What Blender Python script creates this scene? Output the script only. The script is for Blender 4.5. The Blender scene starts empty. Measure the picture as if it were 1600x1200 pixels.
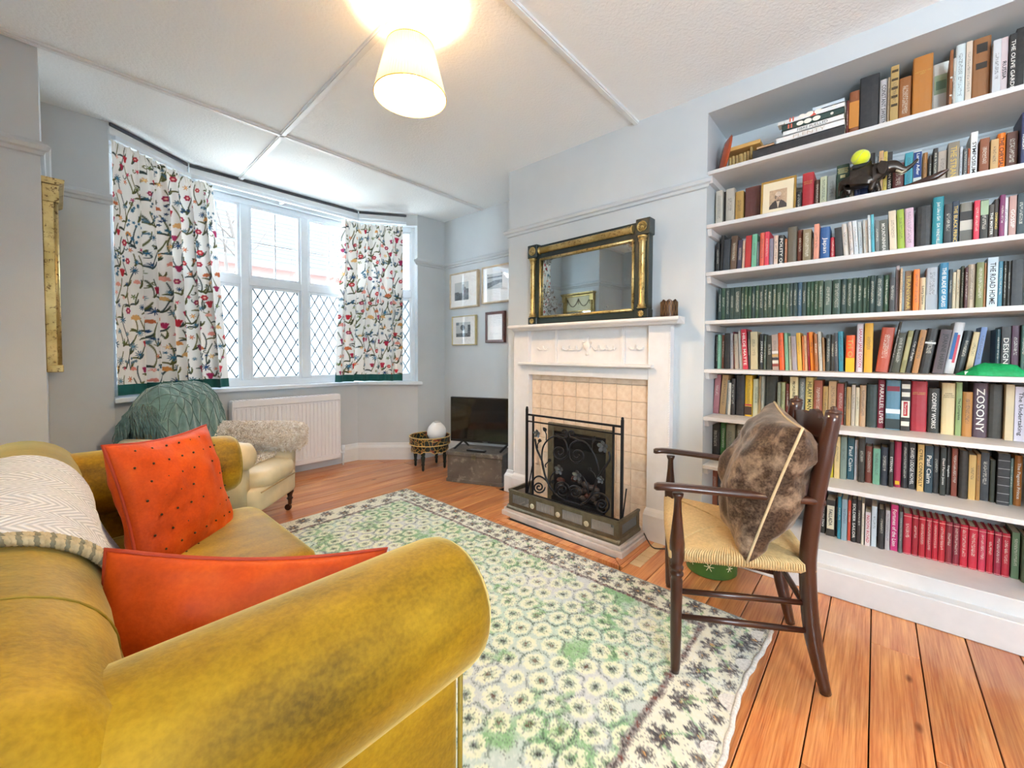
import bpy, bmesh, math, random
import numpy as np
from mathutils import Vector, Matrix
from mathutils.bvhtree import BVHTree
PI = math.pi
rnd = random.Random(7)
COL = bpy.context.scene.collection

# ---------------------------------------------------------------- camera, sky, light, exposure
F, CX, CY, H = 637.0, 800.0, 572.0, 1.08          # focal length and principal point in pixels of 1600x1200, eye height
_ex = np.array([1369 - CX, 556 - CY, F]); _ex /= np.linalg.norm(_ex)
_ey = np.array([87 - CX, 551 - CY, F]); _ey /= np.linalg.norm(_ey)
_d = _ex @ _ey
_ex, _ey = _ex - _d / 2 * _ey, _ey - _d / 2 * _ex
_ex /= np.linalg.norm(_ex); _ey = _ey - (_ey @ _ex) * _ex; _ey /= np.linalg.norm(_ey)
_ez = np.cross(_ex, _ey)
if _ez[1] > 0: _ez = -_ez
R = np.array([_ex, _ey, _ez]); C0 = np.array([0, 0, H])
def _ray(px, py): return R @ np.array([px - CX, py - CY, F])
def atX(px, py, X):
    r = _ray(px, py); return C0 + X / r[0] * r
def atY(px, py, Y):
    r = _ray(px, py); return C0 + Y / r[1] * r
def atZ(px, py, z):
    r = _ray(px, py); return C0 + (z - H) / r[2] * r
def atP(px, py, p, n):
    r = _ray(px, py); n = np.array(n, float); return C0 + ((np.array(p) - C0) @ n) / (r @ n) * r

cam_d = bpy.data.cameras.new('camera'); cam = bpy.data.objects.new('camera', cam_d); COL.objects.link(cam)
cam_d.sensor_width = 36; cam_d.lens = F / 1600 * 36; cam_d.shift_y = -(600 - CY) / 1600; cam_d.clip_start = 0.02
_r, _u, _b = R @ [1, 0, 0], R @ [0, -1, 0], R @ [0, 0, -1]
cam.matrix_world = Matrix(((_r[0], _u[0], _b[0], 0), (_r[1], _u[1], _b[1], 0), (_r[2], _u[2], _b[2], H), (0, 0, 0, 1)))
sc = bpy.context.scene
sc.camera = cam
sc.view_settings.view_transform = 'Standard'; sc.view_settings.look = 'None'
sc.view_settings.gamma = 1.0; sc.view_settings.use_curve_mapping = False
sc.view_settings.exposure = EXPO = 2.8
sc.cycles.max_bounces = 10; sc.cycles.diffuse_bounces = 6; sc.cycles.sample_clamp_indirect = 6
w = bpy.data.worlds.new('overcast_sky'); sc.world = w; w.use_nodes = True
w.node_tree.nodes['Background'].inputs[0].default_value = (0.77, 0.905, 1.0, 1)
w.node_tree.nodes['Background'].inputs[1].default_value = 6.3
def portal(loc, rot, sx, sy):
    l = bpy.data.lights.new('window_portal', 'AREA'); l.shape = 'RECTANGLE'; l.size = sx; l.size_y = sy; l.cycles.is_portal = True
    o = bpy.data.objects.new('window_portal', l); o.location = loc; o.rotation_euler = rot; COL.objects.link(o); return o
portal((1.35, 4.07, 1.58), (PI / 2, 0, PI), 1.4, 1.6)
portal((0.43, 3.79, 1.58), (PI / 2, 0, PI + math.atan2(.39, .43)), .55, 1.6)
portal((2.28, 3.79, 1.58), (PI / 2, 0, PI - math.atan2(.42, .41)), .55, 1.6)
portal((-.68, -1.3, 1.55), (0, -PI / 2, 0), 1.05, 1.2)  # portal of the window added behind the camera for fill light

# ---------------------------------------------------------------- helpers
def lin(c):
    c = np.asarray(c, float); return np.where(c <= .04045, c / 12.92, ((c + .055) / 1.055) ** 2.4)
def hx(s):
    v = [int(s[i:i + 2], 16) / 255 for i in (0, 2, 4)]; l = lin(v); return (float(l[0]), float(l[1]), float(l[2]), 1)
class NT:
    def __init__(s, name):
        s.m = bpy.data.materials.new(name); s.m.use_nodes = True; s.t = s.m.node_tree; s.n = s.t.nodes; s.l = s.t.links
        s.b = s.n['Principled BSDF']; s.out = s.n['Material Output']
    def node(s, t, **k):
        n = s.n.new(t)
        for a, v in k.items():
            if a[0] == 'i' and a[1:].isdigit(): n.inputs[int(a[1:])].default_value = v
            else: setattr(n, a, v)
        return n
    def link(s, a, b): s.l.new(a, b)
    def coord(s, kind='Object', scale=(1, 1, 1)):
        c = s.node('ShaderNodeTexCoord'); m = s.node('ShaderNodeMapping'); m.inputs['Scale'].default_value = scale
        s.link(c.outputs[kind], m.inputs[0]); return m.outputs[0]
    def noise(s, vec, scale, detail=3, rough=.55):
        n = s.node('ShaderNodeTexNoise'); n.inputs['Scale'].default_value = scale; n.inputs['Detail'].default_value = detail; n.inputs['Roughness'].default_value = rough
        s.link(vec, n.inputs['Vector']); return n.outputs[0]
    def ramp(s, fac, stops):
        r = s.node('ShaderNodeValToRGB'); e = r.color_ramp.elements
        while len(e) < len(stops): e.new(.5)
        for q, (p, c) in zip(e, stops): q.position = p; q.color = c
        s.link(fac, r.inputs[0]); return r.outputs[0]
    def mix(s, f, a, b, mode='MIX'):
        m = s.node('ShaderNodeMix', data_type='RGBA', blend_type=mode)
        for v, i in ((f, 0), (a, 6), (b, 7)):
            if hasattr(v, 'links'): s.link(v, m.inputs[i])
            else: m.inputs[i].default_value = v
        return m.outputs[2]
    def math(s, op, a, b=0.5):
        m = s.node('ShaderNodeMath', operation=op)
        for v, i in ((a, 0), (b, 1)):
            if hasattr(v, 'links'): s.link(v, m.inputs[i])
            else: m.inputs[i].default_value = v
        return m.outputs[0]
    def bump(s, h, strength, dist=.01):
        b = s.node('ShaderNodeBump'); b.inputs['Strength'].default_value = strength; b.inputs['Distance'].default_value = dist
        s.link(h, b.inputs['Height']); s.link(b.outputs[0], s.b.inputs['Normal'])
    def col(s, c): s.link(c, s.b.inputs['Base Color'])
    def set(s, **k):
        for a, v in k.items(): s.b.inputs[a.replace('_', ' ')].default_value = v
        return s
def plain(name, c, rough=.5, metal=0, var=.12, scale=20, bump=0, bs=None, coat=0, stretch=(1, 1, 1), spec=.5):
    t = NT(name); v = t.coord('Object', stretch); c = hx(c) if isinstance(c, str) else c
    if var:
        n = t.noise(v, scale); lo = tuple(x * (1 - var) for x in c[:3]) + (1,); hi = tuple(min(1, x * (1 + var)) for x in c[:3]) + (1,)
        t.col(t.ramp(n, [(.3, lo), (.7, hi)]))
    else: t.b.inputs['Base Color'].default_value = c
    t.set(Roughness=rough, Metallic=metal, Specular_IOR_Level=spec)
    if coat: t.set(Coat_Weight=coat, Coat_Roughness=.15)
    if bump: t.bump(t.noise(v, bs or scale * 3), bump, .004)
    return t.m

class MB:
    def __init__(s): s.v = []; s.f = []
    def add(s, vs, fs):
        o = len(s.v); s.v += [tuple(map(float, p)) for p in vs]; s.f += [tuple(i + o for i in f) for f in fs]; return s
    def box(s, x0, x1, y0, y1, z0, z1, ch=0):
        if ch:
            c = ch; vs = []; 
            for (a, b, d) in ((x0, x1, 0),):
                pass
            xs, ys, zs = (x0, x1), (y0, y1), (z0, z1)
            vs = []; idx = {}
            for i in (0, 1):
                for j in (0, 1):
                    for k in (0, 1):
                        sx, sy, sz = (1, -1)[i], (1, -1)[j], (1, -1)[k]
                        for ax in range(3):
                            p = [xs[i], ys[j], zs[k]]
                            for q, sg in enumerate((sx, sy, sz)):
                                if q != ax: p[q] += sg * c
                            idx[(i, j, k, ax)] = len(vs); vs.append(p)
            fs = []
            for i in (0, 1): fs.append([idx[(i, j, k, 0)] for j, k in ((0, 0), (0, 1), (1, 1), (1, 0))])
            for j in (0, 1): fs.append([idx[(i, j, k, 1)] for i, k in ((0, 0), (0, 1), (1, 1), (1, 0))])
            for k in (0, 1): fs.append([idx[(i, j, k, 2)] for i, j in ((0, 0), (0, 1), (1, 1), (1, 0))])
            for a, b in ((0, 0), (0, 1), (1, 0), (1, 1)):
                fs.append([idx[(a, b, 0, 0)], idx[(a, b, 0, 1)], idx[(a, b, 1, 1)], idx[(a, b, 1, 0)]])
                fs.append([idx[(a, 0, b, 0)], idx[(a, 0, b, 2)], idx[(a, 1, b, 2)], idx[(a, 1, b, 0)]])
                fs.append([idx[(0, a, b, 1)], idx[(0, a, b, 2)], idx[(1, a, b, 2)], idx[(1, a, b, 1)]])
            for i in (0, 1):
                for j in (0, 1):
                    for k in (0, 1): fs.append([idx[(i, j, k, 0)], idx[(i, j, k, 1)], idx[(i, j, k, 2)]])
            return s.add(vs, fs)
        return s.add([(x, y, z) for x in (x0, x1) for y in (y0, y1) for z in (z0, z1)],
                     [(0, 1, 3, 2), (4, 6, 7, 5), (0, 4, 5, 1), (2, 3, 7, 6), (0, 2, 6, 4), (1, 5, 7, 3)])
    def bar(s, a, b, w, h, up=(0, 0, 1)):
        a, b = Vector(a), Vector(b); d = (b - a).normalized(); u = Vector(up)
        if abs(d.dot(u)) > .99: u = Vector((1, 0, 0))
        x = d.cross(u).normalized(); u = x.cross(d)
        vs = [p + x * i * w / 2 + u * j * h / 2 for p in (a, b) for i, j in ((-1, -1), (1, -1), (1, 1), (-1, 1))]
        return s.add(vs, [(0, 3, 2, 1), (4, 5, 6, 7), (0, 1, 5, 4), (1, 2, 6, 5), (2, 3, 7, 6), (3, 0, 4, 7)])
    def tube(s, pts, r, seg=8, caps=True, ell=1.0):
        pts = [Vector(p) for p in pts]; n = len(pts); rs = r if isinstance(r, (list, tuple)) else [r] * n
        t = (pts[1] - pts[0]).normalized(); ref = Vector((0, 0, 1)) if abs(t.z) < .9 else Vector((1, 0, 0)); x = t.cross(ref).normalized(); vs = []
        for i, p in enumerate(pts):
            t = (pts[min(i + 1, n - 1)] - pts[max(i - 1, 0)]).normalized(); x = (x - t * x.dot(t)).normalized(); y = t.cross(x)
            for k in range(seg):
                a = 2 * PI * k / seg; vs.append(p + (x * math.cos(a) + y * math.sin(a) * ell) * rs[i])
        fs = [(i * seg + k, i * seg + (k + 1) % seg, (i + 1) * seg + (k + 1) % seg, (i + 1) * seg + k) for i in range(n - 1) for k in range(seg)]
        if caps: fs += [tuple(range(seg))[::-1], tuple((n - 1) * seg + k for k in range(seg))]
        return s.add(vs, fs)
    def lathe(s, prof, c=(0, 0, 0), seg=16, ax=None, sc_=(1, 1)):
        """prof: [(r, h)]; axis Z by default or a direction"""
        c = Vector(c); z = Vector(ax or (0, 0, 1)).normalized(); x = z.cross(Vector((0, 1, 0)) if abs(z.y) < .9 else Vector((1, 0, 0))).normalized(); y = z.cross(x); n = len(prof)
        vs = [c + z * h + (x * math.cos(2 * PI * k / seg) * sc_[0] + y * math.sin(2 * PI * k / seg) * sc_[1]) * r for r, h in prof for k in range(seg)]
        fs = [(i * seg + k, i * seg + (k + 1) % seg, (i + 1) * seg + (k + 1) % seg, (i + 1) * seg + k) for i in range(n - 1) for k in range(seg)]
        fs += [tuple(range(seg))[::-1], tuple((n - 1) * seg + k for k in range(seg))]
        return s.add(vs, fs)
    def grid(s, P, closed=False):
        P = np.asarray(P, float); n, m = P.shape[:2]; vs = P.reshape(-1, 3); fs = []
        for i in range(n - 1):
            for j in range(m if closed else m - 1):
                k = (j + 1) % m; fs.append((i * m + j, i * m + k, (i + 1) * m + k, (i + 1) * m + j))
        return s.add(vs, fs)
    def loft(s, rings, caps=True):
        P = np.asarray(rings, float); n, m = P.shape[:2]; o = len(s.v); s.grid(P, True)
        if caps: s.f += [tuple(o + k for k in range(m))[::-1], tuple(o + (n - 1) * m + k for k in range(m))]
        return s
    def ball(s, c, r, seg=12, rings=8):
        r = r if isinstance(r, (tuple, list)) else (r, r, r)
        P = [[(c[0] + r[0] * math.sin(a) * math.cos(b), c[1] + r[1] * math.sin(a) * math.sin(b), c[2] + r[2] * math.cos(a))
              for b in [2 * PI * k / seg for k in range(seg)]] for a in [max(.02, min(PI - .02, PI * i / rings)) for i in range(rings + 1)]]
        return s.loft(P)
    def prism(s, poly, a, b, axis=0):
        """poly in the two other axes, extruded from a to b along axis"""
        def P(u, v, t): return {0: (t, u, v), 1: (u, t, v), 2: (u, v, t)}[axis]
        n = len(poly); vs = [P(u, v, a) for u, v in poly] + [P(u, v, b) for u, v in poly]
        return s.add(vs, [tuple(range(n))[::-1], tuple(range(n, 2 * n))] + [(i, (i + 1) % n, (i + 1) % n + n, i + n) for i in range(n)])
    def xf(s, M):
        s.v = [tuple(M @ Vector(p)) for p in s.v]; return s
    def mesh(s, name, m, smooth=False, sub=0, bevel=0, fixn=True):
        me = bpy.data.meshes.new(name); me.from_pydata(s.v, [], s.f)
        if fixn:
            b = bmesh.new(); b.from_mesh(me); bmesh.ops.recalc_face_normals(b, faces=b.faces)
            if bevel: bmesh.ops.bevel(b, geom=b.edges[:], offset=bevel, segments=2, profile=.5, affect='EDGES', clamp_overlap=True)
            b.to_mesh(me); b.free()
        if m: me.materials.append(m)
        if smooth: me.polygons.foreach_set('use_smooth', [True] * len(me.polygons))
        return me
MW = {}
def part(mb, name, m, parent=None, smooth=False, bevel=0, sub=0, auto=False, label=None, stuff=False, world=True, fixn=True, color=None):
    me = mb if isinstance(mb, bpy.types.Mesh) else mb.mesh(name, m, smooth or auto, bevel=bevel, fixn=fixn)
    o = bpy.data.objects.new(name, me); COL.objects.link(o)
    if auto: 
        try: me.set_sharp_from_angle(angle=math.radians(35))
        except Exception: pass
    if parent is not None:
        o.parent = parent
        if world: o.matrix_local = MW.get(parent.name, Matrix()).inverted()
    MW[o.name] = MW.get(parent.name, Matrix()) @ o.matrix_local if parent is not None else Matrix()
    if sub:
        md = o.modifiers.new('sub', 'SUBSURF'); md.levels = md.render_levels = sub
    if label: o['label'] = label
    if stuff: o['kind'] = 'stuff'
    if color: o.color = color
    return o
def tag(o, label, cat, group=None):
    o['label'] = label; o['category'] = cat
    if group: o['group'] = group
    return o
def thing(name, label, cat, loc=(0, 0, 0), rot=(0, 0, 0), group=None, M=None):
    o = bpy.data.objects.new(name, None); o.empty_display_size = .05; COL.objects.link(o)
    M = M or (Matrix.Translation(loc) @ (Matrix.Rotation(rot[2], 4, 'Z') @ Matrix.Rotation(rot[1], 4, 'Y') @ Matrix.Rotation(rot[0], 4, 'X')))
    o.matrix_world = M; MW[o.name] = M.copy()
    return tag(o, label, cat, group)
def struct(mb, name, m, parent=None, **k):
    o = part(mb, name, m, parent, **k)
    if parent is None: o['kind'] = 'structure'
    return o
def paint(me, C, name='paint'):
    """per-vertex print colour (sRGB 0-1 array, one per vertex)"""
    a = me.color_attributes.new(name, 'FLOAT_COLOR', 'POINT'); L = lin(C.reshape(-1, 3)); A = np.ones((len(L), 4), np.float32); A[:, :3] = L
    a.data.foreach_set('color', A.ravel())
def fast_grid(name, P, m, smooth=True):
    n, k = P.shape[:2]; me = bpy.data.meshes.new(name); nf = (n - 1) * (k - 1)
    me.vertices.add(n * k); me.vertices.foreach_set('co', P.astype(np.float32).ravel())
    i, j = np.meshgrid(np.arange(n - 1), np.arange(k - 1), indexing='ij'); a = (i * k + j).ravel()
    q = np.stack([a, a + 1, a + k + 1, a + k], 1).astype(np.int32)
    me.loops.add(nf * 4); me.loops.foreach_set('vertex_index', q.ravel())
    me.polygons.add(nf); me.polygons.foreach_set('loop_start', np.arange(0, nf * 4, 4, dtype=np.int32)); me.polygons.foreach_set('loop_total', np.full(nf, 4, np.int32))
    me.update(calc_edges=True); me.polygons.foreach_set('use_smooth', np.full(nf, smooth)); me.materials.append(m); return me
def cloth_mat(name, rough=.85, bump=.3, bscale=900, sheen=.3, fuzz=0, thru=0):
    t = NT(name); a = t.node('ShaderNodeVertexColor', layer_name='paint')
    v = t.coord('Object'); c = a.outputs[0]
    if fuzz: c = t.mix(t.noise(v, 240, 2), c, t.mix(fuzz, c, (.9, .9, .8, 1)), 'MIX')
    t.col(c); t.set(Roughness=rough, Sheen_Weight=sheen); t.bump(t.noise(v, bscale, 2), bump, .002)
    if thru:
        tl = t.node('ShaderNodeBsdfTranslucent'); t.link(c, tl.inputs[0]); mx = t.node('ShaderNodeMixShader'); mx.inputs[0].default_value = thru; t.link(t.b.outputs[0], mx.inputs[1]); t.link(tl.outputs[0], mx.inputs[2]); t.link(mx.outputs[0], t.out.inputs[0])
    return t.m
# numpy painter: canvas of colour per cell
class Canvas:
    def __init__(s, w, h, px, base):
        s.px = px; s.nx = int(w / px) + 1; s.ny = int(h / px) + 1; s.a = np.zeros((s.ny, s.nx, 3)); s.a[:] = base
    def win(s, x0, x1, y0, y1):
        i0, i1 = max(0, int(x0 / s.px)), min(s.nx, int(x1 / s.px) + 2); j0, j1 = max(0, int(y0 / s.px)), min(s.ny, int(y1 / s.px) + 2)
        if i0 >= i1 or j0 >= j1: return None
        X, Y = np.meshgrid(np.arange(i0, i1) * s.px, np.arange(j0, j1) * s.px); return (slice(j0, j1), slice(i0, i1)), X, Y
    def blob(s, cx, cy, R_, col, rf=None, k=1.0, sy=1.0):
        w_ = s.win(cx - R_, cx + R_, cy - R_, cy + R_)
        if w_ is None: return
        sl, X, Y = w_; dx, dy = X - cx, (Y - cy) / sy; r = np.hypot(dx, dy); th = np.arctan2(dy, dx); lim = R_ * (rf(th) if rf else 1)
        m = (np.clip((lim - r) / s.px + .5, 0, 1) * k)[..., None]; s.a[sl] = s.a[sl] * (1 - m) + np.array(col) * m
    def seg(s, p, q, wd, col, k=1.0):
        w_ = s.win(min(p[0], q[0]) - wd, max(p[0], q[0]) + wd, min(p[1], q[1]) - wd, max(p[1], q[1]) + wd)
        if w_ is None: return
        sl, X, Y = w_; d = np.array(q) - np.array(p); L = max(d @ d, 1e-9); t = np.clip(((X - p[0]) * d[0] + (Y - p[1]) * d[1]) / L, 0, 1)
        r = np.hypot(X - p[0] - t * d[0], Y - p[1] - t * d[1]); m = (np.clip((wd - r) / s.px + .5, 0, 1) * k)[..., None]; s.a[sl] = s.a[sl] * (1 - m) + np.array(col) * m
    def line(s, pts, wd, col, k=1.0):
        for i in range(len(pts) - 1): s.seg(pts[i], pts[i + 1], wd, col, k)
def vnoise(nx, ny, cell, seed, octs=3):
    r = np.random.RandomState(seed); out = np.zeros((ny, nx)); amp = 1; tot = 0
    for o in range(octs):
        c = max(1.5, cell / 2 ** o); gx, gy = int(nx / c) + 3, int(ny / c) + 3; g = r.rand(gy, gx)
        x = np.arange(nx) / c; y = np.arange(ny) / c; xi, yi = x.astype(int), y.astype(int); fx, fy = x - xi, y - yi; fx = fx * fx * (3 - 2 * fx); fy = fy * fy * (3 - 2 * fy)
        A = g[np.ix_(yi, xi)] * (1 - fx) + g[np.ix_(yi, xi + 1)] * fx; B = g[np.ix_(yi + 1, xi)] * (1 - fx) + g[np.ix_(yi + 1, xi + 1)] * fx
        out += amp * (A * (1 - fy[:, None]) + B * fy[:, None]); tot += amp; amp *= .55
    return out / tot
def text_mesh(s, m, fit_w=None, fit_h=None, bold=0.0):
    cu = bpy.data.curves.new('lettering', 'FONT'); cu.body = s; cu.align_x = 'CENTER'; cu.align_y = 'CENTER'; cu.size = 1; cu.resolution_u = 2; cu.offset = bold
    o = bpy.data.objects.new('tmp', cu); COL.objects.link(o); dg = bpy.context.evaluated_depsgraph_get(); me = bpy.data.meshes.new_from_object(o.evaluated_get(dg))
    bpy.data.objects.remove(o); bpy.data.curves.remove(cu)
    n = len(me.vertices); co = np.empty(n * 3, np.float32); me.vertices.foreach_get('co', co); co = co.reshape(-1, 3)
    if n:
        mn, mx = co.min(0), co.max(0); co -= (mn + mx) / 2; w_, h_ = (mx - mn)[:2]; k = 1e9
        if fit_w: k = min(k, fit_w / max(w_, 1e-6))
        if fit_h: k = min(k, fit_h / max(h_, 1e-6))
        kx = min(fit_w / max(w_, 1e-6), k * 1.6) if fit_w and fit_h else k
        co[:, 0] *= kx; co[:, 1:] *= k; me.vertices.foreach_set('co', co.ravel()); me.update()
    me.materials.clear(); me.materials.append(m); return me
def smoothpath(pts, n=8):
    """Catmull-Rom through the points"""
    P = [np.array(p, float) for p in pts]; P = [2 * P[0] - P[1]] + P + [2 * P[-1] - P[-2]]; out = []
    for i in range(1, len(P) - 2):
        for k in range(n):
            t = k / n; out.append(.5 * ((2 * P[i]) + (-P[i - 1] + P[i + 1]) * t + (2 * P[i - 1] - 5 * P[i] + 4 * P[i + 1] - P[i + 2]) * t * t + (-P[i - 1] + 3 * P[i] - 3 * P[i + 1] + P[i + 2]) * t ** 3))
    out.append(P[-2]); return out

# ---------------------------------------------------------------- materials
def wall_mat():
    t = NT('wall_paint'); v = t.coord('Object'); n = t.noise(v, 3); t.col(t.ramp(n, [(.3, hx('c0c7cc')), (.7, hx('c7cdd1'))])); t.set(Roughness=.7); t.bump(t.noise(v, 260, 2), .12, .002); return t.m
def ceil_mat():
    t = NT('textured_ceiling'); v = t.coord('Object'); t.b.inputs['Base Color'].default_value = hx('f0f4f6'); t.set(Roughness=.85)
    t.bump(t.noise(v, 75, 3, .6), .55, .006); return t.m
def board_mat():
    t = NT('varnished_pine'); oi = t.node('ShaderNodeObjectInfo'); tc = t.node('ShaderNodeTexCoord'); off = t.node('ShaderNodeVectorMath', operation='ADD')
    sc3 = t.node('ShaderNodeVectorMath', operation='SCALE'); cmb = t.node('ShaderNodeCombineXYZ'); 
    for i in range(3): t.link(oi.outputs['Random'], cmb.inputs[i])
    t.link(cmb.outputs[0], sc3.inputs[0]); sc3.inputs['Scale'].default_value = 37.0
    t.link(tc.outputs['Object'], off.inputs[0]); t.link(sc3.outputs[0], off.inputs[1])
    def mp(s_):
        m = t.node('ShaderNodeMapping'); m.inputs['Scale'].default_value = s_; t.link(off.outputs[0], m.inputs[0]); return m.outputs[0]
    n1 = t.noise(mp((1.2, 14, 1)), 1.6, 5, .6); n2 = t.noise(mp((2.5, 90, 1)), 2, 3, .6); n3 = t.noise(mp((1.0, 3, 1)), 2.2, 3)
    c = t.ramp(n1, [(.25, hx('8e3f12')), (.42, hx('bd6624')), (.6, hx('d6883c')), (.8, hx('e3a25c'))])
    c = t.mix(.35, c, t.ramp(n2, [(.35, hx('984813')), (.65, hx('eab070'))]), 'MIX')
    c = t.mix(t.ramp(n3, [(.5, (0, 0, 0, 1)), (.75, (.55, .55, .55, 1))]), c, hx('b5551f'))
    hv = t.node('ShaderNodeHueSaturation'); t.link(c, hv.inputs['Color']); t.link(t.math('MULTIPLY_ADD', oi.outputs['Random'], .3), hv.inputs['Value']); hv.inputs['Saturation'].default_value = .95
    mm = hv.inputs['Value'].links[0].from_node; mm.inputs[2].default_value = .86
    # knots
    vo = t.node('ShaderNodeTexVoronoi'); vo.inputs['Scale'].default_value = 1; t.link(mp((2.6, 6.5, 1)), vo.inputs['Vector'])
    k = t.ramp(vo.outputs['Distance'], [(.04, (1, 1, 1, 1)), (.085, (0, 0, 0, 1))])
    c = t.mix(k, hv.outputs[0], hx('6e3413')); t.col(c); t.set(Roughness=.28, Specular_IOR_Level=.5, Coat_Weight=.5, Coat_Roughness=.16)
    t.bump(n2, .15, .002); return t.m
M_wall = wall_mat(); M_ceil = ceil_mat(); M_board = board_mat()
M_white = plain('white_gloss_paint', 'dfe2e4', .35, var=.02)
M_upvc = plain('white_window_plastic', 'dde6ee', .3, var=.02)
M_shelf = plain('shelf_paint', 'd3d1d0', .45, var=.03)
M_mantel = plain('chimneypiece_paint', 'dcdbdc', .45, var=.03)
M_dark = plain('dark_void', '15110e', .9, var=0)
M_black = plain('black_iron', '22242a', .38, metal=.5, var=.2, scale=30)
M_blackp = plain('black_plastic', '121315', .35, var=0)
M_darkwood = plain('dark_stained_wood', '3a1c10', .3, var=.4, scale=9, coat=.4, stretch=(1, 1, .25), bump=.1)
M_gilt = NT('worn_gilding'); _v = M_gilt.coord('Object'); M_gilt.col(M_gilt.mix(M_gilt.ramp(M_gilt.noise(_v, 60, 5, .7), [(.34, (1, 1, 1, 1)), (.46, (0, 0, 0, 1))]), M_gilt.ramp(M_gilt.noise(_v, 9), [(.3, hx('9c8448')), (.7, hx('cfba82'))]), hx('5c4326')))
M_gilt.set(Metallic=.75, Roughness=.36); M_gilt = M_gilt.m
M_ebony = plain('greenish_black_lacquer', '1d2a2a', .35, var=.15)
M_teal = plain('teal_band', '0f5a58', .8, var=.12)
M_cream = plain('cream_leather', 'dccdaa', .42, var=.08, scale=12, bump=.15, bs=200)
M_marble = plain('pale_marble', 'cfc4bc', .3, var=.14, scale=8)
M_bronze = plain('aged_bronze_metal', '77705f', .38, metal=.8, var=.2, scale=25)
M_brass = plain('pale_brass', 'd8d2b8', .3, metal=.6, var=.15, scale=60)
def glass_mat():
    t = NT('window_glass'); tr = t.node('ShaderNodeBsdfTransparent'); g = t.node('ShaderNodeBsdfGlossy'); g.inputs['Roughness'].default_value = .02
    mx = t.node('ShaderNodeMixShader'); mx.inputs[0].default_value = .06; t.link(tr.outputs[0], mx.inputs[1]); t.link(g.outputs[0], mx.inputs[2]); t.link(mx.outputs[0], t.out.inputs[0]); return t.m
def frost_mat():
    t = NT('obscure_glass'); tr = t.node('ShaderNodeBsdfTransparent'); g = t.node('ShaderNodeBsdfTranslucent'); g.inputs['Color'].default_value = (.5, .51, .52, 1); tr.inputs[0].default_value = (.5, .51, .52, 1)
    mx = t.node('ShaderNodeMixShader'); mx.inputs[0].default_value = .6; t.link(tr.outputs[0], mx.inputs[1]); t.link(g.outputs[0], mx.inputs[2]); t.link(mx.outputs[0], t.out.inputs[0]); return t.m
M_glass = glass_mat(); M_frost = frost_mat()
def velvet(name, c1, c2, c3, rough=.55, sheen=.5, tint=None, scale=5, stretch=(1, 1, 1)):
    t = NT(name); v = t.coord('Object'); v2 = t.coord('Object', (1, 1, 1)); n = t.noise(t.coord('Object', stretch), scale, 5, .65); n2 = t.noise(v2, 140, 2)
    c = t.ramp(n, [(.3, hx(c1)), (.5, hx(c2)), (.68, hx(c3))]); c = t.mix(.18, c, t.ramp(n2, [(.35, hx(c1)), (.65, hx(c3))])); t.col(c)
    t.set(Roughness=rough, Sheen_Weight=sheen, Sheen_Roughness=.35, Specular_IOR_Level=.25); t.b.inputs['Sheen Tint'].default_value = tint or hx(c3); t.bump(n2, .15, .003); return t.m
M_mustard = velvet('mustard_velvet', '5c460a', '947209', 'b5921a', tint=hx('f0e6a0'), sheen=.8, scale=5, stretch=(.6, 1.3, 1.8))
M_orange = velvet('orange_velvet', 'a23606', 'c64808', 'd45a12', tint=hx('ff9a60'), sheen=.22, scale=7)
M_brownvel = velvet('brown_crushed_velvet', '150c09', '3a271c', 'a08870', tint=hx('e0ccb8'), sheen=.45, scale=13, rough=.35)  # palest tone paints highlights of the crushed pile into the colour

# ---------------------------------------------------------------- room shell
XB, XR, XA, XL = 2.37, 2.80, 2.72, -0.58          # breast face, recess wall, alcove back, left wall
YE, YC = 3.53, 3.93                               # bay mouth, bay centre
ZC, ZS, ZH = 2.49, .80, 2.38                      # ceiling, sill, window head
LX, RX, BL, BR = .24, 2.47, .67, 2.04             # bay mouth and bay corners
floor = struct(MB().box(-.7, 2.9, -2.8, 4.1, -.14, -.026), 'floor', M_dark)
edges = [.126 + .1345 * k for k in range(-21, 30)]
bm_cache = {}
for k in range(len(edges) - 1):
    y0, y1 = edges[k], edges[k + 1]
    if y0 > 3.9 or y1 < -2.6: continue
    x = -.58; first = True
    while x < 2.79:
        L = rnd.uniform(1.6, 3.2) if not first else rnd.uniform(.8, 3.6); x1 = min(2.8, x + L)
        if 2.8 - x1 < .5: x1 = 2.8
        lo, hi = y0, y1
        if hi > 0.95 and lo < 1.84 and x1 > 1.9: # stop at the hearth border
            if x < 1.88: x1 = min(x1, 1.90)
            else: x = 2.9; continue
        if hi > 0.705 and x1 > 2.3 and lo < 2.155:
            if x >= 2.34: break
            x1 = 2.345
        if x1 <= x + 1e-6: break
        if x1 - x > .05:
            part(MB().box(x + .0012, x1 - .0012, y0 + .0028, y1 - .0008, -.026, rnd.uniform(-.0012, 0), ch=.0015), 'floorboard', M_board, floor)
        x = x1; first = False
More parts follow.
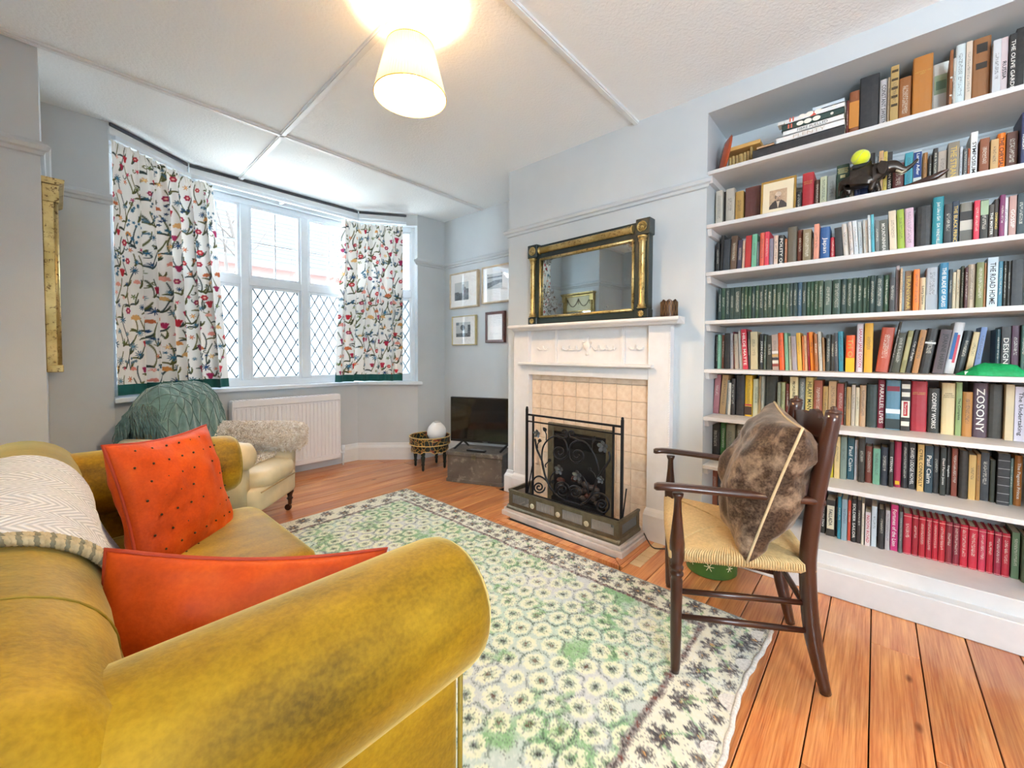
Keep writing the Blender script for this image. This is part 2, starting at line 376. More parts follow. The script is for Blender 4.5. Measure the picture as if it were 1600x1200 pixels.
# hearth border: mitred frame of boards and the tiled strip at its end
hb = [((1.90, .955), (1.90, 1.84)), ]
part(MB().prism([(1.902, .958), (1.955, 1.01), (1.955, 1.79), (1.902, 1.842)], -.026, .001, 2), 'border_board', M_board, floor)
part(MB().prism([(1.904, .956), (2.30, .956), (2.30, 1.008), (1.957, 1.008)], -.026, .001, 2), 'border_board', M_board, floor)
part(MB().prism([(1.904, 1.844), (2.30, 1.844), (2.30, 1.792), (1.957, 1.792)], -.026, .001, 2), 'border_board', M_board, floor)
part(MB().box(1.904, 2.345, .9345, .9545, -.026, .0005, ch=.001), 'border_board', M_board, floor)
part(MB().box(1.904, 2.345, 1.846, 1.8735, -.026, .0005, ch=.001), 'border_board', M_board, floor)
M_htile = plain('buff_hearth_tile', 'cbb088', .35, var=.1, scale=9)
part(MB().box(1.957, 2.30, 1.01, 1.79, -.026, -.008), 'hearth_bed', M_dark, floor)

wl = lambda name, mb, m=None, **k: struct(mb, name, m or M_wall, **k)
wl('ceiling', MB().box(-.75, 2.95, -2.8, 4.2, ZC, ZC + .12), M_ceil)
wl('wall_right', MB().box(XR, XR + .12, 2.155, YE + .05, 0, ZC))
wl('wall_chimney', MB().box(XB, XR + .12, .705, 2.155, 0, ZC))
wl('wall_alcove', MB().box(XA, XA + .15, -.50, .705, 0, ZC))
wl('wall_alcove_head', MB().box(XB, XA, -.50, .705, 2.385, ZC))
wl('wall_right_rear', MB().box(XB, XA + .15, -2.72, -.50, 0, ZC))
wl('wall_left', MB().box(XL - .12, XL, -.7, 2.9, 0, ZC))
wl('wall_left_rear', MB().box(XL - .12, XL, -2.72, -1.9, 0, ZC))
wl('wall_left_head', MB().box(XL - .12, XL, -1.9, -.7, 2.05, ZC))
wl('wall_left_lower', MB().box(XL - .12, XL, -1.9, -.7, 0, 1.0))
wl('wall_pier', MB().box(XL - .12, -.03, 2.9, YE + .5, 0, ZC))
wl('wall_pier_return', MB().prism([(-.03, YE), (LX, YE), (LX - .10, YE + .5), (-.03, YE + .5)], 0, ZC, 2))
wl('wall_bay_right', MB().prism([(RX, YE - .03), (XR, YE - .05), (XR, YE + .5), (RX + .12, YE + .5)], 0, ZC, 2))
# bay: wall under the sills and lintel above the windows, three faces
TH = .14
poly_in = [(LX, YE), (BL, YC), (BR, YC), (RX, YE - .03)]
poly_out = [(LX - .12, YE + .12), (BL - .05, YC + TH), (BR + .05, YC + TH), (RX + .13, YE + .12)]
for nm, i in (('left', 0), ('centre', 1), ('right', 2)):
    q = [poly_in[i], poly_in[i + 1], poly_out[i + 1], poly_out[i]]
    wl('wall_bay_' + nm + '_lower' if nm != 'centre' else 'wall_bay_front', MB().prism(q, 0, ZS - .03, 2))
    wl('wall_bay_head' if nm == 'centre' else 'wall_bay_head_' + nm, MB().prism(q, ZH, ZC, 2))
wl('wall_bay_base', MB().prism([(LX - .12, YE + .12), (RX + .13, YE + .12), (RX + .13, YC + .3), (LX - .12, YC + .3)], -.02, -.004, 2), M_dark)
# rear wall; unseen window added in the left wall to light the bookcase
for nm, b in (('wall_rear', (XL, XB, 0, ZC)),):
    wl(nm, MB().box(b[0], b[1], -2.72, -2.6, b[2], b[3]))
rw = struct(MB().box(XL - .10, XL - .04, -1.9, -.7, 1.0, 1.05).box(XL - .10, XL - .04, -1.9, -.7, 2.0, 2.05), 'fill_window', M_upvc)
for y in (-1.87, -1.3, -.73): part(MB().box(XL - .10, XL - .04, y - .03, y + .03, 1.05, 2.0), 'mullion', M_upvc, rw)
for y in (-1.84, -1.27): part(MB().box(XL - .072, XL - .068, y, y + .51, 1.05, 2.0), 'pane', M_glass, rw)

# picture rails (moulded)
RP = [(0, 0), (.012, .004), (.016, .018), (.028, .024), (.034, .040), (.026, .052), (.012, .056), (.010, .066), (0, .070)]
def rail(name, a, b, n, z=1.985, sc1=1.0, prof=RP, ea=0, eb=0):
    """moulding from a to b on a wall whose outward normal is n; ea/eb stretch the outer edge for mitres"""
    a, b, n = Vector((*a, 0)), Vector((*b, 0)), Vector((*n, 0)).normalized(); d = (b - a).normalized(); rg = []
    for p, e in ((a, -ea), (b, eb)):
        rg.append([tuple(p + n * o * sc1 + d * e * o * sc1 + Vector((0, 0, z + h * sc1))) for o, h in prof])
    return struct(MB().loft(rg), name, M_wall if prof is RP else M_white)
k_ = 1
for a, b, n, ea, eb in [((XB, .705), (XB, 2.155), (-1, 0), 1, 1), ((XB, 2.155), (XR, 2.155), (0, 1), 1, -1), ((XR, 2.155), (XR, 3.48), (-1, 0), -1, -1), ((XR, 3.48), (RX, 3.50), (0, -1), -1, 1), ((RX, 3.50), (RX + .1, 3.62), (-.8, .5), 1, 0),
                        ((LX, YE), (-.03, YE), (0, -1), 1, -1), ((-.03, YE), (-.03, 2.9), (1, 0), -1, 1), ((-.03, 2.9), (XL, 2.9), (0, -1), 1, -1), ((XL, 2.9), (XL, -.7), (1, 0), -1, 0), ((XA, .70), (XA, -.50), (-1, 0), 0, 0), ((XB, -.5), (XB, -2.6), (-1, 0), 0, 0)]:
    rail('trim_%d' % k_, a, b, n, ea=ea, eb=eb); k_ += 1
SK = [(0, 0), (.022, 0), (.022, .125), (.016, .14), (.010, .150), (.006, .17), (0, .172)]
k_ = 1
for a, b, n, ea, eb in [((XB, .705), (XB, .86), (-1, 0), 1, 0), ((XB, 2.03), (XB, 2.155), (-1, 0), 0, 1), ((XB, 2.155), (XR, 2.155), (0, 1), 1, -1), ((XR, 2.155), (XR, 3.48), (-1, 0), -1, -1), ((XR, 3.48), (RX, 3.50), (0, -1), -1, 1), ((RX, 3.50), (BR, YC), (-.43, -.41), 0, -.5),
                        ((BR, YC), (BL, YC), (0, -1), -.4, -.4), ((BL, YC), (LX, YE), (.4, -.43), -.5, 0), ((LX, YE), (-.03, YE), (0, -1), 1, -1), ((-.03, YE), (-.03, 2.9), (1, 0), -1, 1), ((-.03, 2.9), (XL, 2.9), (0, -1), 1, -1), ((XL, 2.9), (XL, -2.6), (1, 0), -1, 0)]:
    a2, b2 = a, b
    rail('baseboard_%d' % k_, a, b, n, z=0, prof=SK, ea=ea, eb=eb); k_ += 1
# ceiling battens
k_ = 20
for a, b in (((.955, -2.6), (.965, 1.1)), ((.957, 1.1), (1.02, 3.93)), ((-.58, 2.877), (2.78, 2.877)), ((.98, 1.114), (2.368, 1.114)), ((-.58, -.6), (2.36, -.6))):
    struct(MB().bar((*a, ZC - .006), (*b, ZC - .006), .034, .013).bar((*a, ZC - .012), (*b, ZC - .012), .022, .012), 'trim_%d' % k_, M_white); k_ += 1

# sills
for i, nm in enumerate(('left', 'centre', 'right')):
    a, b = Vector(poly_in[i]), Vector(poly_in[i + 1]); d = (b - a).normalized(); n = Vector((d.y, -d.x)); 
    ao, bo = Vector(poly_out[i]), Vector(poly_out[i + 1])
    m_ = .05
    e0 = d * (-.05 if i == 0 else m_ * .42); e1 = d * (.06 if i == 2 else -m_ * .42)
    q = [tuple(a + n * m_ + e0), tuple(b + n * m_ + e1), tuple(b), tuple(bo), tuple(ao), tuple(a)]
    if i == 0: q = [tuple(a + n * m_ + e0), tuple(b + n * m_ + e1), tuple(b), tuple(bo), tuple(ao), tuple(a + d * 0)]
    struct(MB().prism(q, ZS - .032, ZS, 2), 'trim_sill_%s' % nm, M_upvc, bevel=.006)

# windows
def window(name, a, b, mull, lights, dia=True):
    """a, b: inner corners (x, y); mull: fractions of the mullion centres"""
    a, b = Vector((*a, 0)), Vector((*b, 0)); L = (b - a).length; d = (b - a) / L; n = Vector((-d.y, d.x, 0))  # n points outdoors
    def P(u, v, o): return a + d * u + n * (.045 + o) + Vector((0, 0, v))
    def bx(mb, u0, u1, v0, v1, o0=0, o1=.06):
        vs = [P(u, v, o) for u in (u0, u1) for v in (v0, v1) for o in (o0, o1)]
        mb.add(vs, [(0, 1, 3, 2), (4, 6, 7, 5), (0, 4, 5, 1), (2, 3, 7, 6), (0, 2, 6, 4), (1, 5, 7, 3)])
    z0, z1, zt = ZS, ZH, 1.69
    fr = MB(); bx(fr, 0, .05, z0, z1); bx(fr, L - .05, L, z0, z1); bx(fr, .05, L - .05, z0, z0 + .055); bx(fr, .05, L - .05, z1 - .05, z1)
    W = struct(fr, name, M_upvc, bevel=.004)
    us = [.05] + [L * m for m in mull] + [L - .05]
    for m in mull:
        x = MB(); bx(x, L * m - .032, L * m + .032, z0 + .055, z1 - .05, -.006, .066); part(x, 'mullion', M_upvc, W, bevel=.006)
    x = MB(); bx(x, .05, L - .05, zt - .032, zt + .032, -.003, .063); part(x, 'transom', M_upvc, W, bevel=.004)
    for i in range(len(us) - 1):
        u0 = us[i] + (.032 if i else 0); u1 = us[i + 1] - (.032 if i < len(us) - 2 else 0)
        for v0, v1, up in ((z0 + .055, zt - .032, 0), (zt + .032, z1 - .05, 1)):
            s_ = MB(); g = .022
            bx(s_, u0, u0 + g, v0, v1, .004, .05); bx(s_, u1 - g, u1, v0, v1, .004, .05); bx(s_, u0 + g, u1 - g, v0, v0 + g, .004, .05); bx(s_, u0 + g, u1 - g, v1 - g, v1, .004, .05)
            sash = part(s_, 'sash', M_upvc, W, bevel=.003)
            p = MB(); bx(p, u0 + g, u1 - g, v0 + g, v1 - g, .024, .028); part(p, 'pane', M_glass if up else M_frost, sash)
            if up:
                gb = MB(); um = (u0 + u1) / 2; vm = (v0 + v1) / 2 + .0; bx(gb, um - .006, um + .006, v0 + g, v1 - g, .016, .036); bx(gb, u0 + g, u1 - g, vm - .006, vm + .006, .015, .037); part(gb, 'glazing_bar', M_upvc, sash)
            elif dia:
                ld = MB(); A0, A1, B0, B1 = u0 + g, u1 - g, v0 + g, v1 - g; pit = .088; sl = 1.75
                for sg in (1, -1):
                    k0 = int(-6 / pit)
                    for k in range(k0, -k0):
                        c = k * pit * sl   # line v = B0 + sg*sl*(u-A0) + c
                        pts = []
                        for u_ in (A0, A1):
                            v_ = B0 + sg * sl * (u_ - A0) + c
                            if B0 <= v_ <= B1: pts.append((u_, v_))
                        for v_ in (B0, B1):
                            u_ = A0 + (v_ - B0 - c) / (sg * sl)
                            if A0 < u_ < A1: pts.append((u_, v_))
                        if len(pts) >= 2:
                            p_, q_ = P(*pts[0], .021), P(*pts[1], .021)
                            if (p_ - q_).length > .02: ld.bar(p_, q_, .009, .004, up=tuple(n))
                part(ld, 'leading', M_lead, sash, stuff=True)
    if dia and len(mull) > 1:
        um = L * (mull[0] + mull[1]) / 2
        h = MB(); bx(h, um - .025, um + .025, z0 + .058, z0 + .068, -.012, .004); bx(h, um - .012, um + .012, z0 + .06, z0 + .066, -.022, -.01); part(h, 'window_catch', M_upvc, W)
    return W
M_lead = plain('leading_strip', '4d6472', .5, var=0)
window('window_1', (BL, YC), (BR, YC), (.295, .645), 3)
window('window_2', (LX, YE), (BL, YC), (), 1)
window('window_3', (BR, YC), (RX, YE), (), 1)

# outdoors: neighbouring house, bare tree, own eaves, ground
struct(MB().box(-14, 22, 4.3, 30, -.6, -.5), 'ground', plain('pale_ground', 'b8b4ac', .9))
struct(MB().prism([(LX - .3, YE + .25), (BL - .15, YC + .2), (BR + .15, YC + .2), (RX + .3, YE + .25), (RX + .42, YE + .55), (BR + .27, YC + .45), (BL - .27, YC + .45), (LX - .42, YE + .55)], 2.36, 2.46, 2), 'trim_eaves', plain('blue_soffit', '2a6a90', .5, var=0))
hs = thing('neighbouring_house', 'pale brick house with grey slate roof seen outside through upper panes of window', 'house', (0, 13, -.5))
M_pinkw = plain('pale_render', '5c4440', .8, var=.08, scale=1); M_slate = plain('grey_slate', '303238', .7, var=.4, scale=3)
part(MB().box(-8, 12, 12, 18, -.5, 3.35), 'wall', M_pinkw, hs)
slp = MB(); slp.prism([(11.6, 3.25), (18, 9.6), (18, 9.75), (11.55, 3.42)], -8.4, 14.4, 0); part(slp, 'roof', M_slate, hs)
cr = MB()
for k in range(44):
    t0 = k / 24; y = 11.55 + 3.45 * t0; z = 3.43 + 3.39 * t0; cr.box(-8.4, 14.4, y, y + .03, z - .01, z + .035)
part(cr, 'slate_courses', plain('slate_edge', '1c1d22', .8), hs, stuff=True)
part(MB().tube([(-8.4, 11.5, 3.3), (12.4, 11.5, 3.3)], .07, 8).tube([(6.1, 11.55, 3.3), (6.1, 11.95, 2.9), (6.1, 11.95, -.5)], .05, 8), 'gutter', plain('dark_gutter', '4a4446', .6), hs)
tr = MB(); trr = random.Random(5)
def branch(p, d, L, r, lv):
    pts = [Vector(p)]; rs = [r]
    for i in range(4):
        d = (d + Vector((trr.uniform(-.25, .25), trr.uniform(-.25, .25), trr.uniform(-.1, .25)))).normalized(); pts.append(pts[-1] + d * L / 4); rs.append(r * (1 - .13 * (i + 1)))
    tr.tube(pts, rs, 5)
    if lv:
        for i in range(3): branch(pts[2 + min(2, i)], (d + Vector((trr.uniform(-1, 1), trr.uniform(-.7, .7), trr.uniform(-.2, .9)))).normalized(), L * .72, rs[-1] * .75, lv - 1)
branch((2.1, 7.6, -.5), Vector((-.05, 0, 1)), 2.6, .11, 4)
tag(part(tr, 'bare_tree', plain('bark', '241e1a', .9, var=.2), smooth=True), 'bare leafless tree with forking branches outside beyond the bay window', 'tree')

# ---------------------------------------------------------------- curtains
def wallpaper_curtain(w_, h_, seed):
    r = random.Random(seed); cv = Canvas(w_, h_, .0035, (.93, .925, .91))
    GR = [(.30, .32, .14), (.23, .27, .20), (.36, .36, .18), (.17, .24, .24)]
    BLU = [(.10, .30, .42), (.16, .38, .50), (.28, .42, .50), (.07, .22, .38)]; RED = [(.66, .08, .22), (.72, .12, .18), (.60, .10, .30)]; PNK = [(.87, .55, .50), (.90, .62, .56)]; OCH = [(.82, .55, .28), (.85, .66, .42), (.74, .40, .24)]
    def leaf(x, y, a, L, c):
        pts = [(x + math.cos(a + .5 * t) * L * t, y + math.sin(a + .5 * t) * L * t) for t in (0, .35, .7, 1)]; cv.line(pts[:3], .0052, c); cv.line(pts[1:], .0034, c)
    def daisy(x, y, R_, c, n=None):
        n = n or r.choice([8, 9, 10]); cv.blob(x, y, R_, c, lambda th: .62 + .38 * np.cos(n * th + 1)); cv.blob(x, y, R_ * .25, tuple(min(1, v * 1.35) for v in c))
    def tulip(x, y, R_, c):
        for a in (-.7, -.25, .2, .65): cv.line([(x, y - R_ * .7), (x + math.sin(a) * R_ * .75, y + math.cos(a) * R_ * .3), (x + math.sin(a * 1.2) * R_, y + math.cos(a) * R_)], R_ * .23, c)
        cv.blob(x, y - R_ * .35, R_ * .55, c)
    def rose(x, y, R_, c): cv.blob(x, y, R_, c, lambda th: .9 + .1 * np.cos(6 * th)); cv.blob(x, y, R_ * .42, PNK[0]); cv.blob(x, y, R_ * .2, (.95, .8, .75))
    def shell(x, y, R_, c): cv.blob(x, y, R_, c, lambda th: np.where(np.sin(th) > -.25, .82 + .18 * np.abs(np.cos(4.5 * th)), .35))
    def buds(x, y, c):
        for q in range(7): cv.blob(x + r.uniform(-.05, .05), y + r.uniform(-.035, .035), .0105, c, lambda th: .75 + .25 * np.cos(5 * th))
    # stems: serpentine vines with leaves and curls
    x = .03
    while x < w_:
        y = -.1 + r.uniform(0, .1); ph = r.uniform(0, 6); g = r.choice(GR); pts = []
        while y < h_ + .1: pts.append((x + .030 * math.sin(y * 15 + ph), y)); y += .012
        i = 0
        while i < len(pts):
            ln = r.randint(6, 14); cv.line(pts[i:i + ln], .0031, g); i += ln + r.randint(1, 5); g = r.choice(GR)
            if i < len(pts):
                for _ in range(2):
                    a = r.choice([0.6, 2.5]) + r.uniform(-.4, .4); leaf(pts[i][0], pts[i][1], a, r.uniform(.03, .055), r.choice(GR))
        x += .053
    for k in range(int(w_ * h_ * 30)):
        x, y = r.uniform(0, w_), r.uniform(0, h_); a = r.uniform(0, 6); rr = .013
        cv.line([(x + math.cos(a + t * .55) * (rr - t * .0008) + .0018 * t, y + math.sin(a + t * .55) * (rr - t * .0008)) for t in range(12)], .0022, r.choice(GR))
    ny = int(h_ / .078); nx = int(w_ / .074)
    for j in range(ny + 1):
        for i in range(nx + 1):
            x = (i + .5 * (j % 2)) * .074 + r.uniform(-.018, .018); y = j * .078 + r.uniform(-.02, .02); t = r.random()
            if t < .22: daisy(x, y, r.uniform(.016, .030), r.choice(BLU))
            elif t < .38: tulip(x, y, r.uniform(.015, .026), r.choice(RED))
            elif t < .47: rose(x, y, r.uniform(.017, .023), r.choice(RED))
            elif t < .60: shell(x, y, r.uniform(.02, .03), r.choice(PNK + OCH))
            elif t < .70: daisy(x, y, r.uniform(.015, .022), r.choice(OCH), 6)
            elif t < .80: buds(x, y, r.choice(BLU))
            elif t < .90: daisy(x, y, .014, r.choice(RED + PNK), 5)
            else: daisy(x, y, .017, (.36, .42, .22), 5)
    return cv
M_embro = cloth_mat('embroidered_linen', .85, .25, 700, .1, thru=.09)
def curtain(label, path0, path1, z0, z1, fold, amp, seed, flatfirst=0.0, fullness=1.45):
    """path0 / path1: plan polylines of the curtain at hem and at heading (same vertex count)"""
    def samp(path, n):
        P = np.array(path, float); s = np.r_[0, np.cumsum(np.linalg.norm(np.diff(P, axis=0), axis=1))]; t = np.linspace(0, s[-1], n)
        return np.stack([np.interp(t, s, P[:, 0]), np.interp(t, s, P[:, 1])], 1), s[-1]
    px = .0035; _, L0 = samp(path1, 10); Wf = L0 * fullness; hem = .065; hh = z1 - z0
    cv = wallpaper_curtain(Wf, hh, seed); nx, ny = cv.nx, cv.ny
    A, LA = samp(path0, nx); B, LB = samp(path1, nx)
    r = np.random.RandomState(seed); u = np.linspace(0, 1, nx)
    wob = np.interp(u, np.linspace(0, 1, 9), r.uniform(-1, 1, 9)) * .5
    ph = 2 * PI * (fold * (u + .05 * wob))
    ramp_ = np.clip((u - flatfirst) / .08, 0, 1) if flatfirst else np.ones(nx)
    V = np.linspace(0, 1, ny)[:, None]
    amps = np.interp(u, np.linspace(0, 1, 13), r.uniform(.6, 1.15, 13)) * ramp_
    off_lo = amp * amps * (np.sin(ph) + .28 * np.sin(2.1 * ph + 1)); off_hi = .010 * np.sin(2 * PI * fold * 2.2 * u + wob) * (.3 + .7 * ramp_) + .35 * off_lo
    mixv = np.clip((1 - V) * 4.5, 0, 1) ** .7
    off = off_lo * mixv + off_hi * (1 - mixv)
    XY = A[None] * (1 - V[..., None]) + B[None] * V[..., None]
    T = np.gradient(XY, axis=1); T /= np.linalg.norm(T, axis=2, keepdims=True) + 1e-9; k = np.ones(31) / 31
    Ts = np.stack([np.apply_along_axis(lambda q: np.convolve(np.pad(q, 15, 'edge'), k, 'valid'), 1, T[..., i]) for i in (0, 1)], 2); Ts /= np.linalg.norm(Ts, axis=2, keepdims=True)
    Nn = np.stack([Ts[..., 1], -Ts[..., 0]], 2); XY = XY + Nn * off[..., None] + Ts * (.012 * np.cos(ph) * ramp_)[None, :, None] * mixv[..., None]
    Z = z0 + hh * V + np.zeros((ny, nx)); Z[-1:] += .004 * np.sin(ph * 2.2)
    P = np.concatenate([XY, Z[..., None]], 2); nh = int(hem / px)
    t = thing('curtain', label, 'curtain', (float(A[0, 0]), float(A[0, 1]), z0), group='embroidered curtains in the bay')
    me = fast_grid('curtain_cloth', P[nh:], M_embro); paint(me, cv.a[nh:]); part(me, 'cloth', None, t)
    me = fast_grid('hem_band', P[:nh + 2] + np.concatenate([Nn[:nh + 2] * .0015, np.zeros((nh + 2, nx, 1))], 2), M_teal); part(me, 'hem_band', None, t)
    hd = MB()
    for q in range(0, nx - 6, 9):   # gathered heading ridges
        hd.tube([tuple(P[-1, q] + np.array([0, 0, .004])), tuple(P[-6, q + 2]), tuple(P[-14, q + 2])], [.0042, .0036, .001], 4)
    part(hd, 'heading_gathers', M_linen, t, stuff=True, smooth=True)
    return t
M_linen = plain('plain_linen', 'e6e3dc', .9, var=.04)
cl_lo = [(LX + .012, YE - .035), (LX + .06, YE + .0), (BL + .02, YC - .105), (.915, YC - .115)]
cl_hi = [(LX + .010, YE - .035), (LX + .06, YE + .0), (BL + .01, YC - .095), (.83, YC - .10)]
curtain('long floral embroidered curtain behind the cream armchair, left of the bay window', cl_lo, cl_hi, .815, 2.372, 7.0, .060, 3, .12, 1.55)
cr_lo = [(1.755, YC - .115), (BR - .02, YC - .11), (2.335, YE + .055)]
cr_hi = [(1.845, YC - .10), (BR - .01, YC - .10), (2.345, YE + .045)]
curtain('floral embroidered curtain beside the recess, right of the bay window', cr_lo, cr_hi, .81, 2.36, 5.0, .038, 11, 0, 1.4)
tk = thing('curtain_track', 'white curtain track following the bay above the window', 'curtain rail', (BL, YC - .09, 2.38))
tp = [(LX + .02, YE - .03), (BL + .02, YC - .11), (BR - .03, YC - .11), (RX - .09, YE + .03)]
tm = MB()
for a, b in zip(tp[:-1], tp[1:]): tm.bar((*a, 2.392), (*b, 2.392), .03, .026)
part(tm, 'rail', M_upvc, tk)
br_ = MB()
for x in (.75, 1.34, 1.95): br_.bar((x, YC - .11, 2.40), (x, YC, 2.40), .02, .03)
part(br_, 'bracket', M_upvc, tk)
k_ = 30
for a, b in zip(tp[:-1], tp[1:]):
    d = (Vector(b) - Vector(a)).normalized(); n = Vector((-d.y, d.x)) * .075
    a2, b2 = Vector(a) + n, Vector(b) + n
    struct(MB().bar((a2.x, a2.y, 2.445), (b2.x, b2.y, 2.445), .10, .05), 'trim_%d' % k_, M_white); k_ += 1
    a2, b2 = Vector(a) + n * .3, Vector(b) + n * .3
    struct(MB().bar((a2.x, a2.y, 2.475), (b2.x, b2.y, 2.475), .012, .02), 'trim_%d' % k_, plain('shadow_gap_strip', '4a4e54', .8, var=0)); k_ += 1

# ---------------------------------------------------------------- radiator
rd = thing('radiator', 'white ribbed panel radiator on the wall below the bay window', 'radiator', (1.35, 3.85, .08))
M_rad = plain('radiator_enamel', 'e9eaef', .3, var=.01)
prof = []; x = .93
pts = [(.93, 0)]
while x < 1.79:
    pts += [(x + .006, 0), (x + .010, .006), (x + .024, .006), (x + .028, 0)]; x += .0333
pts.append((1.795, 0))
rg = [[(p, 3.80 + o, z) for p, o in pts] for z in (.13, .64)]
P = MB(); P.grid(rg); P.grid([[(p, 3.815, z) for p, o in pts] for z in (.13, .64)])
P.box(.925, 1.80, 3.799, 3.818, .085, .128, ch=.004).box(.925, 1.80, 3.799, 3.818, .642, .69, ch=.004)
part(P, 'front_panel', M_rad, rd)
st = MB()
x = .94
while x < 1.79:
    for z in (.133, .632): st.box(x, x + .018, 3.7965, 3.80, z - .004, z + .004, ch=.001)
    x += .0333
part(st, 'rib_end', M_rad, rd, stuff=True)
part(MB().box(.925, .932, 3.80, 3.90, .085, .69).box(1.795, 1.802, 3.80, 3.90, .085, .69), 'side_panel', M_rad, rd)
gr = MB(); gr.box(.93, 1.80, 3.80, 3.90, .688, .696)
for k in range(28): gr.box(.95 + k * .03, .965 + k * .03, 3.82, 3.88, .695, .699)
part(gr, 'top_grille', M_rad, rd)
part(MB().box(.94, 1.79, 3.88, 3.90, .10, .66), 'rear_panel', M_rad, rd)
part(MB().tube([(1.845, 3.845, 0), (1.845, 3.845, .12)], .009).tube([(1.80, 3.845, .125), (1.86, 3.845, .125)], .010), 'pipe', M_upvc, rd, smooth=True)
part(MB().lathe([(.012, 0), (.016, .005), (.016, .02), (.011, .028), (.017, .032), (.019, .05), (.018, .075), (.012, .08)], (1.845, 3.845, .112), 12), 'valve', M_upvc, rd, smooth=True)

# ---------------------------------------------------------------- chimneypiece
fp = thing('chimneypiece', 'white painted chimneypiece with garland frieze and beige tiled slips', 'fireplace', (2.30, 1.45, 0))
Y0, Y1 = .868, 2.03       # outer edges
for a, b, nm in ((.868, .992, 'pilaster'), (1.895, 2.03, 'pilaster')):
    p = MB().box(2.30, 2.37, a, b, 0, 1.26, ch=.002); part(p, nm, M_mantel, fp)
    part(MB().loft([[(2.282, a - .012, 0), (2.282, b + .012, 0), (2.37, b + .012, 0), (2.37, a - .012, 0)], [(2.282, a - .012, .145), (2.282, b + .012, .145), (2.37, b + .012, .145), (2.37, a - .012, .145)],
                     [(2.290, a - .006, .17), (2.290, b + .006, .17), (2.37, b + .006, .17), (2.37, a - .006, .17)], [(2.299, a, .185), (2.299, b, .185), (2.37, b, .185), (2.37, a, .185)]]), 'plinth_block', M_mantel, fp)
def rope(mb, p, q, r=.0055, pitch=.014):
    p, q = Vector(p), Vector(q); L = (q - p).length; d = (q - p) / L; n = int(L / pitch)
    x = d.orthogonal().normalized(); y = d.cross(x)
    for i in range(n):
        c = p + d * (i + .5) * pitch; a = c - d * pitch * .75 + x * r * .3; b = c + d * pitch * .75 - x * r * .3; mb.tube([a, c, b], [r * .5, r, r * .5], 6)
rp = MB(); rope(rp, (2.302, .866, .19), (2.302, .866, 1.255)); rope(rp, (2.302, 2.032, .19), (2.302, 2.032, 1.255))
part(rp, 'rope_moulding', M_mantel, fp, smooth=True, stuff=True)
# lintel below the little shelf, frieze panel between
part(MB().box(2.30, 2.37, .992, 1.895, .935, 1.005), 'lintel', M_mantel, fp)
part(MB().box(2.335, 2.37, .992, 1.895, 1.02, 1.26), 'frieze_panel', M_mantel, fp)
part(MB().loft([[(2.30 + dx, Y, z) for dx, z in ((.07, 1.004), (-.045, 1.004), (-.05, 1.010), (-.05, 1.018), (-.04, 1.024), (.07, 1.024))] for Y in (.955, 1.955)]), 'lower_shelf', M_mantel, fp)
for y in (1.165, 1.675):
    part(MB().box(2.322, 2.337, y - .016, y + .016, 1.024, 1.258).box(2.317, 2.323, y - .007, y + .007, 1.024, 1.258), 'frieze_rib', M_mantel, fp)
prof = [(.0, 1.252), (-.060, 1.252), (-.066, 1.258), (-.072, 1.264), (-.090, 1.268), (-.096, 1.275), (-.096, 1.284), (-.09, 1.290), (0, 1.290)]
rg = []
for Y, e in ((.79, -1), (2.025, 1)):
    rg.append([(2.31 + dx if z > 0 else 0, Y - e * 0 - (0.096 + dx) * e * .6 * (0 if dx == 0 else 1) * (1 if e else 0), z) for dx, z in prof])
ms = MB().loft(rg); ms.box(2.30, 2.37, .86, 2.04, 1.252, 1.29)
part(ms, 'mantel_shelf', M_mantel, fp)
# carved garlands and urn
gd = MB(); X_ = 2.330
def swag(y0, y1, z, drop, r=.0045):
    for i in range(9):
        t = i / 8; y = y0 + (y1 - y0) * t; zz = z - drop * 4 * t * (1 - t); gd.ball((X_, y, zz), (r * 1.6, r * 1.7, r * 1.5), 6, 4)
def tassel(y, z, L=.03):
    for i in range(5): gd.ball((X_, y, z + .012 - i * L / 5), (.007, .006 + .002 * math.sin(i), .006), 6, 4)
    for s in (-1, 1): gd.tube([(X_, y, z), (X_, y + s * .008, z + .006), (X_, y + s * .012, z - .006)], .0022, 4)
zz = 1.125
for a, b in ((1.225, 1.28), (1.28, 1.335), (1.335, 1.375), (1.465, 1.505), (1.505, 1.56), (1.56, 1.615)): swag(a, b, zz, .014)
for y in (1.225, 1.28, 1.335, 1.505, 1.56, 1.615): tassel(y, zz)
for c in (1.08, 1.785):
    for s in (-1, 1): swag(c, c + s * .045, zz, .012)
    tassel(c, zz)
part(gd, 'carved_garland', M_mantel, fp, smooth=True, stuff=True)
un = MB().lathe([(.004, 0), (.014, .003), (.012, .010), (.006, .018), (.007, .028), (.020, .045), (.027, .060), (.026, .075), (.016, .085), (.011, .092), (.013, .098), (.008, .112), (.010, .122), (.002, .128)], (2.331, 1.42, 1.075), 14, sc_=(.5, 1))
for s in (-1, 1): un.tube([(X_, 1.42 + s * .024, 1.135), (X_, 1.42 + s * .040, 1.15), (X_, 1.42 + s * .034, 1.168), (X_, 1.42 + s * .020, 1.160)], .0035, 5).tube([(X_, 1.42 + s * .026, 1.14), (X_, 1.42 + s * .05, 1.128), (X_, 1.42 + s * .055, 1.12)], .003, 5)
part(un, 'carved_urn', M_mantel, fp, smooth=True)
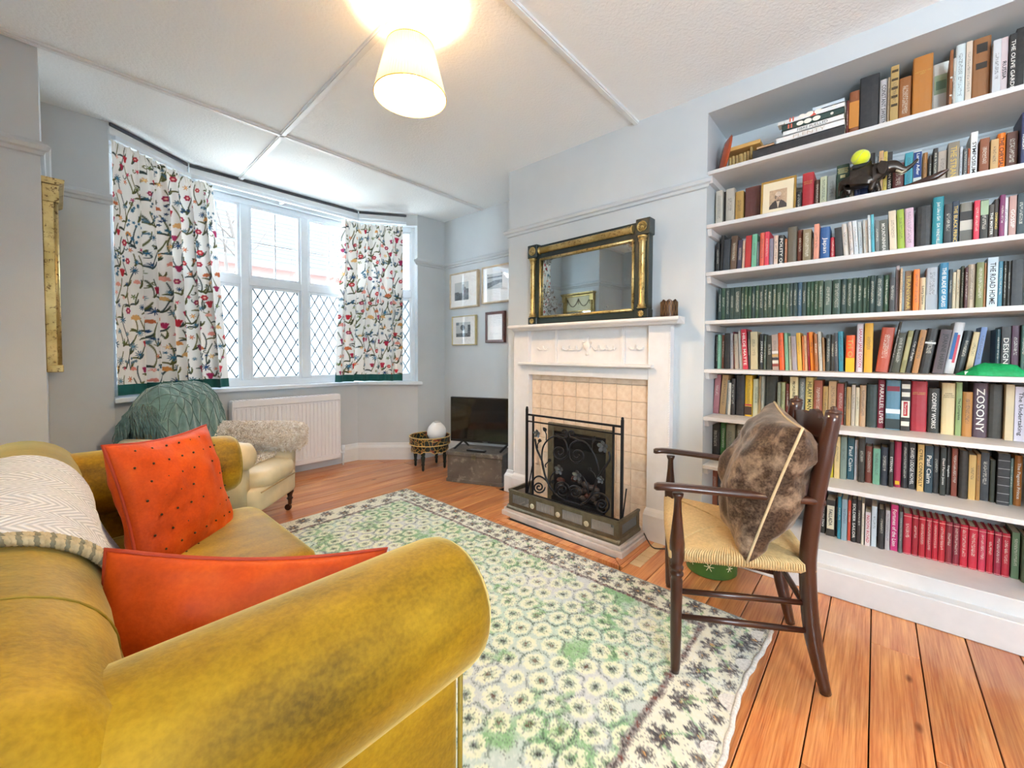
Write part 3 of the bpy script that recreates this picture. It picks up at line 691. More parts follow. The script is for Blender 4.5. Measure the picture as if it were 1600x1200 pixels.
# tiles (beige), real tiles with joints round the fire opening
M_tile = NT('beige_glazed_tile'); _v = M_tile.coord('Object'); M_tile.col(M_tile.ramp(M_tile.noise(_v, 30, 4), [(.35, hx('dcc2a8')), (.7, hx('ead6c0'))])); M_tile.set(Roughness=.32); M_tile.bump(M_tile.noise(_v, 70), .08, .002); M_tile = M_tile.m
part(MB().box(2.3535, 2.37, .985, 1.90, 0, .94), 'tile_bed', plain('joint_grout', 'b39c84', .9), fp)
OY0, OY1, OZ = 1.235, 1.715, .615
ty = [.992 + (1.895 - .992) * k / 9 + (0 if k in (0, 9) else .02) for k in range(10)]; tz = [.935]
tz += [.897]
while tz[-1] > 0: tz.append(max(0, tz[-1] - .104))
tcache = {}
for i in range(len(ty) - 1):
    for j in range(len(tz) - 1):
        a, b, c, d = ty[i], ty[i + 1], tz[j + 1], tz[j]
        if d - c < .02: continue
        if a >= OY0 - .02 and b <= OY1 + .06 and d <= OZ + .03: continue
        a2, b2, d2 = a, b, d
        key = (round(b - a, 3), round(d - c, 3)); m_ = tcache.get(key)
        if m_ is None: m_ = tcache[key] = MB().box(-.0085, .003, 0, b - a - .002, 0, d - c - .002, ch=.0018).mesh('tile', M_tile)
        o = part(m_, 'tile', None, fp); o.matrix_local = MW[fp.name].inverted() @ Matrix.Translation((2.3545 + rnd.uniform(-.0006, .0006), a + .001, c + .001))
# gas fire: bronze frame, dark opening with coals
ins = thing('gas_fire', 'dark gas fire with bronze frame and coals set into the fireplace', 'gas fire', (2.35, 1.475, 0))
fr = MB(); y0, y1, z1 = 1.225, 1.735, .60
for q in ((y0, y0 + .05, .02, z1), (y1 - .05, y1, .02, z1), (y0 + .05, y1 - .05, z1 - .055, z1)): fr.box(2.325, 2.352, *q, ch=.004)
part(fr, 'frame', M_bronze, ins)
part(MB().box(2.338, 2.352, y0 + .05, y1 - .05, .02, z1 - .055), 'firebox', plain('sooty_metal', '17171b', .35, var=.3), ins)
part(MB().box(2.318, 2.340, y0 + .06, y1 - .06, .44, .53, ch=.006), 'hood', plain('dark_hood', '232328', .25, metal=.6, var=.1), ins)
M_coal = plain('ash_coal', '3a3230', .8, var=.6, scale=30); M_coalr = plain('brick_red_coal', '45221a', .8, var=.5, scale=30)
rr = random.Random(9)
for k in range(16):
    c = (rr.uniform(2.315, 2.33), rr.uniform(1.32, 1.64), .10 + rr.uniform(0, .18)); b = MB().ball(c, (.02, rr.uniform(.02, .04), rr.uniform(.018, .03)), 6, 4)
    part(b, 'coal', M_coal if rr.random() < .7 else M_coalr, ins)
part(MB().box(2.30, 2.34, 1.28, 1.68, .03, .09), 'coal_tray', M_blackp, ins)

# hearth slab and fender
hs_ = thing('hearth_slab', 'pale stone hearth slab under the bronze fender', 'hearth', (2.12, 1.40, 0))
sl = MB(); hp = [(1.985, .975), (1.985, 1.862), (2.348, 1.84), (2.348, .995)]
hp = [(1.972, .978), (1.995, 1.872), (2.281, 1.872), (2.281, .978)]
def slab(poly, z0, z1): return MB().prism(poly, z0, z1, 2)
part(slab(hp, -.008, .030), 'lower_slab', M_marble, hs_, bevel=.004)
hp2 = [(1.984, .99), (2.006, 1.860), (2.281, 1.860), (2.281, .99)]
part(slab(hp2, .030, .050), 'upper_slab', M_marble, hs_, bevel=.005)
part(MB().box(2.281, 2.345, .996, 1.89, -.008, .045), 'rear_slab', M_marble, hs_)
for k in range(5):
    part(MB().box(1.958 + k * .066, 2.02 + k * .066, .998 - .062, .972, -.026, .0025, ch=.001) if False else MB().box(1.96 + k * .064, 2.021 + k * .064, .872, .931, -.0255, .0015, ch=.001), 'hearth_tile', M_htile, floor)
fd = thing('fender', 'low bronze fender with pierced panels and pale rosettes on the hearth', 'fender', (2.05, 1.42, .05))
fa, fb, fX, fz0, fz1 = 1.022, 1.822, 2.018, .05, .178
rail_ = MB(); 
for z, w_ in ((fz1 - .008, .016), (fz0 + .020, .012)):
    rail_.bar((fX, fa, z), (fX, fb, z), w_, .012)
    for y in (fa, fb): rail_.bar((fX, y, z), (2.27, y, z), w_, .012)
rail_.prism([(fX - .016, fz0), (fX - .014, fz0 + .010), (fX - .002, fz0 + .024), (fX + .008, fz0 + .024), (fX + .008, fz0)], fa - .012, fb + .012, 1)
for y, s in ((fa, -1), (fb, 1)): rail_.prism([(y + s * .012, fz0), (y + s * .012, fz0 + .010), (y + s * .001, fz0 + .024), (y - s * .006, fz0 + .024), (y - s * .006, fz0)], fX, 2.27, 0)
part(rail_, 'rail', M_bronze, fd)
n_ = 4; seg_ = (fb - fa) / n_
def grille(mb, p, q, z0, z1):
    p, q = Vector(p), Vector(q); L = (q - p).length; d = (q - p) / L; k = int(L / .0075)
    for i in range(k): c = p + d * (i + .5) * L / k; mb.bar(c + Vector((0, 0, z0)), c + Vector((0, 0, z1)), .0035, .003, up=d)
pan = MB(); gl = MB()
for i in range(n_):
    a, b = fa + i * seg_, fa + (i + 1) * seg_; mrg = .028
    for q in ((a, a + mrg, fz0 + .026, fz1 - .014), (b - mrg, b, fz0 + .026, fz1 - .014), (a + mrg, b - mrg, fz0 + .026, fz0 + .04), (a + mrg, b - mrg, fz1 - .03, fz1 - .014)): pan.box(fX - .002, fX + .004, *q)
    grille(gl, (fX + .001, a + mrg, 0), (fX + .001, b - mrg, 0), fz0 + .04, fz1 - .03)
for y in (fa, fb):
    for q in ((fX, fX + .035, fz0 + .026, fz1 - .014), (2.235, 2.27, fz0 + .026, fz1 - .014)): pan.box(q[0], q[1], y - .003, y + .003, q[2], q[3])
    pan.box(fX + .035, 2.235, y - .003, y + .003, fz0 + .026, fz0 + .042); pan.box(fX + .035, 2.235, y - .003, y + .003, fz1 - .032, fz1 - .014)
    grille(gl, (fX + .035, y, 0), (2.235, y, 0), fz0 + .042, fz1 - .032)
part(pan, 'panel', M_bronze, fd); part(gl, 'pierced_grille', plain('steel_bars', '9aa0a4', .3, metal=.8, var=0), fd, stuff=True)
for i in range(1, n_):
    y = fa + i * seg_; ro = MB().lathe([(.016, 0), (.017, .003), (.013, .005), (.006, .004), (.004, .007)], (fX - .002, y, .108), 16, ax=(-1, 0, 0))
    for k in range(8): a = 2 * PI * k / 8; ro.ball((fX - .006, y + .0115 * math.cos(a), .108 + .0115 * math.sin(a)), (.002, .0038, .0038), 6, 4)
    part(ro, 'rosette', M_brass, fd, smooth=True)
for y in (fa, fb): part(MB().lathe([(.012, 0), (.016, .006), (.012, .016), (.006, .024)], (fX, y, .05), 10), 'foot', M_bronze, fd, smooth=True)

# wrought iron fire screen
fs = thing('fire_screen', 'black wrought iron fire screen with scrolls and flowers in front of the fire', 'fire screen', (2.14, 1.42, .05))
SX = 2.145
def S(x, y, o=0): p = atX(760 + x / 3.75, 560 + y / 3.75, SX); return Vector((SX + o, p[1], p[2]))
ya, yb = S(238, 300).y, S(797, 380).y
zt = .70
frm = MB()
for y in (ya, yb): part(MB().bar((SX, y, .05), (SX, y, zt + .01), .014, .014).ball((SX, y, zt + .016), (.009, .009, .010), 8, 6), 'post', M_black, fs)
part(MB().bar((SX, ya, zt - .03), (SX, yb, zt - .03), .010, .012), 'top_rail', M_black, fs)
part(MB().bar((SX, ya, zt - .075), (SX, yb, zt - .075), .009, .009), 'inner_rail', M_black, fs)
part(MB().bar((SX, ya, .125), (SX, yb, .125), .010, .012), 'bottom_rail', M_black, fs)
for y in (ya - .055, yb + .055): part(MB().bar((SX, y, .075), (SX, y, zt - .03), .011, .011), 'upright', M_black, fs)
for y in (ya, yb): part(MB().bar((SX - .05, y, .055), (SX + .06, y, .055), .012, .010).bar((SX - .012, y - .004, .055), (SX + .06, y, .3), .006, .006), 'foot', M_black, fs)
def spiral(c, r0, a0, turns, d=1, n=26):
    out = []
    for i in range(n + 1):
        t = i / n; a = a0 + d * t * turns * 2 * PI; r = r0 * (1 - .86 * t) ; out.append((c[0] + r * math.cos(a), c[1] + r * math.sin(a)))
    return out
def wire(pts, r=.0045, end=True):
    r *= 1.3; P = [S(*p) for p in pts]; m = MB().tube(P, [r * (.7 if i in (0, len(P) - 1) else 1) for i in range(len(P))], 6)
    part(m, 'scroll', M_black, fs, smooth=True)
cat = lambda pts: smoothpath(pts, 6)
wire(cat([(285, 470), (295, 530), (325, 600), (345, 690), (385, 770), (450, 825), (550, 858)]), .0055)
wire(cat([(716, 545), (722, 590), (680, 660), (645, 720), (620, 790), (590, 835), (550, 858)]), .0055)
wire(cat([(335, 660), (325, 600), (332, 520), (370, 470), (420, 455), (462, 485), (478, 545)]) + spiral((430, 550), 48, 0, 1.6, 1)[1:])
wire(cat([(658, 670), (652, 620), (630, 560), (590, 500), (545, 482), (500, 500), (484, 545)]) + spiral((533, 568), 50, PI, 1.6, -1)[1:])
wire(cat([(408, 452), (440, 468), (470, 460)]) + spiral((456, 432), 19, 1.2, 1.5, -1)[1:])
wire(cat([(540, 480), (515, 468), (490, 462)]) + spiral((500, 438), 19, 2.2, 1.5, 1)[1:])
wire(cat([(400, 790), (415, 735), (450, 725)]) + spiral((446, 770), 44, -PI / 2, 1.9, 1)[1:])
wire(cat([(470, 835), (480, 790), (490, 760)]) + spiral((520, 785), 44, PI, 1.9, 1)[1:])
wire(cat([(378, 768), (350, 715), (305, 690), (272, 720), (270, 790)]) , .0045)
wire(spiral((308, 755), 36, 0, 1.9, 1), .0045)
wire(cat([(585, 842), (620, 800), (660, 788), (705, 815), (718, 870), (690, 905), (655, 890)]) + spiral((678, 858), 34, 2.3, 1.6, 1)[1:])
wire(cat([(372, 740), (375, 700), (400, 665), (425, 655)]), .0038); wire(cat([(598, 800), (590, 740), (565, 695), (548, 690)]), .0038)
wire(cat([(350, 640), (345, 625), (362, 605)]), .003); wire(cat([(300, 530), (300, 505), (308, 492)]), .003); wire(cat([(350, 480), (352, 450), (345, 430)]), .003); wire(cat([(620, 530), (622, 500), (636, 475)]), .003); wire(cat([(640, 700), (630, 675), (612, 658)]), .003)
def leafp(x, y, a, L=34, w_=11):
    pts = []; ca, sa = math.cos(a), math.sin(a)
    out = [(0, 0), (.25, .7), (.5, 1), (.8, .6), (1, 0), (.8, -.6), (.5, -1), (.25, -.7)]
    vs = [S(x + ca * L * u - sa * w_ * v, y + sa * L * u + ca * w_ * v, -.003 + .004 * abs(v)) for u, v in out]; vs2 = [v + Vector((.003, 0, 0)) for v in vs]; n = len(vs)
    part(MB().add(vs + vs2, [tuple(range(n)), tuple(range(n, 2 * n))[::-1]] + [(i, (i + 1) % n, (i + 1) % n + n, i + n) for i in range(n)]), 'iron_leaf', M_black, fs)
leafp(350, 432, -2.1); leafp(308, 495, -1.3, 26); leafp(362, 608, -1.0, 26); leafp(622, 490, -1.2, 38); leafp(612, 660, -2.3, 24); leafp(385, 735, -1.3, 26)
M_ironl = plain('burnished_iron', '6c727a', .32, metal=.85, var=.3, scale=60)
for x, y, rr_ in ((303, 440, 24), (688, 516, 30), (432, 650, 28), (538, 684, 28), (676, 708, 20)):
    m = MB(); c = S(x, y, -.010); R0 = rr_ / 3.75 / 637 * 2.9
    for k in range(5):
        a = 2 * PI * k / 5 + .3; vs = [c + Vector((.004, 0, 0))]
        for q in range(-3, 4): b = a + q * .19; rad = R0 * (1 - .06 * q * q * .6); vs.append(c + Vector((-.006 - .003 * math.cos(q), rad * math.cos(b), rad * math.sin(b))))
        vs2 = [v + Vector((.0025, 0, 0)) for v in vs]; n = len(vs)
        m.add(vs + vs2, [tuple(range(n)), tuple(range(n, 2 * n))[::-1]] + [(i, (i + 1) % n, (i + 1) % n + n, i + n) for i in range(n)])
    m.ball(tuple(c + Vector((-.006, 0, 0))), .007, 8, 6); part(m, 'iron_flower', M_ironl, fs)

# cable on the floor beside the fireplace
cb = smoothpath([(2.27, .99, .04), (2.25, .955, .010), (2.20, .90, .006), (2.235, .84, .006), (2.21, .80, .006), (2.25, .70, .006), (2.27, .62, .006)], 8)
tag(part(MB().tube(cb, .0035, 6), 'cable', M_blackp, smooth=True), 'thin black cable trailing from the fender along the floor by the skirting', 'cable')

# ---------------------------------------------------------------- overmantel mirror
AN = .040
MM = Matrix.Translation((2.305, 1.432, 1.2905)) @ Matrix.Rotation(-AN, 4, 'Z')
mr = thing('overmantel_mirror', 'gilt and black overmantel mirror with columns standing on the mantel shelf', 'mirror', M=MM)
W2, HH = .452, .560      # local: x depth (front = -x), y along the wall, z up
bk = MB(); bk.box(-.015, .03, -W2, W2, 0, HH, ch=.003)
bkm = MB()
iy, iz0, iz1 = .356, .055, .462
for q in ((-W2, W2, iz1, HH), (-W2, W2, 0, iz0), (-W2, -iy, iz0, iz1), (iy, W2, iz0, iz1)): bkm.box(-.018, .03, *q)
part(bkm, 'frame', M_ebony, mr, world=False)
for sy in (-1, 1):
    part(MB().box(-.036, .03, sy * W2 - .045 if sy > 0 else -W2 - .012, W2 + .012 if sy > 0 else -W2 + .045 + .0, HH - .085, HH + .012, ch=.003) if False else MB().box(-.036, .03, min(sy * (W2 - .075), sy * (W2 + .012)), max(sy * (W2 - .075), sy * (W2 + .012)), HH - .080, HH + .012, ch=.003), 'corner_block', M_ebony, mr, world=False)
    part(MB().box(-.036, .03, min(sy * (W2 - .075), sy * (W2 + .005)), max(sy * (W2 - .075), sy * (W2 + .005)), 0, .055, ch=.003), 'base_block', M_ebony, mr, world=False)
    yc = sy * (W2 - .035)
    ro = MB().lathe([(.030, 0), (.031, .004), (.025, .007), (.024, .003), (.010, .003), (.009, .008), (.003, .010)], (-.036, yc, HH - .034), 20, ax=(-1, 0, 0))
    for k in range(10): a = 2 * PI * k / 10; ro.ball((-.041, yc + .017 * math.cos(a), HH - .034 + .017 * math.sin(a)), (.004, .005, .005), 6, 4)
    part(ro, 'rosette', M_gilt, mr, smooth=True, world=False)
    r2 = MB()
    for k in range(10): a = 2 * PI * k / 10; r2.tube([(-.038, yc, .028), (-.042, yc + .018 * math.cos(a), .028 + .018 * math.sin(a))], [.002, .005], 5)
    part(r2, 'rosette', M_gilt, mr, smooth=True, world=False)
    part(MB().lathe([(.026, 0), (.028, .006), (.022, .012), (.024, .020), (.018, .030), (.018, .38), (.024, .39), (.020, .397), (.028, .408), (.028, .415)], (-.030, yc, .058), 18), 'column', M_gilt, mr, auto=True, world=False)
part(MB().lathe([(.024, 0), (.026, .008), (.020, .014), (.022, .03), (.021, .04), (.021, .68), (.022, .69), (.020, .705), (.026, .712), (.024, .72)], (-.026, -.36, HH - .038), 18, ax=(0, 1, 0)), 'top_column', M_gilt, mr, auto=True, world=False)
gm = MB()
for a, b in (((-iy, iz0), (iy, iz0)), ((-iy, iz1), (iy, iz1)), ((-iy, iz0), (-iy, iz1)), ((iy, iz0), (iy, iz1))): gm.tube([(-.020, *a), (-.020, *b)], .009, 8)
part(gm, 'inner_gilt_moulding', M_gilt, mr, smooth=True, world=False)
t = NT('foxed_mirror_glass'); v = t.coord('Object'); fx = t.math('MULTIPLY', t.noise(v, 55, 5, .75), t.ramp(t.noise(v, 3.2, 3), [(.38, (.3, .3, .3, 1)), (.62, (1.05, 1.05, 1.05, 1))]))
zz_ = t.node('ShaderNodeSeparateXYZ'); t.link(v, zz_.inputs[0]); hgt = t.ramp(zz_.outputs[2], [(.30, (.03, .03, .03, 1)), (.46, (.30, .30, .30, 1))]); fx = t.math('ADD', fx, hgt)
msk = t.ramp(fx, [(.53, (0, 0, 0, 1)), (.66, (1, 1, 1, 1))])
t.col(t.mix(msk, hx('cfd8da'), hx('4a423c'))); t.set(Metallic=1.0); rr2 = t.ramp(msk, [(0, (.02, .02, .02, 1)), (1, (.6, .6, .6, 1))]); t.link(rr2, t.b.inputs['Roughness'])
part(MB().box(-.010, -.006, -iy, iy, iz0, iz1), 'mirror_glass', t.m, mr, world=False)

# candle holder on the mantel
ch = thing('candle_holder', 'small brown pierced metal candle holder with a scalloped rim on the mantel shelf', 'candle holder', (2.285, .868, 1.290))
M_rust = plain('rusty_brown_metal', '4a3528', .4, metal=.5, var=.4, scale=50)
rim = []; n = 64
for z in (0, .01, .05, .085): rim.append([(.043 * math.cos(2 * PI * k / n), .043 * math.sin(2 * PI * k / n), z + (.012 * abs(math.sin(4 * 2 * PI * k / n)) if z > .08 else 0)) for k in range(n)])
part(MB().grid(rim, True).lathe([(.0, 0), (.043, 0), (.043, .004), (0, .004)], (0, 0, 0), 24), 'holder', M_rust, ch, world=False, smooth=True)
lat = MB()
for k in range(16):
    for s in (-1, 1): lat.tube([(.0445 * math.cos(2 * PI * (k + s * q / 6) / 16), .0445 * math.sin(2 * PI * (k + s * q / 6) / 16), .008 + .078 * q / 6) for q in range(7)], .0022, 4)
part(lat, 'lattice', plain('bronze_lattice', '7a5c3c', .35, metal=.6), ch, world=False, smooth=True)
part(MB().lathe([(.030, 0), (.030, .078), (.026, .081), (.003, .079), (.002, .088)], (0, 0, .005), 16), 'candle', plain('yellow_wax', 'e3bf66', .4, var=.05), ch, world=False, smooth=True)

# ---------------------------------------------------------------- four pictures in the recess
def paint_mat(name, rough=.5):
    t = NT(name); a = t.node('ShaderNodeVertexColor', layer_name='paint'); t.col(a.outputs[0]); t.set(Roughness=rough); return t.m
M_print = paint_mat('printed_paper', .6)
def printed(name, cv, to_world, parent, world=True):
    """flat print: canvas cells become vertex colours on a flat sheet; to_world(u, v) with u, v in 0..1"""
    ny, nx = cv.shape[:2]; P = np.zeros((ny, nx, 3))
    o, ux, vx = [np.array(q, float) for q in to_world]
    U, V = np.meshgrid(np.linspace(0, 1, nx), np.linspace(0, 1, ny)); P = o + U[..., None] * ux + V[..., None] * vx
    me = fast_grid(name, P, M_print, False); paint(me, cv); return part(me, name, None, parent, world=world)
def art(kind, nx, ny, seed):
    n = vnoise(nx, ny, 14, seed, 4); n2 = vnoise(nx, ny, 4, seed + 1, 2); Y, X = np.mgrid[0:ny, 0:nx] / np.array([ny, nx]).reshape(2, 1, 1)
    base = np.ones((ny, nx, 3)) * np.array([.78, .80, .80]); dark = np.array([.30, .33, .36])
    if kind == 'castle': m = ((Y < .30 + .25 * n) | ((np.abs(X - .62) < .07) & (Y < .85)) | ((np.abs(X - .74) < .05) & (Y < .7)) | ((X > .55) & (Y < .55 + .1 * n)))
    elif kind == 'bridge': m = ((np.abs(Y - .72 - .06 * n) < .05) | ((Y < .55) & (np.abs(Y - .35 - .3 * (X - .4)) < .12 + .1 * n)) | ((Y > .78) & (n > .55)))
    elif kind == 'park': m = ((Y < .2 + .1 * n) | (np.hypot((X - .45) * 1.2, (Y - .62)) < .16 + .08 * n) | ((X > .8) & (Y < .8)) | ((Y > .8) & (X < .2)))
    else: m = np.zeros((ny, nx), bool)
    k = (m * (.45 + .6 * n2) + .12 * n)[..., None]; return np.clip(base * (1 - k) + dark * k, 0, 1)
def picture(name, label, yz, kind, fmat, fw, depth, win, seed, mat_=True, matw='f1efec'):
    y1, y0, z1, z0 = yz   # y1 = left edge in view (larger y)
    yc, zc = (y0 + y1) / 2, (z0 + z1) / 2
    t = thing(name, label, 'picture', (XR, yc, z0), group='framed pictures in the recess'); xf = XR - depth
    m = MB()
    def pr(a, b, n_):   # moulded side with mitres
        pass
    o = [(y0, z0), (y1, z0), (y1, z1), (y0, z1)]; i_ = [(y0 + fw, z0 + fw), (y1 - fw, z0 + fw), (y1 - fw, z1 - fw), (y0 + fw, z1 - fw)]
    for k in range(4):
        k2 = (k + 1) % 4
        q = [(XR - .001, *o[k]), (xf + .004, *o[k]), (xf, o[k][0] * .8 + i_[k][0] * .2, o[k][1] * .8 + i_[k][1] * .2), (xf + .003, *i_[k]), (XR - .004, *i_[k])]
        q2 = [(XR - .001, *o[k2]), (xf + .004, *o[k2]), (xf, o[k2][0] * .8 + i_[k2][0] * .2, o[k2][1] * .8 + i_[k2][1] * .2), (xf + .003, *i_[k2]), (XR - .004, *i_[k2])]
        m.grid([q, q2])
    part(m, 'frame', fmat, t)
    part(MB().box(xf + .009, XR - .001, y0 + fw * .9, y1 - fw * .9, z0 + fw * .9, z1 - fw * .9), 'mount', plain('mount_card', matw, .8, var=.01), t)
    a, b, c, d = win; W_, H_ = y1 - y0, z1 - z0
    cv = art(kind, 56, 56, seed) if kind != 'letter' else letter(60, 90)
    X_ = xf + .0085
    printed('print', cv, ((X_, y1 - W_ * a, z0 + H_ * c), (0, -W_ * (b - a), 0), (0, 0, H_ * (d - c))), t)
    g = NT('picture_glass'); 
    part(MB().box(xf + .005, xf + .007, y0 + fw * .9, y1 - fw * .9, z0 + fw * .9, z1 - fw * .9), 'glass', M_glass, t)
    return t
def letter(nx, ny):
    a = np.ones((ny, nx, 3)) * .95; r = random.Random(4)
    for j in list(range(18, 24, 3)) + list(range(48, 84, 5)):
        x = 8 + r.randint(0, 6)
        while x < nx - 8:
            L = r.randint(2, 5); a[j + r.randint(-1, 1), x:x + L] = (.72, .73, .76); x += L + r.randint(1, 4)
    return a
M_pinef = plain('pale_oak_frame', 'c3b196', .45, var=.15, stretch=(1, 1, 1)); M_brownf = plain('red_brown_frame', '5c3430', .35, var=.5, scale=60)
picture('picture_frame', 'pale wooden framed castle engraving with wide white mount, upper left in the recess', (3.355, 2.930, 1.915, 1.552), 'castle', M_pinef, .016, .035, (.18, .68, .22, .72), 3)
picture('picture_frame', 'pale wooden framed river engraving half hidden by the chimney breast, upper right', (2.873, 2.44, 1.920, 1.566), 'bridge', M_pinef, .016, .035, (.17, .62, .38, .78), 5)
picture('picture_frame', 'small gilt framed park engraving with square print, lower left of the recess group', (3.324, 2.965, 1.472, 1.173), 'park', plain('thin_gilt_frame', 'c9b98a', .35, metal=.3), .009, .030, (.17, .78, .28, .78), 8)
picture('picture_frame', 'small red-brown framed handwritten letter, lower right of the recess group', (2.828, 2.575, 1.485, 1.192), 'letter', M_brownf, .026, .030, (.13, .88, .12, .90), 8)
struct(MB().ball((XR - .006, 3.03, 2.0), (.006, .006, .012), 8, 6), 'trim_hook', M_white)
# picture on the left wall seen in the mirror
y0, y1, z0, z1 = 1.55, 2.22, 1.12, 1.80
t = thing('picture_frame', 'large brown framed pale drawing on the left wall, seen only in the mirror', 'picture', (XL, 1.9, z0))
m = MB()
for q in ((y0, y1, z0, z0 + .035), (y0, y1, z1 - .035, z1), (y0, y0 + .035, z0 + .035, z1 - .035), (y1 - .035, y1, z0 + .035, z1 - .035)): m.box(XL, XL + .03, *q, ch=.004)
part(m, 'frame', plain('reddish_wood_frame', '6b4028', .4), t); part(MB().box(XL, XL + .018, y0 + .03, y1 - .03, z0 + .03, z1 - .03), 'mount', plain('cream_drawing', 'd9d3c4', .8, var=.1, scale=14), t)
# gilt pier mirror on the return wall
pm = thing('pier_mirror', 'tall narrow gilt pier mirror on the return wall left of the bay', 'mirror', (-.03, 3.22, .99))
xa, xb = -.03, .012
for y in (2.985, 3.445):
    part(MB().tube([(xb - .006, y, 1.02), (xb - .006, y, 1.80)], .017, 10), 'column', M_gilt, pm, smooth=True)
    part(MB().box(xa, xb - .004, y - .026, y + .026, .985, 1.875, ch=.003), 'side_rail', M_gilt, pm)
    part(MB().box(xa, xb + .014, y - .03, y + .03, 1.80, 1.885, ch=.003), 'corner_block', M_gilt, pm); part(MB().box(xa, xb + .014, y - .03, y + .03, .985, 1.02, ch=.003), 'base_block', M_gilt, pm)
part(MB().loft([[(xa + a, y, 1.885 + b) for a, b in ((0, 0), (.055, 0), (.072, .012), (.075, .028), (0, .028))] for y in (2.945, 3.485)]), 'cornice', M_gilt, pm)
part(MB().box(xa, xb - .004, 3.01, 3.42, .985, 1.01, ch=.003).box(xa, xb - .006, 3.01, 3.42, 1.66, 1.68, ch=.003).box(xa, xb - .004, 3.01, 3.42, 1.865, 1.885, ch=.003), 'cross_rail', M_gilt, pm)
part(MB().box(xa, xa + .02, 3.01, 3.42, 1.68, 1.865), 'tablet', plain('cream_tablet', 'd8d2b0', .5, var=.06), pm)
sw = MB()
for a, b in ((3.03, 3.215), (3.215, 3.40)): sw.tube([(xa + .024, a + (b - a) * i / 12, 1.835 - .10 * 4 * (i / 12) * (1 - i / 12)) for i in range(13)], .006, 6)
for y in (3.03, 3.215, 3.40): sw.tube([(xa + .024, y, 1.84), (xa + .024, y, 1.76)], [.008, .003], 6)
part(sw, 'swag', M_bronze, pm, smooth=True)
part(MB().box(xa, xa + .018, 3.01, 3.42, 1.01, 1.66), 'mirror_glass', plain('old_mirror_glass', 'd5dcde', .03, metal=1, var=.02), pm)

# ---------------------------------------------------------------- television, chest, stool
cf, cr_ = Vector((2.192, 2.704, 0)), Vector((2.393, 2.237, 0))
d = (cr_ - cf).normalized(); n = Vector((-d.y, d.x, 0)); CM = Matrix(((d.x, n.x, 0, cf.x), (d.y, n.y, 0, cf.y), (0, 0, 1, 0), (0, 0, 0, 1)))   # local x along the front, y backwards
L = (cr_ - cf).length
cs = thing('wooden_chest', 'low dark grey-brown wooden blanket chest under the television', 'chest', M=CM)
t = NT('grey_worn_wood'); v = t.coord('Object'); t.col(t.mix(t.ramp(t.noise(v, 14, 5, .7), [(.55, (0, 0, 0, 1)), (.66, (.6, .6, .6, 1))]), t.ramp(t.noise(v, 6, 4), [(.3, hx('4a443f')), (.7, hx('6b645c'))]), hx('9b938a'))); t.set(Roughness=.5); t.bump(t.noise(v, 50), .1, .002); M_chest = t.m
part(MB().box(.008, L - .008, .008, .28, .0, .225, ch=.002), 'body', M_chest, cs, world=False)
part(MB().box(0, L, 0, .288, 0, .030, ch=.003), 'plinth', M_chest, cs, world=False)
part(MB().box(-.002, L + .002, -.002, .29, .225, .262, ch=.004), 'lid', M_chest, cs, world=False)
part(MB().box(L / 2 - .02, L / 2 + .02, -.004, 0, .205, .245).lathe([(.006, 0), (.006, .004)], (L / 2, -.004, .225), 8, ax=(0, -1, 0)), 'lock_plate', M_bronze, cs, world=False)
# television: screen plane through measured corners
p0, p1 = atP(688, 619, (2.27, 2.72, 0), (n.x, n.y, 0)), atP(795, 625, (2.27, 2.72, 0), (n.x, n.y, 0))
TVM = Matrix(((d.x, n.x, 0, cf.x + n.x * .14 + d.x * -.03), (d.y, n.y, 0, cf.y + n.y * .14 + d.y * -.03), (0, 0, 1, .262), (0, 0, 0, 1)))
tv = thing('television', 'flat black television standing on the low wooden chest in the recess', 'television', M=TVM)
TW, TH0, TH1 = .66, .055, .445
part(MB().box(0, TW, 0, .030, TH0, TH1, ch=.003).box(.1, TW - .1, .03, .05, .10, .35, ch=.004), 'casing', M_blackp, tv, world=False)
part(MB().box(.010, TW - .010, -.0015, .001, TH0 + .022, TH1 - .010), 'screen', plain('black_screen', '08090b', .06, var=0, spec=.8), tv, world=False)
part(text_mesh('hisense', plain('silver_print', '9a9da2', .3), .045, .008), 'logo', None, tv, world=False).matrix_local = Matrix.Translation((TW / 2, -.0022, TH0 + .011)) @ Matrix.Rotation(PI / 2, 4, 'X')
for x in (.10, TW - .14):
    part(MB().bar((x + .02, .015, TH0 + .01), (x - .03, -.07, .006), .016, .010).bar((x + .02, .015, TH0 + .01), (x + .03, .09, .006), .016, .010), 'foot', M_blackp, tv, world=False)
rm = thing('remote_control', 'black remote control lying on the chest in front of the television', 'remote control', M=CM @ Matrix.Translation((.17, .035, .262)) @ Matrix.Rotation(-.05, 4, 'Z'))
part(MB().box(0, .17, 0, .042, 0, .016, ch=.004), 'body', M_blackp, rm, world=False)
bt = MB()
for i in range(9):
    for j in range(3): bt.box(.03 + i * .014, .038 + i * .014, .008 + j * .010, .014 + j * .010, .0155, .018)
part(bt, 'button', plain('grey_button', '8a8d90', .5), rm, world=False, stuff=True)
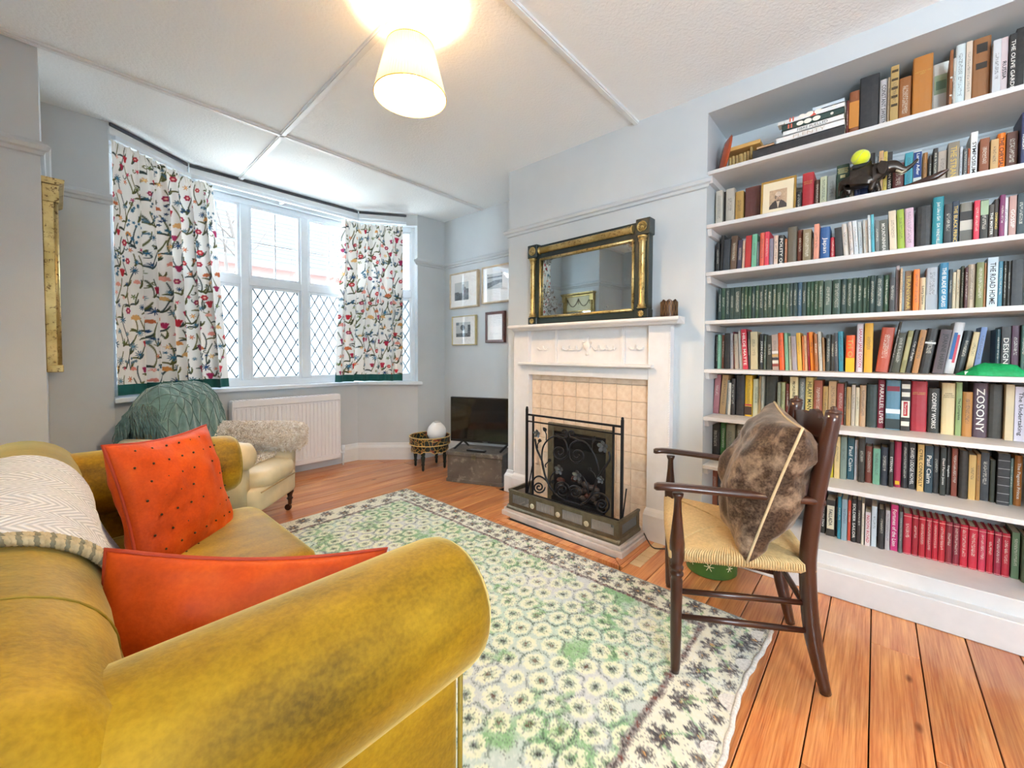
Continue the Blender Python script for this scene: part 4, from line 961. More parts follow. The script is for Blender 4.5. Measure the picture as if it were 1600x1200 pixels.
# stool
so = Vector((2.335, 3.04, 0)); sl = thing('painted_stool', 'round black and gold painted tray-top stool beside the television', 'stool', (2.40, 3.15, 0))
cx, cy = 2.37, 3.165; Rr = .19
t = NT('black_gold_painted'); v = t.coord('Object'); wv = t.node('ShaderNodeTexVoronoi', feature='DISTANCE_TO_EDGE'); wv.inputs['Scale'].default_value = 26; t.link(v, wv.inputs['Vector'])
g1 = t.ramp(wv.outputs[0], [(.035, (1, 1, 1, 1)), (.07, (0, 0, 0, 1))]); sp = t.ramp(t.noise(v, 22, 3), [(.58, (0, 0, 0, 1)), (.62, (1, 1, 1, 1))])
c = t.mix(g1, hx('16241f'), hx('b8924a')); c = t.mix(t.math('MULTIPLY', sp, .7), c, hx('8a2f22')); t.col(c); t.set(Roughness=.4); M_stool = t.m
M_goldl = plain('pale_gold_line', 'cbb070', .4, var=.1); M_stoolb = plain('black_green_paint', '13231f', .3, var=.2)
n = 32
apr = MB()
for r0, r1, z0, z1 in ((Rr, Rr, .235, .305),): apr.loft([[(cx + r * math.cos(2 * PI * k / n), cy + r * math.sin(2 * PI * k / n), z) for k in range(n)] for r, z in ((Rr, .235), (Rr, .305), (Rr - .010, .305), (Rr - .010, .240))], caps=False)
part(apr, 'gallery', M_stool, sl)
part(MB().lathe([(0, .238), (Rr - .008, .238), (Rr - .008, .244), (0, .244)], (cx, cy, 0), n), 'tray_top', M_stoolb, sl)
sk = MB(); ring = []
for z, w_ in ((.235, 0), (.16, 1)): ring.append([(cx + (Rr - .015) * math.cos(2 * PI * k / 64), cy + (Rr - .015) * math.sin(2 * PI * k / 64), z - w_ * .0 + (.022 * (1 if (k % 16) in (6, 7, 8, 9, 10) else (.4 if k % 4 else .1)) if w_ else 0)) for k in range(64)])
sk.grid(ring, True); part(sk, 'shaped_apron', M_stool, sl)
ln = MB()
for z, r in ((.305, Rr), (.236, Rr + .001)): ln.tube([(cx + r * math.cos(2 * PI * k / n), cy + r * math.sin(2 * PI * k / n), z) for k in range(n + 1)], .005, 6)
ln.tube([tuple(p) for p in ring[1]] + [ring[1][0]], .004, 5)
part(ln, 'gold_line', M_goldl, sl, smooth=True)
for a in (.5, 2.07, 3.64, 5.21):
    px_, py_ = cx + (Rr - .04) * math.cos(a), cy + (Rr - .04) * math.sin(a)
    part(MB().lathe([(.008, 0), (.013, .015), (.012, .05), (.018, .06), (.013, .068), (.016, .09), (.020, .13), (.014, .14), (.020, .148), (.020, .19)], (px_, py_, 0), 12), 'leg', M_stoolb, sl, smooth=True)
va = thing('round_vase', 'round white ceramic vase on the painted stool', 'vase', (2.415, 3.12, .244))
rr3 = .092; pf = [(.035, 0)] + [(rr3 * math.sin(a), rr3 - rr3 * math.cos(a)) for a in [.4 + .25 * i for i in range(9)]] + [(.040, .182), (.036, .186), (.034, .180), (.06, .16)]
part(MB().lathe(pf, (0, 0, 0), 24), 'vase_body', plain('white_ceramic', 'eeeef0', .3, var=0), va, smooth=True, world=False)
part(MB().tube([(.03 * math.cos(a), .03 * math.sin(a) * .6 - .01, .186 + .012 * math.sin(a * .5)) for a in [2 * PI * k / 16 for k in range(17)]], .004, 6), 'rim_loop', plain('white_glaze', 'f4f4f5', .25, var=0), va, smooth=True, world=False)

# ---------------------------------------------------------------- cream armchair with throw and sheepskin
f2 = Vector((.70, -.714, 0)).normalized(); w2 = Vector((-f2.y, f2.x, 0)); O = Vector((.488, 3.206, 0))
AM = Matrix(((f2.x, w2.x, 0, O.x), (f2.y, w2.y, 0, O.y), (0, 0, 1, 0), (0, 0, 0, 1)))
ac = thing('armchair', 'cream leather armchair with rolled arms and turned caster legs near the bay window', 'armchair', M=AM)
def rrect(x0, x1, y0, y1, r, n=4):
    out = []
    for cx_, cy_, a in ((x1 - r, y1 - r, 0), (x0 + r, y1 - r, PI / 2), (x0 + r, y0 + r, PI), (x1 - r, y0 + r, 1.5 * PI)):
        for k in range(n + 1): out.append((cx_ + r * math.cos(a + PI / 2 * k / n), cy_ + r * math.sin(a + PI / 2 * k / n)))
    return out
def puff(x0, x1, y0, y1, z0, z1, r=.05, e=.03, n=5):
    """soft box: rounded rectangle rings stacked with inset ends"""
    rings = []
    for z, i in ((z0, e), (z0 + e * .3, e * .3), (z0 + e, 0), (z1 - e, 0), (z1 - e * .3, e * .3), (z1, e)):
        rings.append([(x, y, z) for x, y in rrect(x0 + i, x1 - i, y0 + i, y1 - i, max(.01, r - i * .5), n)])
    return MB().loft(rings)
part(puff(-.05, .60, -.22, .31, .15, .29, .10, .02), 'seat_frame', M_cream, ac, smooth=True, world=False)
part(puff(.0, .625, -.17, .25, .275, .38, .10, .04), 'seat_cushion', M_cream, ac, smooth=True, world=False)
rg = []
for k in range(13):   # back: leaning, top rounded
    y = -.15 + .50 * k / 12; q = 1 - abs(2 * k / 12 - 1) ** 5; zt_ = .72 + .15 * q
    rg.append([(-.02 + .00, y, .2), (.09, y, .3), (.055, y, .55), (.02, y, zt_ - .05), (-.03, y, zt_), (-.10, y, zt_ - .015), (-.15, y, zt_ - .08), (-.13, y, .5), (-.10, y, .17)])
part(MB().loft(rg), 'backrest', M_cream, ac, smooth=True, world=False, sub=1)
for sy in (-1, 1):
    rg = []; ay = .33 if sy > 0 else .24
    for x, zc_, r_ in ((-.10, .53, .070), (.0, .52, .078), (.25, .505, .078), (.48, .50, .080), (.56, .495, .078), (.585, .49, .055)):
        ring = []
        yo = sy * ay
        for k in range(16):
            a = 2 * PI * k / 16; yy = yo + r_ * math.cos(a) * sy; z = zc_ + r_ * math.sin(a); ring.append((x, yy, z))
        rg.append(ring)
    m = MB().loft(rg)
    rg = [[(x, sy * (yy + ay - .33), z) for yy, z in ((.265, .20), (.28, .50), (.375, .50), (.355, .17))] for x in (-.10, .54)]
    m.loft(rg); part(m, 'arm', M_cream, ac, smooth=True, world=False)
for x, y in ((.55, .26), (.55, -.17), (-.06, .24), (-.06, -.15)):
    part(MB().lathe([(.008, .04), (.012, .045), (.014, .075), (.022, .085), (.014, .095), (.018, .115), (.026, .13), (.020, .145), (.028, .155), (.028, .17)], (x, y, 0), 12), 'leg', M_darkwood, ac, smooth=True, world=False)
    lg_ = [q for q in ac.children if q.name.startswith('leg')][-1]; cst = part(MB().lathe([(.020, -.009), (.022, -.006), (.022, .006), (.020, .009)], (x - .012, y, .022), 14, ax=(0, 1, 0)).bar((x - .012, y, .022), (x, y, .048), .022, .008), 'caster', M_darkwood, lg_, world=False)
pipe = MB()
for dy in (-.012, .012): pipe.tube([(-.10, -.152, .25), (-.11 + dy, -.153, .5), (-.07 + dy, -.153, .70)], .003, 5)
pipe.tube([(.615, y, .278) for y in (-.2, .2)], .004, 5); part(pipe, 'piping', plain('piping_tan', 'b79a6c', .5), ac, smooth=True, world=False)
# throw over the backrest (thing of its own)
t = NT('teal_wool_throw'); v = t.coord('Object'); t.col(t.ramp(t.noise(v, 30, 3), [(.3, hx('4c7071')), (.7, hx('6d9292'))])); t.set(Roughness=.95, Sheen_Weight=.6); t.bump(t.noise(v, 420, 2), .5, .003); M_throw = t.m
th = thing('throw_blanket', 'teal fringed throw with diamond pattern draped over the cream armchair back', 'blanket', M=AM)
def back_prof(y, o):  # over-the-back path in (x, z) at width y
    q = 1 - min(1, abs((y - .10) / .27)) ** 6; zt_ = .72 + .15 * max(0, q)
    return [(.085 + o, .44), (.062 + o, .55), (.035 + o, zt_ - .10), (.018 + o, zt_ - .04), (-.025, zt_ + .003 + o), (-.10, zt_ - .008 + o), (-.152 - o, zt_ - .08), (-.148 - o, .5), (-.13 - o, .36)]
P = []
for i in range(61):
    y = -.165 + .555 * i / 60; yy = max(-.155, min(.355, y)); pr = smoothpath(back_prof(yy, .014 + .004 * math.sin(i * .9)), 6); P.append([(p[0] + .006 * math.sin(j * .35 + i * .25), y, p[1] - (.0 if y < .36 else (y - .36) * 4)) for j, p in enumerate(pr)])
P = np.array(P)
U, V = np.meshgrid(np.arange(P.shape[0]), np.arange(P.shape[1]), indexing='ij')
part(MB().grid(P), 'throw_cloth', M_throw, th, smooth=True, world=False, fixn=True)
rb = MB()   # raised diamond ribs
def on(i, j):
    i = min(max(i, 0), P.shape[0] - 1.001); j = min(max(j, 0), P.shape[1] - 1.001); a, b = int(i), int(j); fi, fj = i - a, j - b
    p = (P[a, b] * (1 - fi) + P[a + 1, b] * fi) * (1 - fj) + (P[a, b + 1] * (1 - fi) + P[a + 1, b + 1] * fi) * fj
    t1 = P[min(a + 1, P.shape[0] - 1), b] - P[a, b]; t2 = P[a, min(b + 1, P.shape[1] - 1)] - P[a, b]; nn = np.cross(t1, t2); nn /= np.linalg.norm(nn) + 1e-9
    if nn @ (P[a, b] - np.array([-.04, P[a, b][1], .5])) < 0: nn = -nn
    return p + nn * .003
for s in (1, -1):
    for c in range(-60, 130, 7):
        pts = [on(i, (i * .72 * s + c) * .8) for i in np.arange(0, 60, 1.0) if 0 <= (i * .72 * s + c) * .8 <= P.shape[1] - 1.1]
        if len(pts) > 3: rb.tube(pts, .0034, 4, caps=False)
part(rb, 'diamond_rib', M_throw, th, smooth=True, world=False, stuff=True)
fg = MB(); fr_ = random.Random(2)
for i in range(430):
    j = fr_.uniform(0, P.shape[1] - 1.2); p = on(.2, j) + np.array([0, -.004, 0]); L_ = fr_.uniform(.12, .22); dx = fr_.uniform(-.03, .05) - (.03 if j > 30 else -.02); pts = [p]
    for q in range(1, 6):
        tt = q / 5; pts.append(p + np.array([dx * tt + .008 * math.sin(q * 2 + i), -.020 * math.sin(tt * PI) - .012 * tt + .006 * math.sin(i + q), -L_ * tt ** 1.1]))
    fg.tube(pts, [.0032] * 5 + [.0018], 3, caps=False)
for i in range(90):    # front edge fringe at the near corner
    ii = fr_.uniform(0, 16); p = on(ii, .3); L_ = fr_.uniform(.07, .13)
    fg.tube([p + np.array([.012 * math.sin(q * .7) + .004 * math.sin(i), .004 * math.sin(i * 1.7 + q), -L_ * q / 4]) for q in range(5)], .0028, 3, caps=False)
part(fg, 'fringe', M_throw, th, smooth=True, world=False, stuff=True)
# sheepskin over far arm and seat
shp = thing('sheepskin', 'shaggy grey-brown and white sheepskin over the far arm and seat of the cream armchair', 'sheepskin', M=AM)
t = NT('sheep_wool'); v = t.coord('Object'); t.col(t.ramp(t.noise(v, 40, 3), [(.3, hx('c4b4a2')), (.5, hx('e2dad0')), (.7, hx('f6f4f2'))])); t.set(Roughness=.9, Sheen_Weight=.5); M_wool = t.m
hide = []
for x in (.0, .1, .25, .4, .5, .57, .60):
    ring = []; r_ = .092 if x < .55 else (.085 if x < .59 else .05)
    for k in range(15): a = -1.2 + 3.6 * k / 14 + .0; ring.append((x, .33 - (r_) * math.cos(a) * 1.0, .50 + r_ * math.sin(a)))
    hide.append(ring)
hd = MB().grid(hide); seat_h = [[(x, y, .385 + .014 * math.sin(x * 9) * 1) for y in np.linspace(-.14, .25, 7)] for x in np.linspace(.06, .46, 8)]
hd.grid(seat_h); part(hd, 'hide', M_wool, shp, smooth=True, world=False)
wl_ = MB(); wr = random.Random(6)
def tuft(p, nrm, L_, r_):
    nrm = Vector(nrm).normalized(); a = nrm.orthogonal().normalized(); b = nrm.cross(a); an = wr.uniform(0, 6.28); s = a * math.cos(an) + b * math.sin(an); p = Vector(p)
    wl_.tube([p, p + nrm * L_ * .5 + s * L_ * .25, p + nrm * L_ * .7 + s * L_ * .75 + Vector((0, 0, -L_ * .15))], [r_, r_ * .8, r_ * .15], 4, caps=False)
for i in range(3800):
    x = wr.uniform(-.01, .60); k = wr.uniform(0, 1); a = -1.3 + 3.8 * k; r_ = .092 if x < .55 else .08; ny_, nz_ = -math.cos(a), math.sin(a)
    tuft((x, .33 + r_ * ny_, .50 + r_ * nz_), (wr.uniform(-.3, .3) + (1.2 if x > .57 else 0), ny_, nz_), wr.uniform(.016, .032), .0042)
for i in range(1700):
    x, y = wr.uniform(.05, .47), wr.uniform(-.15, .26)
    tuft((x, y, .387), (wr.uniform(-.4, .4), wr.uniform(-.4, .4), 1), wr.uniform(.018, .036), .0045)
for i in range(260):
    y, z = .33 + wr.uniform(-.07, .07), .50 + wr.uniform(-.07, .07); tuft((.60, y, z), (1, (y - .33) * 6, (z - .5) * 6), wr.uniform(.016, .03), .0042)
part(wl_, 'wool_tufts', M_wool, shp, smooth=True, world=False, stuff=True, fixn=False)

# ---------------------------------------------------------------- pendant lamps
M_trimg = plain('gold_trim', 'd8b860', .5, var=0)
def pendant(loc, zt_, zb, r0, r1, label, strength):
    lx, ly = loc; t = thing('pendant_lamp', label, 'lamp', (lx, ly, zb))
    sh = NT('pleated_silk_shade'); v = sh.coord('Object'); di = sh.node('ShaderNodeBsdfDiffuse'); tl = sh.node('ShaderNodeBsdfTranslucent'); 
    di.inputs[0].default_value = hx('e8d9b8'); tl.inputs[0].default_value = hx('f3dfae'); mx = sh.node('ShaderNodeMixShader'); mx.inputs[0].default_value = .035
    sh.link(di.outputs[0], mx.inputs[1]); sh.link(tl.outputs[0], mx.inputs[2]); sh.link(mx.outputs[0], sh.out.inputs[0])
    n = 144; ring = []
    for r, z in ((r0, zt_), (r1, zb)): ring.append([(lx + (r + (.0012 if k % 2 else -.0012)) * math.cos(2 * PI * k / n), ly + (r + (.0012 if k % 2 else -.0012)) * math.sin(2 * PI * k / n), z) for k in range(n)])
    part(MB().grid(ring, True), 'lamp_shade', sh.m, t)
    e = MB(); 
    for r, z in ((r0, zt_), (r1, zb)): part(MB().tube([(lx + r * math.cos(2 * PI * k / 36), ly + r * math.sin(2 * PI * k / 36), z) for k in range(37)], .0025, 6), 'shade_trim', M_trimg, t, smooth=True)
    part(MB().lathe([(.045, 0), (.045, -.006), (.035, -.022), (.012, -.032), (.006, -.05)], (lx, ly, ZC), 20), 'ceiling_rose', M_white, t, smooth=True)
    part(MB().tube([(lx, ly, ZC - .03), (lx, ly, zt_ - .01)], .0035, 6), 'cord', M_white, t)
    part(MB().lathe([(.012, 0), (.018, -.01), (.018, -.05), (.014, -.055)], (lx, ly, zt_ - .01), 12).bar((lx - r0, ly, zt_ - .005), (lx + r0, ly, zt_ - .005), .003, .003).bar((lx, ly - r0, zt_ - .005), (lx, ly + r0, zt_ - .005), .003, .003), 'lamp_holder', M_white, t)
    em = NT('lit_bulb'); ee = em.node('ShaderNodeEmission'); ee.inputs[0].default_value = (1, .66, .35, 1); ee.inputs[1].default_value = strength; em.link(ee.outputs[0], em.out.inputs[0])
    part(MB().ball((lx, ly, zb + .075), (.030, .030, .036), 16, 10), 'bulb', em.m, t, smooth=True)
    return t
pendant((.983, 1.437), 2.325, 2.125, .092, .143, 'cream pleated pendant lamp hanging lit from the ceiling', 255)
pendant((1.15, -1.5), 2.325, 2.125, .092, .143, 'second lit cream pendant lamp in the rear half of the room, behind the viewer', 150)

# ---------------------------------------------------------------- rug
RX0, RX1, RY0, RY1 = .12, 1.842, .29, 2.765
def rug_canvas():
    px = .0045; cv = Canvas(RX1 - RX0, RY1 - RY0, px, (.80, .83, .79)); nx, ny = cv.nx, cv.ny; r = random.Random(12)
    big = vnoise(nx, ny, 90, 1, 3); mid = vnoise(nx, ny, 22, 2, 3); fine = np.random.RandomState(3).rand(ny, nx)
    mint = np.array([.70, .80, .74]); green = np.array([.45, .66, .42]); grey = np.array([.76, .78, .78])
    m = np.clip((big - .42) * 5, 0, 1)[..., None]; cv.a = grey * (1 - m) + mint * m
    m = np.clip((mid - .48) * 7, 0, 1)[..., None] * .75; cv.a = cv.a * (1 - m) + green * m
    W_, L_ = RX1 - RX0, RY1 - RY0; bw = .165
    K = (.17, .19, .20); petal = (.88, .89, .77)
    sx, sy = .100, .074
    j = 0; y = .21
    while y < L_ - .18:
        x = .02 + (sx / 2 if j % 2 else 0)
        while x < W_ - bw - .03:
            if fine[int(y / px) % ny, int(x / px) % nx] < .97:
                # dark outline zigzag
                c1 = (.20, .27, .22) if big[int(y / px), int(x / px)] > .5 else (.34, .37, .38)
                for a in range(6):
                    t0, t1 = a * PI / 3 + PI / 6, (a + 1) * PI / 3 + PI / 6
                    if r.random() < .38: cv.seg((x + .056 * math.cos(t0), y + .050 * math.sin(t0)), (x + .056 * math.cos(t1), y + .050 * math.sin(t1)), .0030, c1, .6)
                for a in range(8):
                    t = a * PI / 4 + PI / 8; cv.blob(x + .029 * math.cos(t), y + .025 * math.sin(t), .0122, petal, k=.9)
                for a in range(8): t = a * PI / 4; cv.seg((x, y), (x + .020 * math.cos(t), y + .020 * math.sin(t)), .0028, (.40, .48, .36), .7)
                cv.blob(x, y, .0075, K if r.random() < .7 else (.35, .22, .18), k=.9)
            x += sx
        y += sy; j += 1
    for k in range(46):
        x = r.uniform(0, W_ - bw); y = r.uniform(.2, L_ - .18); c_ = (.16, .20, .19); a0 = r.choice([.5, -.5]) + r.uniform(-.1, .1)
        for q in range(r.randint(2, 6)):
            x2, y2 = x + .05 * math.cos(a0 + (1.0 if q % 2 else -.9)), y + .05 * math.sin(a0 + (1.0 if q % 2 else -.9)); cv.seg((x, y), (x2, y2), .0034, c_, .5); cv.seg((x + .01, y + .008), (x2 + .01, y2 + .008), .009, (.45, .66, .42), .45); x, y = x2, y2
    # borders: cream ground
    mask = np.zeros((ny, nx), bool); Xg = np.arange(nx) * px; Yg = np.arange(ny) * px
    mask |= (Xg > W_ - bw)[None]; mask |= (Yg < .20)[:, None]; mask |= (Yg > L_ - .175)[:, None]
    crm = np.array([.86, .83, .74]); cg = crm * (1 - .5 * big[..., None]) + np.array([.80, .86, .82]) * .5 * big[..., None] + .02; cv.a[mask] = cg[mask]
    def fl(x, y, s):
        for a in range(8):
            t = a * PI / 4 + .2; cv.seg((x + s * .28 * math.cos(t), y + s * .28 * math.sin(t)), (x + s * math.cos(t), y + s * math.sin(t)), s * .20, (.20, .20, .23), .92)
            cv.seg((x + s * .3 * math.cos(t), y + s * .3 * math.sin(t)), (x + s * .95 * math.cos(t), y + s * .95 * math.sin(t)), s * .05, (.50, .42, .38), .8)
        cv.blob(x, y, s * .2, (.83, .62, .38))
    def vine(p, q): 
        z = [p]; n = 6
        for i in range(1, n): t = i / n; z.append((p[0] + (q[0] - p[0]) * t + r.uniform(-.014, .014), p[1] + (q[1] - p[1]) * t + r.uniform(-.014, .014)))
        cv.line(z + [q], .0035, (.52, .68, .48), .85)
    k = 0; y = .03
    while y < L_:
        x = W_ - (.048 if k % 2 else .112); vine((x, y), (W_ - (.112 if k % 2 else .048), y + .078)); fl(x, y, .034); fl(W_ - (.125 if k % 2 else .03), y + .005, .021); y += .078; k += 1
    k = 0; x = .03
    while x < W_ - bw:
        for Y_, s in ((.055 if k % 2 else .135, 1), (L_ - (.05 if k % 2 else .12), 1)): fl(x, Y_, .036)
        vine((x, .055 if k % 2 else .135), (x + .08, .135 if k % 2 else .055)); fl(x, .145 if k % 2 else .04, .02); x += .08; k += 1
    # guard stripes, dotted
    for a, b in (((W_ - bw, .20), (W_ - bw, L_ - .175)), ((0, .20), (W_ - bw, .20)), ((0, L_ - .175), (W_ - bw, L_ - .175))):
        cv.seg(a, b, .011, (.50, .46, .45)); n = int(math.hypot(b[0] - a[0], b[1] - a[1]) / .02)
        for i in range(n): t = (i + .5) / n; cv.blob(a[0] + (b[0] - a[0]) * t, a[1] + (b[1] - a[1]) * t, .0065, (.22, .18, .19) if i % 3 else (.42, .20, .16))
    cv.seg((W_ - .006, 0), (W_ - .006, L_), .006, (.55, .56, .54))
    # ragged weave: every cell takes its colour from a slightly displaced knot
    w1 = (vnoise(nx, ny, 12, 31, 2) - .5) * 4; w2 = (vnoise(nx, ny, 12, 32, 2) - .5) * 4; rs = np.random.RandomState(5)
    J, I = np.mgrid[0:ny, 0:nx]; I2 = np.clip(np.rint(I + w1 + rs.uniform(-1.0, 1.0, (ny, nx))), 0, nx - 1).astype(int); J2 = np.clip(np.rint(J + w2 + rs.uniform(-.9, .9, (ny, nx))), 0, ny - 1).astype(int)
    cv.a = cv.a[J2, I2]
    # wear: whitened threads
    st = vnoise(nx, ny, 3, 8, 1) * .5 + fine * .5; wv = np.clip((vnoise(nx, ny, 60, 5, 3) - .40) * 2.6, 0, 1); m = np.clip((st - .42) * 3.2, 0, 1)[..., None] * (.32 + .6 * wv[..., None]); cv.a = cv.a * (1 - m) + np.array([.88, .89, .87]) * m
    m = ((fine > .90) & (mid > .42))[..., None] * .5; cv.a = cv.a * (1 - m) + np.array([.3, .33, .33]) * m
    return cv
cvr = rug_canvas()
rg_t = thing('rug', 'worn green and cream patterned wool rug with flowered border on the floorboards', 'rug', (1.0, 1.5, 0))
X, Y = np.meshgrid(np.linspace(RX0, RX1, cvr.nx), np.linspace(RY0, RY1, cvr.ny)); 
wavy = .010 * np.sin(X * 9 + 1) * np.exp(-(Y - RY0) * 14); ripple = np.clip(.20 - (Y - RY0), 0, 1)
P = np.stack([X, Y + wavy, .0105 + .0012 * np.sin(X * 31) * np.exp(-(Y - RY0) * 9) + .0006 * np.sin(Y * 17)], 2)
M_rug = cloth_mat('woven_wool_rug', .95, .35, 380, .05)
me = fast_grid('pile', P, M_rug); paint(me, cvr.a); part(me, 'pile', None, rg_t)
M_selv = plain('off_white_selvedge', 'd9d6d0', .9, var=.2, scale=120, bump=.4, bs=300)
bd = MB(); n = 80; o_ = [(RX0 + (RX1 - RX0) * i / n) for i in range(n + 1)]
edge = [(x, RY0 + .010 * math.sin(x * 9 + 1) + .002 * math.sin(x * 63), .0075 + .002 * math.sin(x * 47)) for x in o_]
bd.tube(edge, .0085, 6)
part(bd, 'selvedge', M_selv, rg_t, smooth=True)
part(MB().loft([[(x, y, z) for x, y in ((RX0, RY0 + .02), (RX1 - .002, RY0 + .01), (RX1 - .002, RY1 - .004), (RX0, RY1 - .004))] for z in (.001, .0095)]), 'backing', M_selv, rg_t)
fg = MB(); r_ = random.Random(3)
x = RX0
while x < RX1:
    for yy, s in ((RY1, 1),): fg.tube([(x, yy - .004, .008), (x + r_.uniform(-.004, .004), yy + s * .010, .005), (x + r_.uniform(-.008, .008), yy + s * r_.uniform(.015, .022), .002)], .0012, 3)
    x += .006
part(fg, 'end_fringe', M_selv, rg_t, stuff=True)

# ---------------------------------------------------------------- sofa
sf = thing('sofa', 'mustard velvet sofa with rolled arms filling the near left corner', 'sofa', (.1, 1.3, 0))
BXc, BZc, BRr = -.082, .655, .135
def ringYZ(x, yc, zc, r, n=28): return [(x, yc + r * math.cos(2 * PI * k / n), zc + r * math.sin(2 * PI * k / n)) for k in range(n)]
def arm(yc, out, name):
    m = MB(); R0 = .118; rg = []
    for x, k in ((-.24, .9), (-.20, 1), (.0, 1), (.2, 1.0), (.40, 1.0), (.465, .99), (.488, .955), (.501, .88), (.507, .72), (.509, .35), (.509, .05)): rg.append(ringYZ(x, yc, .617, R0 * k))
    m.loft(rg); o = part(m, 'arm_roll', M_mustard, sf, smooth=True)
    a, b = yc - .085, yc + .075
    if out > 0: a, b = yc - .075, yc + .085
    p = MB(); rg = [[(x, y, z) for x, y in rrect(-.22, .448, a, b, .02, 4)] for z in (.07, .075, .3, .60)]
    p.loft(rg); part(p, 'arm_panel', M_mustard, sf, smooth=False, auto=True)
    e = MB().tube([(.446, a + .003 if out < 0 else b - .003, .08), (.448, a + .002 if out < 0 else b - .002, .56)], .0045, 6)
    e.tube([(.503, yc + .098 * math.cos(t), .617 + .098 * math.sin(t)) for t in [2 * PI * k / 36 for k in range(37)]], .003, 5)
    part(e, 'piping', M_mustdark, sf, smooth=True)
M_mustdark = plain('mustard_piping', '8f7a1e', .6, var=.1)
arm(.598, -1, 'near'); arm(2.035, 1, 'far')
rg = []
def ringXZ(y, k=1.0, dz=0):
    return [(BXc + BRr * k * math.cos(2 * PI * q / 32), y, BZc + dz + BRr * k * math.sin(2 * PI * q / 32)) for q in range(32)]
for y, k in ((.50, .55), (.52, .85), (.56, 1), (.8, 1), (1.1, 1), (1.5, 1), (1.9, 1), (2.08, 1), (2.12, .85), (2.13, .5)): rg.append(ringXZ(y, k))
part(MB().loft(rg), 'back_roll', M_mustard, sf, smooth=True)
bp = MB(); prf = [(.052, .66), (.075, .55), (.118, .44), (.12, .25), (-.22, .25), (-.225, .60), (-.19, .70), (-.10, .73), (0, .72)]
bp.loft([[(x, y, z) for x, z in prf] for y in (.54, .9, 1.3, 1.7, 2.09)]); part(bp, 'back_panel', M_mustard, sf, smooth=True)
sm = MB()
for y in (.80,): sm.tube([(BXc + (BRr + .0005) * math.cos(a), y - .03 * math.sin(a * 1.0), BZc + (BRr + .0005) * math.sin(a)) for a in [-.4 + 2.6 * k / 24 for k in range(25)]], .0016, 5)
part(sm, 'seam', M_mustdark, sf, smooth=True)
for a, b in ((.685, 1.315), (1.325, 1.952)):
    m = MB(); rings = []
    for z, i in ((.29, .03), (.30, .008), (.33, 0), (.40, 0), (.43, .008), (.447, .03), (.452, .07)): rings.append([(x, y, z) for x, y in rrect(.07 + i * .3, .565 - i, a + i * .6, b - i * .6, .05, 5)])
    m.loft(rings); part(m, 'seat_cushion', M_mustard, sf, smooth=True)
part(MB().loft([[(x, y, z) for x, y in rrect(-.2, .50, .66, 1.98, .02, 3)] for z in (.08, .29)]), 'seat_base', M_mustard, sf, auto=True)
for x in (-.17, .38):
    for y in (.56, 2.07): part(MB().lathe([(.018, 0), (.022, .02), (.018, .03), (.026, .06), (.026, .08)], (x, y, 0), 12), 'foot', M_darkwood, sf, smooth=True)
# knitted blanket over the sofa back
bl = thing('knitted_blanket', 'pale grey herringbone blanket with thick rope edge draped over the sofa back', 'blanket', (-.05, 1.4, .8))
t = NT('herringbone_knit'); v = t.coord('Object'); wv = t.node('ShaderNodeTexWave', wave_type='BANDS', bands_direction='DIAGONAL', wave_profile='SIN'); wv.inputs['Scale'].default_value = 34; wv.inputs['Distortion'].default_value = .6
sp = t.node('ShaderNodeSeparateXYZ'); t.link(v, sp.inputs[0]); pp = t.math('PINGPONG', sp.outputs[1], .055); cb_ = t.node('ShaderNodeCombineXYZ'); t.link(t.math('MULTIPLY', pp, 1.0), cb_.inputs[1]); sx_ = t.math('ADD', sp.outputs[0], t.math('MULTIPLY', sp.outputs[2], -1.0)); t.link(sx_, cb_.inputs[0]); t.link(cb_.outputs[0], wv.inputs[0])
t.col(t.mix(wv.outputs[1], hx('bcc1c5'), hx('f0f2f3'))); t.set(Roughness=.95, Sheen_Weight=.3); t.bump(wv.outputs[1], .8, .004); M_knit = t.m
prof = [(-.235, .38), (-.232, .5)] + [(BXc + (BRr + .010) * math.cos(a), BZc + (BRr + .010) * math.sin(a)) for a in [PI + .1 - (PI + .25) * k / 26 for k in range(27)]] + [(.088, .55), (.125, .47)]
def blk(y, j, o=0.0):
    x, z = prof[j]; cx_, cz_ = BXc, BZc; dx, dz = x - cx_, z - cz_; L_ = math.hypot(dx, dz); w_ = .003 * math.sin(y * 30 + j * .4) + o
    return (x + dx / L_ * w_, y, z + dz / L_ * w_)
ys = np.linspace(.985, 1.72, 50)
part(MB().grid([[blk(y + .02 * math.sin(j * .35) * (1 if i < 3 else 0) * 0, j) for j in range(len(prof))] for i, y in enumerate(ys)]), 'knitted_cloth', M_knit, bl, smooth=True)
M_rope1 = plain('beige_cord', 'b9ab88', .9, var=.2, scale=90); M_rope2 = plain('olive_grey_cord', '7d7b66', .9, var=.2, scale=90)
for jj, (yo, ro) in enumerate(((.978, .0085), (.959, .008))):
    base = smoothpath([blk(yo, j, .004) for j in range(len(prof))], 6)
    for s_ in range(3):
        pts = []; acc = 0
        for i, p in enumerate(base):
            if i: acc += np.linalg.norm(np.array(base[i]) - np.array(base[i - 1]))
            t_ = (np.array(base[min(i + 1, len(base) - 1)]) - np.array(base[max(i - 1, 0)])); t_ /= np.linalg.norm(t_); a_ = np.array([0, 1, 0]); b_ = np.cross(t_, a_); ph = acc / .018 * 2 * PI + s_ * 2 * PI / 3
            pts.append(np.array(p) + (a_ * math.cos(ph) + b_ * math.sin(ph)) * ro * .5)
        part(MB().tube(pts, ro * .6, 6), 'rope_edge', M_rope1 if s_ < 2 else M_rope2, bl, smooth=True)

